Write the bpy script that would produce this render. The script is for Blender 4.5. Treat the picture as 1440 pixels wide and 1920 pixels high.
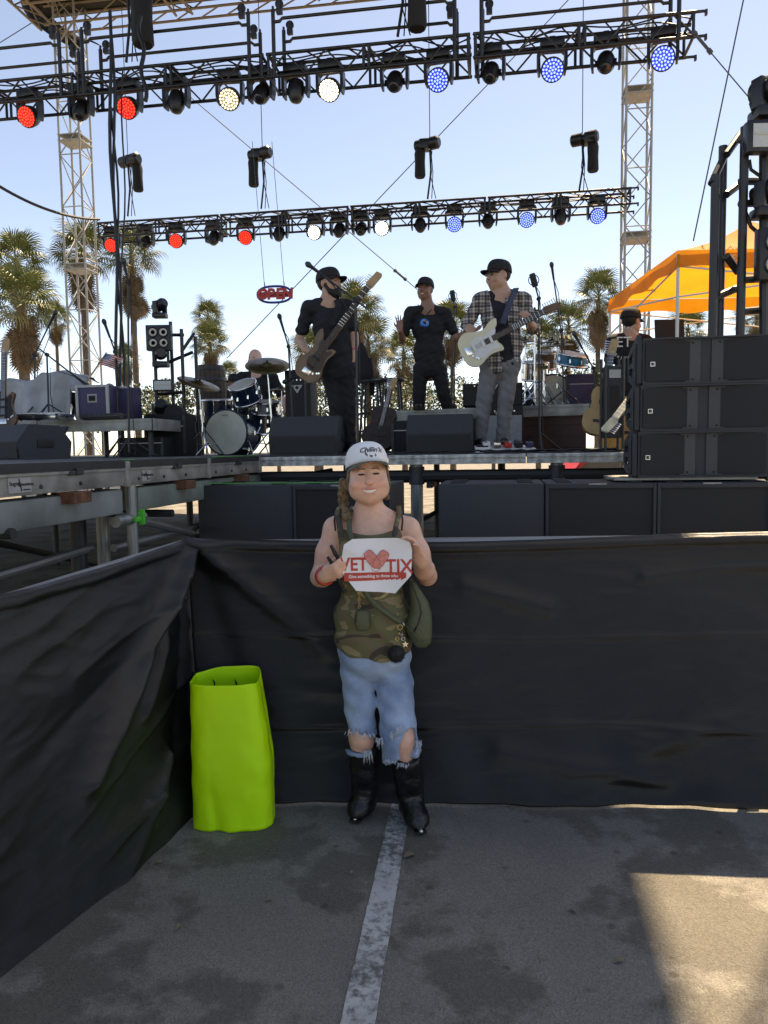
import bpy, bmesh, math, random
import numpy as np
from mathutils import Vector, Matrix, Euler
random.seed(11); NR = np.random.RandomState(5)
for o in list(bpy.data.objects): bpy.data.objects.remove(o)
SC = bpy.context.scene
COL = SC.collection
R = math.radians
# ------------------------------------------------------------------ camera
EYE = 1.56; FPX = 1420.0; PITCH = math.atan(117/1420.0); ROLL = R(0.85)
cam_d = bpy.data.cameras.new('camera'); cam = bpy.data.objects.new('camera', cam_d); COL.objects.link(cam)
cam_d.sensor_fit = 'HORIZONTAL'; cam_d.sensor_width = 36.0; cam_d.lens = 36.0*FPX/1440.0
cam_d.clip_start = 0.05; cam_d.clip_end = 3000
CAMR = Matrix.Rotation(math.pi/2-PITCH, 3, 'X') @ Matrix.Rotation(-ROLL, 3, 'Z')
cam.matrix_world = Matrix.Translation((0, 0, EYE)) @ CAMR.to_4x4()
SC.camera = cam
# ------------------------------------------------------------------ light
SUN_EL = R(64.0); SUN_AZ = R(37.0)          # azimuth measured from +Y towards +X
w = bpy.data.worlds.new('World'); SC.world = w; w.use_nodes = True
nt = w.node_tree; bg = nt.nodes['Background']
sky = nt.nodes.new('ShaderNodeTexSky'); sky.sky_type = 'NISHITA'; sky.sun_disc = False
sky.sun_elevation = SUN_EL; sky.sun_rotation = SUN_AZ
sky.air_density = 0.65; sky.dust_density = 0.5; sky.ozone_density = 1.0; sky.altitude = 10
nt.links.new(sky.outputs[0], bg.inputs[0]); bg.inputs[1].default_value = 0.092
sun_d = bpy.data.lights.new('sun', 'SUN'); sun_d.energy = 3.5; sun_d.angle = R(0.53); sun_d.color = (1.0, .90, .74)
sun = bpy.data.objects.new('sun', sun_d); COL.objects.link(sun)
sdir = Vector((math.sin(SUN_AZ)*math.cos(SUN_EL), math.cos(SUN_AZ)*math.cos(SUN_EL), math.sin(SUN_EL)))
sun.rotation_euler = sdir.to_track_quat('Z', 'Y').to_euler(); sun.location = (6, 8, 30)
vs = SC.view_settings; vs.view_transform = 'Standard'; vs.look = 'None'; vs.gamma = 1.0; vs.use_curve_mapping = False
vs.exposure = 1.72
vs.use_white_balance = True; vs.white_balance_temperature = 8700; vs.white_balance_tint = 13
# ------------------------------------------------------------------ placing helpers
def ray(px, py):
    return CAMR @ Vector(((px-720)/FPX, (960-py)/FPX, -1.0))
def P(px, py, Y):                       # the point at distance Y in front of the camera seen there
    d = ray(px, py); t = Y/d.y
    return Vector((d.x*t, Y, EYE+d.z*t))
def G(px, py, z=0.0):                   # the point at height z seen there
    d = ray(px, py); t = (z-EYE)/d.z
    return Vector((d.x*t, d.y*t, z))
YAW = R(9.0)
SU = Vector((math.cos(YAW), -math.sin(YAW), 0)); SV = Vector((math.sin(YAW), math.cos(YAW), 0))
# ------------------------------------------------------------------ materials
MATS = {}
def mat(name, col, rough=.6, metal=0.0, var=.12, scale=8.0, bump=0.0, bscale=60.0, col2=None, spec=.5, sheen=0.0, emit=0.0, detail=4):
    if name in MATS: return MATS[name]
    m = bpy.data.materials.new(name); m.use_nodes = True; MATS[name] = m
    t = m.node_tree; n = t.nodes; L = t.links
    b = n['Principled BSDF']; b.inputs['Roughness'].default_value = rough; b.inputs['Metallic'].default_value = metal
    b.inputs['Specular IOR Level'].default_value = spec
    if sheen: b.inputs['Sheen Weight'].default_value = sheen
    tc = n.new('ShaderNodeTexCoord'); no = n.new('ShaderNodeTexNoise'); no.inputs['Scale'].default_value = scale; no.inputs['Detail'].default_value = detail
    L.new(tc.outputs['Object'], no.inputs['Vector'])
    cr = n.new('ShaderNodeValToRGB'); c2 = col2 or tuple(max(0, c*(1-2*var)) for c in col)
    cr.color_ramp.elements[0].position = .32; cr.color_ramp.elements[1].position = .68
    cr.color_ramp.elements[0].color = (*c2, 1); cr.color_ramp.elements[1].color = (*col, 1)
    L.new(no.outputs['Fac'], cr.inputs['Fac']); L.new(cr.outputs['Color'], b.inputs['Base Color'])
    mr = n.new('ShaderNodeMapRange'); mr.inputs['To Min'].default_value = max(.03, rough-.1); mr.inputs['To Max'].default_value = min(1, rough+.1)
    L.new(no.outputs['Fac'], mr.inputs['Value']); L.new(mr.outputs['Result'], b.inputs['Roughness'])
    if bump:
        n2 = n.new('ShaderNodeTexNoise'); n2.inputs['Scale'].default_value = bscale; n2.inputs['Detail'].default_value = 5
        L.new(tc.outputs['Object'], n2.inputs['Vector'])
        bp = n.new('ShaderNodeBump'); bp.inputs['Strength'].default_value = bump; bp.inputs['Distance'].default_value = .02
        L.new(n2.outputs['Fac'], bp.inputs['Height']); L.new(bp.outputs['Normal'], b.inputs['Normal'])
    if emit:
        b.inputs['Emission Color'].default_value = (*col, 1); b.inputs['Emission Strength'].default_value = emit
    return m
def nd(m): return m.node_tree.nodes, m.node_tree.links, m.node_tree.nodes['Principled BSDF']
M = dict(
 black=mat('black_metal', (.018, .018, .02), .42, .0, .3, 20, spec=.6),
 alu=mat('aluminium', (.50, .49, .46), .6, .2, .12, 6),
 galv=mat('galvanised_steel', (.36, .38, .38), .45, .7, .25, 9, .15, 40),
 steel=mat('dark_steel', (.07, .075, .08), .5, .5, .25, 9),
 chrome=mat('chrome', (.75, .75, .76), .18, 1.0, .05, 20),
 deckalu=mat('worn_deck_aluminium', (.42, .42, .39), .5, .45, .3, 5, .12, 60, col2=(.20, .20, .18)),
 beam=mat('grey_painted_beam', (.30, .33, .32), .55, .2, .25, 3, .1, 50),
 beamg=mat('greenish_painted_beam', (.24, .28, .24), .6, .2, .25, 3, .1, 50),
 rust=mat('rust', (.22, .09, .045), .85, 0, .3, 18, .4, 80),
 decktop=mat('black_stage_ply', (.03, .03, .03), .6, 0, .25, 6, .1, 40),
 wpaint=mat('chipped_white_deck_edge', (.74, .74, .70), .6, 0, .2, 14, .2, 60, col2=(.25, .25, .24)),
 spk=mat('speaker_grey_paint', (.036, .039, .045), .62, 0, .1, 30, .25, 500),
 grille=mat('speaker_grille', (.012, .012, .015), .6, 0, .15, 60, .3, 900),
 rubber=mat('black_rubber', (.012, .012, .012), .6, 0, .2, 20),
 cable=mat('black_cable', (.012, .012, .013), .5, 0, .2, 20),
 wire=mat('steel_wire', (.10, .10, .11), .5, .3, .2, 20),
 bagblk=mat('black_nylon', (.012, .012, .014), .75, 0, .2, 20, .3, 90),
 white=mat('white_plastic', (.72, .72, .70), .5, 0, .06, 10),
 fixture=mat('fixture_black', (.014, .014, .017), .38, 0, .2, 30),
 glass=mat('dark_lens', (.02, .025, .03), .06, 0, .1, 8, spec=.9),
 green=mat('green_tape', (.04, .55, .05), .5, 0, .05, 30),
 brown=mat('brown_wood', (.16, .075, .035), .4, 0, .25, 14),
 dkwood=mat('dark_wood', (.05, .025, .014), .45, 0, .25, 14),
 maple=mat('maple_neck', (.50, .32, .15), .4, 0, .12, 12),
 ivory=mat('ivory_lacquer', (.72, .66, .46), .25, 0, .06, 6),
 spruce=mat('spruce_top', (.55, .34, .12), .3, 0, .12, 10),
 case=mat('purple_case_ply', (.045, .035, .11), .5, 0, .15, 10),
 bronze=mat('cymbal_bronze', (.16, .12, .05), .35, .85, .2, 14),
 drumblue=mat('blue_drum_lacquer', (.012, .035, .075), .2, 0, .3, 9),
 cyan=mat('bright_blue_drum', (.02, .30, .55), .3, 0, .3, 9),
 head=mat('drum_head', (.62, .60, .50), .6, 0, .16, 5, col2=(.48, .47, .38)),
 tarp=mat('silver_tarp', (.42, .44, .46), .38, .1, .2, 4, .15, 30),
 redplas=mat('red_paint', (.55, .03, .02), .4, 0, .1, 10),
 blueplas=mat('blue_paint', (.03, .05, .30), .4, 0, .1, 10),
 pinkband=mat('pink_wristband', (.75, .10, .22), .5, 0, .05, 10),
 redband=mat('red_wristband', (.62, .06, .03), .5, 0, .05, 10),
 gold=mat('gold_metal', (.75, .52, .18), .25, 1.0, .05, 20),
 silver=mat('silver_metal', (.7, .7, .7), .25, 1.0, .05, 20),
)
# ------------------------------------------------------------------ mesh builder
def lathe_mesh(prof, n=24, axis='Z'):
    vs, fs = [], []
    for r, z in prof:
        for i in range(n):
            a = 2*math.pi*i/n
            v = (r*math.cos(a), r*math.sin(a), z)
            if axis == 'Y': v = (v[0], v[2], v[1])
            if axis == 'X': v = (v[2], v[0], v[1])
            vs.append(v)
    for k in range(len(prof)-1):
        for i in range(n):
            j = (i+1) % n
            fs.append((k*n+i, k*n+j, (k+1)*n+j, (k+1)*n+i))
    fs.append(tuple(range(n))[::-1]); fs.append(tuple((len(prof)-1)*n+i for i in range(n)))
    return vs, fs
class MB:
    def __init__(s): s.v = []; s.f = []
    def add(s, vs, fs, mx=None):
        o = len(s.v)
        if mx is not None: vs = [mx @ Vector(v) for v in vs]
        s.v += [tuple(v) for v in vs]; s.f += [tuple(i+o for i in f) for f in fs]; return s
    def box(s, c, d, rot=None, bev=0.0):
        x, y, z = d[0]/2, d[1]/2, d[2]/2
        mx = Matrix.Translation(c)
        if rot is not None: mx = mx @ (rot.to_4x4() if isinstance(rot, Matrix) else Euler(rot).to_matrix().to_4x4())
        b = min(bev, x*.45, y*.45, z*.45)
        if b <= 0:
            vs = [(i*x, j*y, k*z) for i in (-1, 1) for j in (-1, 1) for k in (-1, 1)]
            fs = [(0, 1, 3, 2), (4, 6, 7, 5), (0, 4, 5, 1), (2, 3, 7, 6), (0, 2, 6, 4), (1, 5, 7, 3)]
            return s.add(vs, fs, mx)
        bm = bmesh.new(); bmesh.ops.create_cube(bm, size=1)
        for v in bm.verts: v.co = Vector((v.co.x*2*x, v.co.y*2*y, v.co.z*2*z))
        bmesh.ops.bevel(bm, geom=list(bm.edges), offset=b, segments=2, affect='EDGES', profile=.6)
        bm.verts.index_update(); vs = [v.co.copy() for v in bm.verts]; fs = [tuple(v.index for v in f.verts) for f in bm.faces]; bm.free()
        return s.add(vs, fs, mx)
    def bar(s, a, b, r, n=8, r2=None):
        a, b = Vector(a), Vector(b); d = b-a
        if d.length < 1e-6: return s
        q = d.to_track_quat('Z', 'Y').to_matrix().to_4x4()
        vs, fs = lathe_mesh([(r, 0), (r if r2 is None else r2, d.length)], n)
        return s.add(vs, fs, Matrix.Translation(a) @ q)
    def tube(s, pts, r, n=6, closed=False):
        pts = [Vector(p) for p in pts]; N = len(pts); rr = r if hasattr(r, '__len__') else [r]*N
        rings = []; prev = None
        for i, p in enumerate(pts):
            t = (pts[min(i+1, N-1)]-pts[max(i-1, 0)])
            if closed: t = pts[(i+1) % N]-pts[i-1]
            t.normalize()
            if prev is None:
                a = Vector((0, 0, 1)) if abs(t.z) < .9 else Vector((1, 0, 0)); u = t.cross(a).normalized()
            else:
                u = (prev-t*prev.dot(t)); u = u.normalized() if u.length > 1e-6 else t.orthogonal().normalized()
            prev = u; v = t.cross(u)
            rings.append([p+(u*math.cos(2*math.pi*k/n)+v*math.sin(2*math.pi*k/n))*rr[i] for k in range(n)])
        o = len(s.v); s.v += [tuple(q) for g in rings for q in g]
        for i in range(N if closed else N-1):
            j = (i+1) % N
            for k in range(n):
                l = (k+1) % n; s.f.append((o+i*n+k, o+i*n+l, o+j*n+l, o+j*n+k))
        if not closed:
            s.f.append(tuple(o+k for k in range(n))[::-1]); s.f.append(tuple(o+(N-1)*n+k for k in range(n)))
        return s
    def lathe(s, prof, c=(0, 0, 0), rot=None, n=24):
        vs, fs = lathe_mesh(prof, n); mx = Matrix.Translation(c)
        if rot is not None: mx = mx @ (rot.to_4x4() if isinstance(rot, Matrix) else Euler(rot).to_matrix().to_4x4())
        return s.add(vs, fs, mx)
    def prism(s, poly, th, mx=None, bev=0):        # polygon in XZ extruded along +-Y
        n = len(poly); vs = [(p[0], -th/2, p[1]) for p in poly]+[(p[0], th/2, p[1]) for p in poly]
        fs = [tuple(range(n)), tuple(range(2*n-1, n-1, -1))]+[(i, i+n, (i+1) % n+n, (i+1) % n) for i in range(n)]
        return s.add(vs, fs, mx)
    def grid(s, fn, nu, nv):
        o = len(s.v)
        for i in range(nu+1):
            for j in range(nv+1): s.v.append(tuple(fn(i/nu, j/nv)))
        for i in range(nu):
            for j in range(nv):
                a = o+i*(nv+1)+j; s.f.append((a, a+nv+1, a+nv+2, a+1))
        return s
    def mesh(s, name, m, smooth=False):
        me = bpy.data.meshes.new(name); me.from_pydata(s.v, [], s.f)
        bm = bmesh.new(); bm.from_mesh(me); bmesh.ops.recalc_face_normals(bm, faces=bm.faces); bm.to_mesh(me); bm.free()
        if m is not None: me.materials.append(M[m] if isinstance(m, str) else m)
        if smooth: me.shade_smooth() if smooth is True else me.set_sharp_from_angle(angle=R(smooth))
        if smooth and smooth is not True:
            me.shade_smooth(); me.set_sharp_from_angle(angle=R(smooth))
        return me
    def build(s, name, m, parent=None, smooth=False, loc=None, rot=None):
        return link(name, s.mesh(name, m, smooth), parent, loc, rot)
def link(name, me, parent=None, loc=None, rot=None):
    o = bpy.data.objects.new(name, me); COL.objects.link(o); o.parent = parent
    if loc is not None: o.location = loc
    if rot is not None: o.rotation_euler = rot
    return o
def tag(o, label, cat, group=None, kind=None):
    if label: o['label'] = label
    if cat: o['category'] = cat
    if group: o['group'] = group
    if kind: o['kind'] = kind
    return o
def thing(name, label, cat, loc=(0, 0, 0), rz=0.0, group=None):
    o = bpy.data.objects.new(name, None); COL.objects.link(o); o.empty_display_size = .1
    o.location = loc; o.rotation_euler = (0, 0, rz); return tag(o, label, cat, group)
def struct(o): o['kind'] = 'structure'; return o
def dup(root, loc, rz=None, label=None, group=None):
    r = root.copy(); COL.objects.link(r); r.location = loc
    if rz is not None: r.rotation_euler = (0, 0, rz)
    if label: r['label'] = label
    if group: r['group'] = group
    for ch in list(root.children):
        c = ch.copy(); COL.objects.link(c); c.parent = r
        for g in ch.children:
            d = g.copy(); COL.objects.link(d); d.parent = c
    return r
UNIT = {}
def rod(name, a, b, r, m, parent, n=8):             # straight bar as its own object, sharing one mesh per material
    key = (m, n)
    if key not in UNIT: UNIT[key] = MB().bar((0, 0, 0), (0, 0, 1), 1.0, n).mesh('bar_'+m, m, 40)
    a, b = Vector(a), Vector(b); d = b-a
    o = bpy.data.objects.new(name, UNIT[key]); COL.objects.link(o); o.parent = parent
    o.matrix_basis = Matrix.Translation(a) @ d.to_track_quat('Z', 'Y').to_matrix().to_4x4() @ Matrix.Diagonal((r, r, d.length, 1))
    return o
def cube(name, c, d, m, parent, rot=None, bev=0.0):
    return MB().box((0, 0, 0), d, None, bev).build(name, m, parent, 40 if bev else False, loc=c, rot=rot)
def text_mesh(txt, size, name, m, parent, loc, rot, shear=0.0, ext=.0008, spacing=1.0, bold=0.0):
    c = bpy.data.curves.new(name, 'FONT'); c.body = txt; c.size = size; c.align_x = 'CENTER'; c.align_y = 'CENTER'
    c.extrude = ext; c.shear = shear; c.space_character = spacing; c.offset = bold; c.resolution_u = 3
    t = bpy.data.objects.new('tmp', c); COL.objects.link(t); bpy.context.view_layer.update()
    me = bpy.data.meshes.new_from_object(t.evaluated_get(bpy.context.evaluated_depsgraph_get()))
    bpy.data.objects.remove(t); me.materials.clear(); me.materials.append(M[m] if isinstance(m, str) else m)
    return link(name, me, parent, loc, rot)
# ================================================================== ground
def asphalt_material():
    m = mat('asphalt', (.135, .128, .115), .85, 0, .1, 2.0, 0); n, L, b = nd(m)
    tc = n.new('ShaderNodeTexCoord')
    def noise(s, d=5, ro=.55):
        x = n.new('ShaderNodeTexNoise'); x.inputs['Scale'].default_value = s; x.inputs['Detail'].default_value = d; x.inputs['Roughness'].default_value = ro
        L.new(tc.outputs['Object'], x.inputs['Vector']); return x.outputs['Fac']
    def ramp(f, a, bb, ca, cb):
        r = n.new('ShaderNodeValToRGB'); e = r.color_ramp.elements; e[0].position = a; e[1].position = bb; e[0].color = (*ca, 1); e[1].color = (*cb, 1)
        L.new(f, r.inputs['Fac']); return r.outputs['Color']
    def mul(a, c):
        x = n.new('ShaderNodeMix'); x.data_type = 'RGBA'; x.blend_type = 'MULTIPLY'; x.inputs[0].default_value = 1
        L.new(a, x.inputs[6]); L.new(c, x.inputs[7]); return x.outputs[2]
    base = ramp(noise(1.3), .35, .7, (.17, .16, .142), (.235, .22, .19))
    stain = ramp(noise(1.35, 7, .62), .50, .545, (1, 1, 1), (.60, .59, .57))          # spilt drinks, oil
    spots = n.new('ShaderNodeTexVoronoi'); spots.inputs['Scale'].default_value = 6.0; L.new(tc.outputs['Object'], spots.inputs['Vector'])
    sp = ramp(spots.outputs['Distance'], .06, .12, (.62, .6, .58), (1, 1, 1))
    grit = n.new('ShaderNodeTexVoronoi'); grit.inputs['Scale'].default_value = 190; L.new(tc.outputs['Object'], grit.inputs['Vector'])
    g1 = ramp(grit.outputs['Color'], .1, .95, (.78, .78, .78), (1.28, 1.26, 1.22))
    fine = ramp(noise(260, 3), .3, .7, (.8, .8, .8), (1.18, 1.18, 1.18))
    c = mul(mul(mul(mul(base, stain), sp), g1), fine)
    L.new(c, b.inputs['Base Color'])
    bp = n.new('ShaderNodeBump'); bp.inputs['Strength'].default_value = .55; bp.inputs['Distance'].default_value = .006
    L.new(grit.outputs['Distance'], bp.inputs['Height']); L.new(bp.outputs['Normal'], b.inputs['Normal'])
    return m
M['asphalt'] = asphalt_material()
def paint_material():
    m = mat('worn_white_paint', (.55, .55, .53), .7, 0, .1, 9); n, L, b = nd(m)
    src = b.inputs['Base Color'].links[0].from_socket
    tc = n.new('ShaderNodeTexCoord'); no = n.new('ShaderNodeTexNoise'); no.inputs['Scale'].default_value = 34; no.inputs['Detail'].default_value = 8; no.inputs['Roughness'].default_value = .75
    L.new(tc.outputs['Object'], no.inputs['Vector'])
    n3 = n.new('ShaderNodeTexNoise'); n3.inputs['Scale'].default_value = 2.2; L.new(tc.outputs['Object'], n3.inputs['Vector'])
    ad = n.new('ShaderNodeMath'); ad.operation = 'MULTIPLY_ADD'; L.new(n3.outputs['Fac'], ad.inputs[0]); ad.inputs[1].default_value = .45; L.new(no.outputs['Fac'], ad.inputs[2])
    r = n.new('ShaderNodeValToRGB'); r.color_ramp.elements[0].position = .66; r.color_ramp.elements[1].position = .84
    L.new(ad.outputs[0], r.inputs['Fac'])
    mx = n.new('ShaderNodeMix'); mx.data_type = 'RGBA'; L.new(r.outputs['Color'], mx.inputs[0]); L.new(src, mx.inputs[6]); mx.inputs[7].default_value = (.13, .125, .115, 1)
    L.new(mx.outputs[2], b.inputs['Base Color']); return m
M['linepaint'] = paint_material()
def ground():
    b = MB(); rs = [0, 4, 8, 16, 40, 120, 400, 1400]
    n = 48; b.v.append((0, 3, 0))
    for r in rs[1:]:
        for i in range(n): a = 2*math.pi*i/n; b.v.append((r*math.cos(a), 3+r*math.sin(a), 0))
    for i in range(n): b.f.append((0, 1+i, 1+(i+1) % n))
    for k in range(len(rs)-2):
        for i in range(n):
            o = 1+k*n; j = (i+1) % n; b.f.append((o+i, o+n+i, o+n+j, o+j))
    struct(b.build('ground', 'asphalt'))
    a0 = G(735, 1505); a1 = G(771, 1505); b0 = G(638, 1920); b1 = G(703, 1920)
    d0 = (a0-b0); d1 = (a1-b1); z = Vector((0, 0, .004))
    N = 40; q = MB()
    def f(i, j):
        p = (b0-d0*.9)+d0*(2.9+1.2)*i; r = (b1-d1*.9)+d1*(2.9+1.2)*i
        jit = .0012*math.sin(i*97+j*5)+.001*math.sin(i*311)
        return p.lerp(r, j)+Vector((jit, 0, .004))
    q.grid(f, 120, 2); struct(q.build('parking_line', 'linepaint'))
ground()
# ================================================================== towers, roof
TL = P(152, 500, 18.9); TL.z = 0; TR = P(1192, 400, 16.9); TR.z = 0
def tower(base, h, label, s=.52, rz=-YAW):
    t = thing('truss_tower', label, 'tower', base, rz, 'silver lattice towers of the stage roof'); k = s/2
    MB().box((0, 0, .05), (.9, .9, .1), None, .02).build('base_plate', 'steel', t)
    for x in (-k, k):
        for y in (-k, k): rod('chord', (x, y, .1), (x, y, h), .027, 'alu', t)
    nb = int(h/.62); c = [(-k, -k), (k, -k), (k, k), (-k, k)]
    for f in range(4):
        a, b = c[f], c[(f+1) % 4]
        for i in range(nb):
            z0 = .2+i*(h-.3)/nb; z1 = .2+(i+1)*(h-.3)/nb
            p, q = (a, b) if (i+f) % 2 == 0 else (b, a)
            rod('brace', (p[0], p[1], z0), (q[0], q[1], z1), .0135, 'alu', t, 6)
            if i % 2 == 0 and f in (0, 1): rod('rung', (a[0], a[1], z0), (b[0], b[1], z0), .0135, 'alu', t, 6)
    for zz in (2.98, 6.0, 9.0):
        if zz < h: MB().box((0, 0, zz), (s+.06, s+.06, .02)).box((0, 0, zz+.13), (s+.06, s+.06, .02)).build('joint_plate', 'alu', t)
    return t
tower(TL, 12.4, 'silver lattice tower behind the stage, beside the road case with the flag')
tower(TR, 12.4, 'silver lattice tower behind the orange canopy tent')
tower(Vector((4.62, 6.15, 0)), 12.3, 'silver lattice tower at the front corner of the roof')
ZR = P(100, 64, 19.3).z
RL = TL-SU*.95+SV*.45; RR = TR+SU*.45+SV*.45; FR = RR-SV*11.2; FL = RL-SV*11.2
def roof():
    t = thing('stage_roof', 'dark stage roof canopy with tan lattice beams under it', 'roof', (RL.x, RL.y, ZR))
    L = lambda p, z: Vector((p.x-RL.x, p.y-RL.y, z))
    b = MB(); cs = [RL, RR, FR, FL]
    o = [L(p, .45) for p in cs]+[L(p, .85) for p in cs]
    b.add(o, [(3, 2, 1, 0), (4, 5, 6, 7)]+[(i, (i+1) % 4, (i+1) % 4+4, i+4) for i in range(4)])
    b.build('canopy', mat('roof_canvas', (.02, .018, .017), .8, 0, .2, 2, .3, 12), t)
    # draped rear-left corner
    q = MB()
    def f(i, j):
        a = i*2.2; p = L(RL, .45)-SU*(.55*math.sin(a))+SV*(.1*math.cos(a*1.3)); top = p+Vector((0, 0, .5)); bot = p+SU*(1.5*j*j)+Vector((0, 0, -.75*j+.2*math.sin(a*2)*j))
        return top.lerp(bot, j)
    q.grid(f, 12, 8); q.build('corner_drape', mat('roof_canvas', (0, 0, 0)), t, True)
    tan = 'tan'; M.setdefault('tan', mat('tan_weathered_alu', (.34, .27, .19), .5, .4, .2, 5))
    def beam(a, b2, n):
        for dz in (.42, .0):
            for off in (-.2, .2):
                sv = (b2-a).cross(Vector((0, 0, 1))).normalized()*off
                rod('beam_chord', a+sv+Vector((0, 0, dz)), b2+sv+Vector((0, 0, dz)), .03, 'tan', t)
        for i in range(n):
            p0 = a.lerp(b2, i/n); p1 = a.lerp(b2, (i+1)/n); sv = (b2-a).cross(Vector((0, 0, 1))).normalized()*.2
            za, zb = (.42, 0) if i % 2 else (0, .42)
            rod('beam_brace', p0+sv+Vector((0, 0, za)), p1+sv+Vector((0, 0, zb)), .018, 'tan', t, 6)
            rod('beam_brace', p0-sv, p1+sv, .018, 'tan', t, 6)
    ins = .35
    a, b2, c, d = L(RL+SU*ins-SV*ins, 0), L(RR-SU*ins-SV*ins, 0), L(FR-SU*ins+SV*ins, 0), L(FL+SU*ins+SV*ins, 0)
    beam(a, b2, 22); beam(b2, c, 20); beam(d, c, 20); beam(a, d, 20)
    for k in (.25, .5, .75): beam(a.lerp(b2, k), d.lerp(c, k), 18)
    for k in (.12, .3, .6): beam(a.lerp(d, k), b2.lerp(c, k), 18)
roof()
# ================================================================== lighting trusses
TW, TH = .56, .32
def truss(pl, ztop, label, group, frames, nsec=4, first=0):
    t = thing('lighting_truss', label, 'truss', (pl.x, pl.y, ztop), -YAW, group); SL = 3.05
    for s in range(first, nsec):
        x0 = s*SL+.02; x1 = (s+1)*SL-.02; b = MB()
        for y in (0, TW):
            for z in (0, -TH): b.bar((x0, y, z), (x1, y, z), .025, 10)
        for x in (x0+.03, x1-.03, (x0+x1)/2-.04, (x0+x1)/2+.04):
            for y in (0, TW): b.bar((x, y, 0), (x, y, -TH), .022, 8)
            b.bar((x, 0, 0), (x, TW, 0), .022, 8)
            if x not in ((x0+x1)/2-.04, (x0+x1)/2+.04): b.bar((x, 0, -TH), (x, TW, -TH), .022, 8)
        b.bar((x0, TW/2, -.02), (x1, TW/2, -.02), .025, 8)
        sec = b.build('truss_section', 'black', t, 40)
        n = 10; dx = (x1-x0)/n
        for i in range(n):
            xa, xb = x0+i*dx, x0+(i+1)*dx
            za, zb = (0, -TH) if i % 2 else (-TH, 0)
            for y in (0, TW): rod('brace', (xa, y, za), (xb, y, zb), .014, 'black', sec, 6)
            if i % 2 == 0: rod('brace', (xa, 0, 0), (xb, TW, 0), .012, 'black', sec, 6)
        if s == nsec-1:
            e = MB()
            for y, z in ((0, 0), (TW, -TH), (0, -TH), (TW, 0)): e.bar((x1, y, z), (x1+.12, y, z), .02, 8).box((x1+.13, y, z-.02), (.03, .05, .07))
            e.bar((x1+.02, 0, -TH), (x1-.05, TW, 0), .018).build('end_fork', 'black', sec)
        if frames:
            for y, dz in ((0, .0), (TW, .0)):
                f = MB(); h = .62+dz; xa, xb = x0+.12, x1-.22
                for x in (xa, xb): f.bar((x, y, -TH), (x, y, h), .03, 10).bar((x, y, h), (x, y, h+.05), .018)
                f.tube([(xa, y, h-.17), (xa+.10, y, h-.17), (xa+.14, y, h-.13), (xb-.14, y, h-.13), (xb-.1, y, h-.17), (xb, y, h-.17)], .024, 8)
                fr = f.build('leg_frame', 'black', t, 40)
                for x in (xa+.1, xb-.1):
                    MB().lathe([(.05, -.025), (.062, -.018), (.062, .018), (.05, .025)], (x, y, h+.07), (R(90), 0, 0), 14).build('caster_wheel', 'rubber', fr, 40)
                    MB().box((x, y, h-.03), (.09, .07, .08), None, .01).box((x, y-.034, h+.05), (.05, .008, .12)).box((x, y+.034, h+.05), (.05, .008, .12)).build('caster_fork', 'black', fr)
        # loose cables lying along the section
        c = MB(); ph = random.random()*6
        for k in range(3): c.tube([(x0+(x1-x0)*i/24, .1+.18*k+.04*math.sin(i*.9+ph+k), -.01+.05*math.sin(i*.7+ph*2+k)+(.03 if k == 1 else 0)) for i in range(25)], .011, 5)
        c.build('cable', 'cable', sec)
    return t
RTL = P(180, 408, 18.4); RTR = P(1157, 365, 16.5)
FTR = P(1308, 22, 10.8)
FTL = FTR-SU*12.2
rear_z = (RTL.z+RTR.z)/2
truss(RTL, rear_z, 'black lighting truss spanning the back of the stage, hung on four hoists', 'black lighting trusses', False)
truss(FTL, FTR.z, 'black lighting truss over the stage front with upright wheeled leg frames on top', 'black lighting trusses', True)
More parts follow.
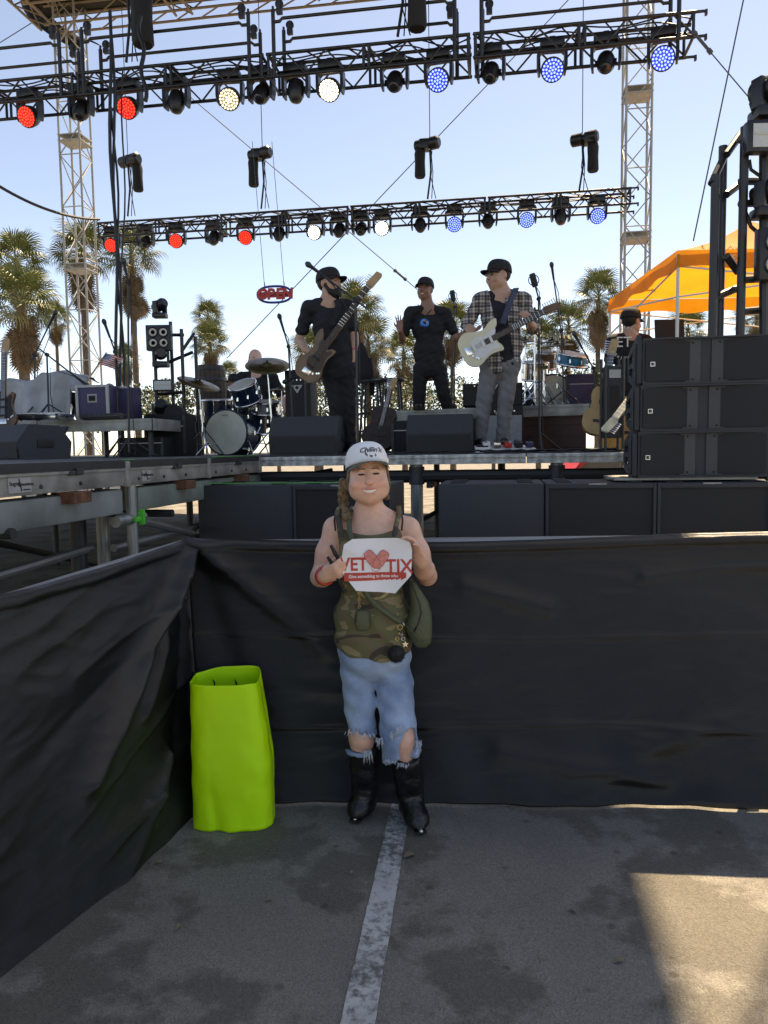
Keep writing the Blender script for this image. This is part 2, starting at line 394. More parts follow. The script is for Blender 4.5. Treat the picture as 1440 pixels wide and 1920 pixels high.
# ---- lamps
def emis(name, c, s):
    m = mat(name, c, .4, 0, 0, 5); n, L, b = nd(m)
    b.inputs['Emission Color'].default_value = (*c, 1); b.inputs['Emission Strength'].default_value = s; return m
LED = {'red': (emis('led_red_face', (.6, .006, .006), .14), emis('led_red_cell', (1, .045, .03), .85)),
       'white': (emis('led_white_face', (.5, .48, .42), .10), emis('led_white_cell', (1, .97, .82), 2.2)),
       'dim': (emis('led_dim_face', (.30, .28, .22), .12), emis('led_dim_cell', (1, .95, .72), .75)),
       'blue': (emis('led_blue_face', (.03, .01, .80), .30), emis('led_blue_cell', (.14, .30, 1), .95))}
def fixture_meshes():
    base = MB().box((0, 0, -.09), (.34, .22, .12), None, .025).box((0, 0, -.02), (.08, .1, .06)).box((-.11, 0, -.015), (.05, .06, .04)).box((.11, 0, -.015), (.05, .06, .04)).mesh('base', 'fixture', 40)
    y = MB()
    for sx in (-1, 1):
        y.prism([(sx*.19, -.14), (sx*.215, -.20), (sx*.215, -.40), (sx*.195, -.50), (sx*.165, -.50), (sx*.17, -.22), (sx*.10, -.155)], .13)
    y.box((0, 0, -.165), (.36, .13, .05), None, .015)
    yoke = y.mesh('yoke', 'fixture', 40)
    wash = MB().lathe([(.06, -.13), (.12, -.11), (.15, -.04), (.165, .06), (.165, .10), (.15, .105)], (0, 0, 0), (R(90), 0, 0), 28).mesh('head', 'fixture', 35)
    face = MB().lathe([(.148, .1055), (.148, .112)], (0, 0, 0), (R(90), 0, 0), 28).mesh('lens', None)
    cells = MB(); pts = [(0, 0)]
    for ring, n in ((1, 6), (2, 12), (3, 18)):
        for i in range(n): a = 2*math.pi*i/n+ring*.2; pts.append((ring*.0435*math.cos(a), ring*.0435*math.sin(a)))
    for px, pz in pts: cells.lathe([(.0165, 0), (.012, .006)], (px, -.112, pz), (R(90), 0, 0), 7)
    cell = cells.mesh('led_cells', None)
    spot = MB().lathe([(.07, -.17), (.115, -.14), (.13, -.05), (.125, .06), (.10, .12), (.085, .15)], (0, 0, 0), (R(90), 0, 0), 24).box((0, .02, .0), (.30, .06, .06)).mesh('head', 'fixture', 35)
    sl = MB().lathe([(.078, .1505), (.07, .16), (.04, .168)], (0, 0, 0), (R(90), 0, 0), 20).mesh('lens', 'glass', True)
    return base, yoke, wash, face, cell, spot, sl
FX = fixture_meshes(); FACE = {}
def lamp(loc, kind, label, group, tilt=26, pan=0, rz=-YAW):
    t = thing('moving_light', label, 'stage light', loc, rz+R(pan), group)
    link('base', FX[0], t); yk = link('yoke', FX[1], t)
    if kind == 'off':
        h = link('head', FX[5], t, (0, 0, -.41), (R(tilt), 0, 0)); link('lens', FX[6], h)
    else:
        h = link('head', FX[2], t, (0, 0, -.42), (R(tilt), 0, 0))
        for i, nm in ((3, 'lens'), (4, 'led_cells')):
            if (kind, i) not in FACE:
                me = FX[i].copy(); me.materials.clear(); me.materials.append(LED[kind][i-3]); FACE[(kind, i)] = me
            link(nm, FACE[(kind, i)], h)
    return t
def on_truss(px, py, p0, ztop, dep=TW/2):
    d = ray(px, py); o = Vector((0, 0, EYE)); n = SV
    t = ((p0+SV*dep)-o).dot(n)/d.dot(n); q = o+d*t; return Vector((q.x, q.y, ztop-.02))
words = {'red': 'glowing red', 'white': 'glowing bright white', 'dim': 'glowing dim warm white', 'blue': 'glowing blue', 'off': 'switched off'}
ORD = 'first second third fourth fifth sixth seventh eighth ninth tenth eleventh twelfth thirteenth fourteenth fifteenth sixteenth'.split()
rear = zip([211, 273, 332, 401, 461, 523, 592, 636, 677, 717, 788, 852, 915, 988, 1051, 1119], [452, 443, 446, 438, 440, 432, 433, 428, 428, 427, 420, 420, 413, 413, 408, 408],
           'red off red off red off white off off white off blue off blue off blue'.split())
for i, (px, py, k) in enumerate(rear):
    q = on_truss(px, py, RTL, rear_z); lamp(q, k, 'stage light %s, %s on the back truss from the tower by the flag' % (words[k], ORD[i]), 'back truss lights, %s' % words[k], tilt=(random.uniform(14, 26) if k != 'off' else random.uniform(35, 70)), pan=random.uniform(-9, 9))
front = zip([57, 152, 243, 331, 432, 490, 555, 620, 740, 823, 920, 1035, 1136, 1243], [215, 190, 203, 178, 186, 170, 165, 172, 148, 152, 130, 130, 108, 108],
            'red off red off dim off off white off blue off blue off blue'.split())
for i, (px, py, k) in enumerate(front):
    q = on_truss(px, py, FTL, FTR.z); lamp(q, k, 'stage light %s, %s on the front truss from its wired open end' % (words[k], ORD[13-i]), 'front truss lights, %s' % words[k], tilt=(random.uniform(22, 34) if k != 'off' else random.uniform(45, 80)), pan=random.uniform(-12, 6))
# ---- chain hoists
def hoist(px, py, Y, ztr, flip, label, ztop=ZR, bag=.62, bw=.24):
    p = P(px, py, Y); t = thing('chain_hoist', label, 'hoist', p, -YAW, 'chain hoists'); s = flip
    b = MB().lathe([(.08, -.30), (.125, -.27), (.13, -.05), (.10, -.04), (.10, .06), (.135, .07), (.135, .24), (.09, .28)], (s*.05, 0, .02), (R(20), R(90), 0), 18)
    b.box((s*.12, 0, .0), (.2, .3, .2), None, .02); b.build('motor', 'fixture', t, 40)
    MB().bar((0, 0, .1), (0, 0, ztop-p.z), .009, 6).build('chain', 'wire', t)
    g = MB().lathe([(bw*.42, -bag), (bw*.5, -bag+.04), (bw*.46, -bag*.5), (bw*.5, -.12), (bw*.40, -.02)], (s*.22, 0, -.05), None, 10); g.build('chain_bag', 'bagblk', t, 40)
    c = MB(); dz = ztr-p.z
    for k in range(3): c.tube([(.02*k, .03*k, -.1), (.02+.04*math.sin(k*2), .05*k, dz*.5), (-.06+.09*k, .0, dz)], .022 if k == 0 else .01, 5)
    c.build('sling', 'cable', t)
hoist(240, 303, 17.9, rear_z, 1, 'chain hoist with black bag hung above the back truss, nearest the flag'); hoist(492, 290, 17.5, rear_z, -1, 'chain hoist with black bag hung above the back truss, over the OPEN sign')
hoist(806, 272, 17.0, rear_z, -1, 'chain hoist with black bag above the back truss, over the man in the black tee'); hoist(1092, 262, 16.6, rear_z, 1, 'chain hoist with black bag above the back truss, by the tower near the orange tent')
hoist(238, -30, 11.9, FTR.z, 1, 'black hoist bag above the front truss between red lamps', bag=.85, bw=.33); hoist(752, -60, 11.3, FTR.z, 1, 'black hoist bag above the front truss by the blue lamps', bag=.8, bw=.28)
def wire(a, b, r, label, name='guy_wire', m='wire', sag=0, turn=None):
    a, b = Vector(a), Vector(b); t = thing(name, label, 'wire', a); d = b-a
    if sag: MB().tube([d*(i/24)+Vector((0, 0, -sag*4*(i/24)*(1-i/24))) for i in range(25)], r, 6).build('strand', m, t)
    else: rod('strand', (0, 0, 0), d, r, m, t, 6)
    if turn is not None:
        c = d*turn; u = d.normalized(); MB().bar(c-u*.16, c+u*.16, r*2.6, 6).bar(c-u*.2, c-u*.13, r*4, 6).bar(c+u*.13, c+u*.2, r*4, 6).build('turnbuckle', m, t)
wire(P(425, 672, 18.8), P(1075, -10, 18.0), .011, 'steel guy wire rising from the barrel towards the blue lamps')
wire(P(352, 178, 18.8), P(850, 600, 19.5), .011, 'steel guy wire falling from the front truss towards the man in the black tee', turn=.79)
wire(P(1300, 60, 10.7), P(1440, 225, 10.4), .008, 'steel guy wire running from the end of the front truss to the light ladder', turn=.12)
wire(P(1396, -10, 9.0), P(1300, 452, 9.2), .009, 'steel guy wire dropping to the peak of the orange tent')
wire(P(0, 80, 19), P(80, 30, 19), .01, 'steel guy wire beside the drooping roof corner')
wire(P(-60, 310, 15), P(186, 411, 18.2), .03, 'thick black cable sagging from the left into the back truss', 'power_cable', 'cable', .25)
t = thing('hanging_cables', 'bundle of long black cables dropping from the roof to the deck', 'cable', P(215, 850, 11.2))
o = t.location
for a, b2, r in (((203, 20), (226, 840), .024), ((207, 35), (232, 835), .02), ((262, 30), (272, 190), .03), ((232, 130), (228, 838), .012), ((212, 200), (236, 842), .016)):
    p, q = P(*a, 11.3), P(*b2, 11.2); MB().tube([p.lerp(q, i/16)-o+Vector((.03*math.sin(i*.8+r*300), 0, 0)) for i in range(17)], r, 6).build('cable', 'cable', t)
# ================================================================== stage
DZ = 1.52
F0 = P(700, 850, 6.85); F0.z = 0                      # a point on the front edge
def on_front(px):
    d = ray(px, 850); t = F0.dot(SV)/d.dot(SV); q = d*t; return (Vector((q.x, q.y, 0))-F0).dot(SU)
UC = on_front(487)                                      # inner corner with the wing
def SP(u, v, z=0.0): return F0+SU*u+SV*v+Vector((0, 0, z))
def wing_v(px):                                         # where the wing's inner edge is seen at that column
    o = SP(UC, 0); d = ray(px, 870); n = Vector((SV.y, -SV.x, 0)); t = o.dot(n)/d.dot(n); q = d*t; return (Vector((q.x, q.y, 0))-o).dot(SV)
def stage():
    t = thing('stage_platform', 'wide black stage deck with chipped white front edge on steel legs', 'stage', SP(0, 0, 0), -YAW)
    us = [UC, UC+1.2, UC+2.42, UC+3.64, UC+4.86, 6.5]
    for i in range(len(us)-1):
        for j in range(5):
            cube('deck_panel', ((us[i]+us[i+1])/2, 1.22+2.44*j, DZ-.02), (us[i+1]-us[i]-.006, 2.434, .04), 'decktop', t)
        cube('edge_rail', ((us[i]+us[i+1])/2, -.012, DZ-.055), (us[i+1]-us[i]-.008, .02, .085), 'wpaint', t, None, .004)
        cube('edge_rail', ((us[i]+us[i+1])/2, -.03, DZ-.03), (us[i+1]-us[i]-.01, .014, .022), 'wpaint', t)
    for i in range(8):
        for j in range(5): cube('deck_panel', (UC-1.22*i-.61, 1.22+2.44*j, DZ-.02), (1.214, 2.434, .04), 'decktop', t)
    for k in range(3): rod('under_beam', (UC-9, .12+.5*k, DZ-.2-.03*k), (6.4, .12+.5*k, DZ-.2-.03*k), .05, 'steel', t)
    # legs
    for px, r in ((778, .057), (1046, .057)):
        u = on_front(px); rod('leg', (u, .12, 0), (u, .12, DZ-.1), r, 'galv', t, 14)
        MB().lathe([(r+.015, 0), (r+.015, .16)], (u, .12, DZ-.28), None, 14).build('leg_collar', 'steel', t, 40)
    rod('cross_pipe', (on_front(778), .12, 1.30), (on_front(1046), .12, 1.33), .03, 'galv', t, 10)
    for u, v in ((UC+.3, 2.5), (UC+2.2, 2.6), (UC+4.2, 2.6), (UC+1.2, 5), (UC+3, 5), (UC+5, 5), (UC-2, 3), (UC-4, 3), (UC-2, 6), (UC-5, 6), (UC+6, 2.6)):
        rod('leg', (u, v, 0), (u, v, DZ-.06), .045, 'steel', t, 10)
    for a, b in (((UC+.3, 2.5, .2), (UC+2.2, 2.6, 1.2)), ((UC+2.2, 2.6, 1.25), (UC+4.2, 2.6, .2)), ((UC+.3, 2.5, 1.2), (UC+4.2, 2.6, 1.2)), ((UC+4.2, 2.6, 1.0), (UC+6, 2.6, 1.0)), ((UC+1.2, 5, .4), (UC+5, 5, .4)), ((UC-5, 3, .5), (UC, 3, 1.3)), ((UC-5, 3, 1.2), (UC, 3, 1.2))):
        rod('brace', a, b, .03, 'steel', t, 8)
    b = MB()
    for k in range(12): b.box((on_front(800)+.13*k, .45, DZ-.27), (.05, .5, .1))
    b.build('joist_rack', 'steel', t)
    # a few cables dropping over the front edge
    c = MB()
    for u0, sg in ((on_front(900), .04), (on_front(1000), .05), (on_front(600), .05), (on_front(820), .03)):
        c.tube([(u0+.09*i, .05+.03*math.sin(i*1.3), DZ+.012+.01*math.sin(i*2.1)) for i in range(14)], .009, 5)
    c.build('stage_cable', 'cable', t)
    return t
stage()
def wing():
    o = SP(UC, 0, 0)
    t = thing('stage_wing', 'side stage wing with grey steel edge beams above dark scaffolding', 'stage', o, -YAW)
    vj = [-8.0, -5.6, wing_v(240), wing_v(392), .0]
    for i in range(len(vj)-1):
        a, b = vj[i], vj[i+1]; c = (a+b)/2; l = b-a-.012
        cube('deck_panel', (-1.3, c, DZ-.02), (2.56, l, .04), 'decktop', t)
        cube('deck_panel', (-3.9, c, DZ-.02), (2.56, l, .04), 'decktop', t)
        fr = cube('edge_frame', (-.012, c, DZ-.085), (.03, l, .13), 'deckalu', t, None, .004)
        cube('edge_lip', (-.004, c, DZ-.022), (.032, l-.004, .045), 'decktop', t)
        cube('edge_lip', (.006, c, DZ-.054), (.014, l-.004, .012), 'deckalu', t)
        for k in range(max(2, int(l/.35))):
            MB().lathe([(.011, 0), (.011, .006), (.006, .009)], (.004, a+.12+k*.35, DZ-.115), (0, R(90), 0), 10).build('rivet', 'steel', t, 40)
        cube('corner_cap', (.004, b-.035, DZ-.08), (.034, .05, .15), 'deckalu', t, None, .004)
    def latch(px, m='deckalu'):
        v = wing_v(px); MB().box((.016, v, DZ-.058), (.016, .12, .022), None, .005).box((.024, v+.02, DZ-.05), (.012, .06, .03), None, .004).build('latch', 'steel', t)
    for px in (137, 328, 443): latch(px)
    # steel beams under the frame
    g1 = wing_v(236); g2 = wing_v(264)
    cube('edge_beam', (-.09, (-8+g1)/2, DZ-.245), (.13, g1+8, .15), 'beam', t, None, .02)
    cube('edge_beam', (-.09, (g2+.1)/2, DZ-.245), (.13, .1-g2, .15), 'beamg', t, None, .02)
    for px in (137, 345, 450):
        v = wing_v(px); MB().box((.0, v, DZ-.185), (.10, .17, .06), None, .006).build('rusty_bracket', 'rust', t)['label'] = 'rusty bracket on the edge beam'
    vp = wing_v(249)
    rod('scaffold_pole', (-.02, vp, 0), (-.02, vp, DZ-.15), .034, 'galv', t, 14)
    MB().lathe([(.034, 0), (.034, .34), (.028, .34), (.028, .01)], (-.02, vp-.2, DZ-.36), (R(-90), 0, 0), 16).build('pipe_end', 'galv', t, 40)
    MB().box((-.02, vp, DZ-.36), (.11, .09, .03), None, .006).box((.03, vp+.03, DZ-.35), (.03, .03, .09)).build('coupler', 'green', t)
    rod('scaffold_pole', (-.35, vp-.05, 0), (-.35, vp-.05, DZ-.2), .05, 'steel', t, 10); rod('scaffold_pole', (-.3, vp+.15, 0), (-.3, vp+.15, DZ-.2), .04, 'galv', t, 10)
    for v in (-7, -5.2, -3.6, -1.9, -.4):
        for u in (-1.4, -2.8, -4.4): rod('scaffold_pole', (u, v, 0), (u, v, DZ-.05), .03, 'steel', t)
    for a, b in (((-.1, -6.8, 1.25), (-.15, vp, .72)), ((-.3, -6.5, .86), (-.3, vp, .98)), ((-.2, -7, .95), (-.2, -2.6, .25)), ((-1.4, -7, 1.3), (-1.4, -1.9, .3)), ((-2.8, -6, .3), (-2.8, 0, 1.3)), ((-1.4, vp, 1.1), (-1.4, .5, .3)), ((-.15, vp, .98), (-.15, 0, .98)), ((-.1, vp, 1.18), (-.2, .3, .62)),
                 ((-4.4, -3.6, 1.2), (0, -3.6, 1.2)), ((-4.4, -1.9, 1.15), (0, -1.9, 1.15)), ((-4.4, -3.6, .2), (-.3, -3.6, 1.1)), ((-4.4, -1.9, 1.1), (-.3, -1.9, .2))):
        rod('scaffold_brace', a, b, .026, 'galv' if a[0] > -.5 else 'steel', t, 8)
    # maker's plates
    for px, w_ in ((33, .17), (272, .12)):
        v = wing_v(px); p = cube('maker_plate', (.0055, v, DZ-.1), (.004, w_, .07), mat('plate_grey', (.42, .43, .42), .5, .2, .1, 20), t)
        text_mesh('Staging', .028, 'lettering', 'rubber', p, (.003, -w_*.24, .008), (R(90), 0, R(90)))
        text_mesh('Dimensions', .025, 'lettering', 'rubber', p, (.003, w_*.24, .004), (R(90), 0, R(90)))
        cube('stripe', (.003, .0, .0), (.002, .006, .06), 'rubber', p, (R(18), 0, 0)); cube('stripe', (.003, w_*.28, -.022), (.002, w_*.3, .005), 'rubber', p)
    # green tape along the upper lip
    for a, b in ((-8, -5.0), (wing_v(236), wing_v(250)), (wing_v(400), -.1)): cube('tape_strip', (-.0, (a+b)/2, DZ+.0028), (.03, b-a, .003), 'green', t)
wing()
# ---- risers on the deck
def riser(pa, pb, depth, ztop, label, skirt=None, edge='deckalu', h=.13):
    a, b = Vector(pa), Vector(pb); c = (a+b)/2; L = (b-a).length; rz = math.atan2(b.y-a.y, b.x-a.x)
    t = thing('stage_riser', label, 'riser', (c.x, c.y, DZ), rz); H = ztop-DZ
    n = max(1, round(L/1.22))
    for i in range(n):
        x = -L/2+L*(i+.5)/n
        cube('deck_panel', (x, depth/2, H-.02), (L/n-.006, depth, .035), 'decktop', t)
        cube('edge_rail', (x, -.01, H-h/2), (L/n-.008, .03, h), edge, t, None, .006); cube('edge_rail', (x, -.03, H-.02), (L/n-.012, .014, .025), edge, t)
    for s in (-1, 1): cube('side_rail', (s*(L/2+.012), depth/2, H-h/2), (.02, depth, h), edge, t)
    for x in (-L/2+.1, 0, L/2-.1):
        for y in (.15, depth-.15): rod('leg', (x, y, 0), (x, y, H-.04), .03, 'steel', t)
    if skirt:
        cube('front_skirt', (0, .06, (H-h)/2), (L-.1, .03, H-h-.004), skirt, t)
        for k in range(3): cube('skirt_slat', (0, .04, .06+k*(H-h-.08)/2.4), (L-.16, .012, .05), skirt, t)
    return t
LRB = P(286, 790, 8.3); LRB.z = 0
riser(LRB-SU*2.7, LRB, 1.6, P(150, 788, 8.5).z, 'grey-edged riser holding the purple road case and pedalboards')
RZ = P(1040, 760, 9.0).z
ra = P(742, 778, 9.75); rb = P(1106, 760, 8.75)
riser((ra.x, ra.y, 0), (rb.x, rb.y, 0), 3.0, RZ, 'silver-edged drum riser with dark red wooden front', 'redwood' if M.setdefault('redwood', mat('dark_red_wood', (.07, .022, .016), .5, 0, .25, 8)) else None, 'deckalu')
# ---- subwoofers and speaker stack
def logo(parent, x, z, y, s):
    q = MB().box((x, y, z), (s, .003, s)); l = q.build('badge', 'silver', parent)
    MB().box((x, y-.003, z), (s*.74, .003, s*.74)).build('badge_field', 'rubber', parent)
    MB().tube([(x-s*.27+s*.5*math.sin(a), y-.006, z-s*.3+s*.5*(1-math.cos(a))) for a in [i*.19 for i in range(9)]], s*.05, 5).build('badge_mark', 'silver', parent)
SUBW, SUBH, SUBD = .745, .56, .70
def sub(left_top, grille, label):
    c = Vector(left_top)+SU*(SUBW/2); t = thing('subwoofer', label, 'speaker', (c.x, c.y, left_top.z-SUBH), -YAW, 'black subwoofers along the stage front')
    if grille:
        b = MB(); r = .022
        b.box((0, SUBD/2+.02, SUBH/2), (SUBW, SUBD-.04, SUBH), None, .012)
        for x in (-1, 1): b.box((x*(SUBW/2-r/2), .012, SUBH/2), (r, .05, SUBH), None, .004)
        for z in (r/2, SUBH-r*.9): b.box((0, .012, z), (SUBW-2*r, .05, r*1.5), None, .004)
        b.build('cabinet', 'spk', t, 40)
        MB().box((0, .012, SUBH/2), (SUBW-2*r-.004, .02, SUBH-3*r)).build('grille', 'grille', t)
        logo(t, SUBW/2-.075, .055, -.002, .05); cube('handle_tab', (SUBW/2-.013, -.014, .06), (.024, .006, .05), 'rubber', t)
        cube('top_latch', (-.02, -.012, SUBH-.006), (.12, .012, .01), 'galv', t)
    else:
        MB().box((0, SUBD/2, SUBH/2), (SUBW, SUBD, SUBH), None, .012).build('cabinet', 'spk', t, 40)
    for x in (-.24, .24):
        for y in (.12, .34, .56): cube('skid', (x, y, SUBH+.004), (.11, .06, .012), 'rubber', t, None, .003)
    return t
s0 = P(822, 908, 5.42)
for i in range(4): sub(s0+SU*((SUBW+.006)*i), i > 0, ['plain-backed subwoofer turned away, beside the stage leg', 'grilled subwoofer beside the plain-backed one, in front of the guitar stand', 'grilled subwoofer under the three stacked line array boxes', 'grilled subwoofer past the stacked line array boxes'][i])
s1 = P(736, 908, 5.52)
for i in (1, 2): sub(s1-SU*((SUBW+.006)*i), i == 1, ['', 'grilled subwoofer with green tape, behind the girl', 'plain-backed subwoofer with green tape at the wing corner'][i])
cube('tape_strip', (0, 0, 0), (SUBW*2, .02, .004), 'green', None).location = s1-SU*SUBW+Vector((0, .015, .016))
tag(bpy.data.objects['tape_strip'] if False else COL.objects[-1], 'bright green tape strip along the top of the subwoofers behind the girl', 'tape'); COL.objects[-1].rotation_euler = (0, 0, -YAW)
def sub_riser(c, L, z, label):
    t = thing('speaker_plinth', label, 'plinth', (c.x, c.y, 0), -YAW)
    cube('top', (0, .36, z-.03), (L, .72, .055), 'decktop', t)
    for x in (-L/2+.05, 0, L/2-.05):
        for y in (.06, .66): rod('leg', (x, y, 0), (x, y, z-.056), .03, 'steel', t)
    for y in (.06, .66): rod('rail', (-L/2, y, .2), (L/2, y, .2), .022, 'steel', t)
sub_riser(s0+SU*1.5, 3.1, s0.z-SUBH-.001, 'low steel plinth under the subwoofers beside the stacked line array'); sub_riser(s1-SU*.75, 1.55, s1.z-SUBH-.001, 'low steel plinth under the green-taped subwoofers')
AW, AH, AD = .845, .318, .48
def array_box(loc, label):
    t = thing('line_array_box', label, 'speaker', loc, -YAW, 'stacked line array boxes'); k = .035; h = AH-.002
    prof = [(-AW/2, 0), (-AW/2+.01, -.0), (-.035, k*1.6), (.035, k*1.6), (AW/2-.01, 0), (AW/2, 0), (AW/2-.05, AD), (-AW/2+.05, AD)]
    b = MB(); n = len(prof); b.add([(x, y, 0) for x, y in prof]+[(x, y, h) for x, y in prof], [tuple(range(n)), tuple(range(2*n-1, n-1, -1))]+[(i, (i+1) % n, (i+1) % n+n, i+n) for i in range(n)])
    b.build('cabinet', 'spk', t)
    ang = math.atan2(k*1.6, AW/2-.045)
    for s in (-1, 1):
        g = MB().box((0, 0, 0), (.30, .008, h-.05)); g.build('grille', 'grille', t, loc=(s*(AW/2-.165), .020-.006+.001, h/2), rot=(0, 0, -s*ang))
        f = MB().box((0, 0, 0), (.105, .007, h-.03)); fo = f.build('waveguide_panel', mat('waveguide_grey', (.05, .053, .06), .5, 0, .1, 30), t, loc=(s*.088, .042, h/2), rot=(0, 0, -s*ang))
        for z in (-1, 1): MB().lathe([(.008, 0), (.006, .004)], (s*-.0, -.004, z*(h/2-.035)), (R(90), 0, 0), 10).build('screw', 'rubber', fo)
    logo(t, -AW/2+.065, h*.44, -.006, .03)
    for z in (.006, h-.006): cube('rim', (0, .012, z), (AW-.005, .026, .012), 'spk', t)
    # rigging plate with holes on the side
    for s in (-1, 1):
        r = MB(); x = s*(AW/2+.02)
        r.box((x, .03, h/2), (.03, .05, h-.02), None, .006).box((x, .40, h/2), (.03, .05, h*.5), None, .006)
        r.box((x, .21, h*.88), (.028, .36, .05), (R(-14), 0, 0)).box((x, .21, h*.12), (.028, .36, .05), (R(14), 0, 0)).box((x, .2, h/2), (.026, .35, .035))
        r.build('rigging_frame', 'spk', t, 40)
        p = MB().bar((x-s*-.02, .06, .02), (x+s*.02, .06, h-.03), .011, 8).bar((x+s*.02, .12, .05), (x+s*.02, .12, h-.05), .009, 8).box((x+s*.02, .09, h*.5), (.02, .05, .08), None, .004); p.build('rigging_pin', 'steel', t)
    cube('hand_grip', (.36, AD, h/2), (.12, .01, .06), 'rubber', t)
    return t
a0 = P(1199, 897, 5.25)
for i, (w_, dx) in enumerate((('bottom', -.012), ('middle', 0), ('top', .012))):
    z = s0.z+.012+.02+i*AH; c = Vector((a0.x, a0.y, z))+SU*(AW/2+dx); array_box(c, '%s box of the three stacked grey line array speakers' % w_)
cube('support_board', (a0.x+.35, a0.y+.25, s0.z+.022), (.95, .55, .016), 'deckalu', None, (0, 0, -YAW)); tag(COL.objects[-1], 'thin metal board under the stacked line array boxes', 'board')
# ================================================================== scrim-covered barricade
def scrim_material():
    m = mat('black_scrim', (.0065, .0067, .0076), .37, 0, .2, 3, spec=.7); n, L, b = nd(m)
    tc = n.new('ShaderNodeTexCoord')
    w1 = n.new('ShaderNodeTexWave'); w1.bands_direction = 'Z'; w1.inputs['Scale'].default_value = 130; w1.inputs['Distortion'].default_value = .6
    w2 = n.new('ShaderNodeTexWave'); w2.bands_direction = 'X'; w2.inputs['Scale'].default_value = 130; w2.inputs['Distortion'].default_value = .6
    no = n.new('ShaderNodeTexNoise'); no.inputs['Scale'].default_value = 35; no.inputs['Detail'].default_value = 6
    mp = n.new('ShaderNodeMapping'); mp.inputs['Scale'].default_value = (1, 1, 5)
    L.new(tc.outputs['Object'], mp.inputs['Vector']); L.new(mp.outputs['Vector'], no.inputs['Vector'])
    for x in (w1, w2): L.new(tc.outputs['Object'], x.inputs['Vector'])
    a = n.new('ShaderNodeMath'); a.operation = 'MULTIPLY'; L.new(w1.outputs['Fac'], a.inputs[0]); a.inputs[1].default_value = .7
    c = n.new('ShaderNodeMath'); c.operation = 'MULTIPLY_ADD'; L.new(no.outputs['Fac'], c.inputs[0]); c.inputs[1].default_value = 2.2; L.new(a.outputs[0], c.inputs[2])
    bp = n.new('ShaderNodeBump'); bp.inputs['Strength'].default_value = .4; bp.inputs['Distance'].default_value = .006
    L.new(c.outputs[0], bp.inputs['Height']); L.new(bp.outputs['Normal'], b.inputs['Normal']); return m
M['scrim'] = scrim_material()
def seg(px, py, ax, ay, bx, by):
    dx, dy = bx-ax, by-ay; L2 = dx*dx+dy*dy; t = max(0, min(1, ((px-ax)*dx+(py-ay)*dy)/L2)); return math.hypot(px-ax-t*dx, py-ay-t*dy), t
from mathutils import noise as mnoise
def wrinkle(x, z):
    a = mnoise.noise(Vector((x*2.2+z*1.5, z*7, 3.1))); b = mnoise.noise(Vector((x*6-z*3, z*17, 7.7))); c = mnoise.noise(Vector((x*1.3, z*1.9, 1.2)))
    return .010*(1-abs(a)*2)+.0035*(1-abs(b)*2)+.012*c
CB = G(392, 1502); CB2 = G(1440, 1521); CT = P(350, 1006, CB.y+.02)
def barricade_front():
    t = thing('barricade', 'black scrim-covered barricade across the stage front, behind the girl', 'fence', (CB.x, CB.y, 0))
    d = (CB2-CB); Lx = d.length*1.32; u = d.normalized(); nrm = Vector((u.y, -u.x, 0)); ztop = CT.z
    def f(i, j):
        s = i*Lx; z0 = ztop+(-.028*math.sin(min(1, s/2.0)*math.pi) if s < 2 else .02*(s-2)); z = z0*(1-j)+.012*j
        p = u*s
        dx = CT.x-CB.x
        if s < .5: p = p+Vector((dx, 0, 0))*(1-j)*(1-s/.5)**2
        # folds: distances in (s, z) metres
        disp = .012*math.sin(s*2.1+1)+.010*math.sin(s*5.3+z*3)*j+.008*math.sin(s*1.2-z*7)
        q, tt = seg(s, z, .0, ztop, .55, .70); disp += .06*math.exp(-(q/.05)**2)*(1-tt*.7)
        q, tt = seg(s, z, .0, ztop, .22, .3); disp -= .03*math.exp(-(q/.06)**2)*(1-tt*.5)
        for zc, a, wd in ((.755, .008, .010), (.36, .010, .012), (1.07, .006, .02)):
            disp += a*math.exp(-((z-zc-.012*math.sin(s*3+zc*9))/wd)**2)
        q, tt = seg(s, z, 1.75, .20, 2.55, .52); disp += .03*math.exp(-(q/.06)**2)*math.sin(math.pi*min(1, tt+.08))
        q, tt = seg(s, z, 1.15, .98, 1.5, .88); disp += .02*math.exp(-(q/.04)**2)
        q, tt = seg(s, z, 1.3, .25, 2.0, .12); disp += .02*math.exp(-(q/.045)**2)
        q, tt = seg(s, z, 1.9, 1.02, 2.5, 1.08); disp += .018*math.exp(-(q/.03)**2)
        disp += wrinkle(s+3, z)*.8
        disp += .02*j**3*math.sin(s*9)*.5+.006*math.sin(s*23+z*11)*j*j
        if j < .04: disp += .022*math.sqrt(max(0, 1-((j-.02)/.021)**2))
        if j < .004 or j > .996: disp *= .9
        return p+nrm*disp+Vector((0, 0, z))
    MB().grid(f, 260, 130).build('scrim', 'scrim', t, True).modifiers.new('thick', 'SOLIDIFY').thickness = .003
    rod('top_rail', u*.03-nrm*.02+Vector((0, 0, ztop-.035)), u*(Lx-.02)-nrm*.02+Vector((0, 0, ztop-.02)), .018, 'galv', t)
    for s in (.3, 1.3, 2.35, 3.2):
        rod('post', u*s-nrm*.045, u*s-nrm*.03+Vector((0, 0, ztop-.06)), .018, 'galv', t); cube('foot', u*s-nrm*.25+Vector((0, 0, .012)), (.05, .5, .02), 'galv', t)
    for px, py in ((892, 1499), (1159, 1507)):
        p = P(px, py, CB.y-.035)-t.location; MB().tube([(p.x+.012*math.cos(a), p.y-.004, p.z+.012*math.sin(a)) for a in [k*math.pi/6 for k in range(12)]], .0042, 6, True).build('grommet', 'silver', t, True)
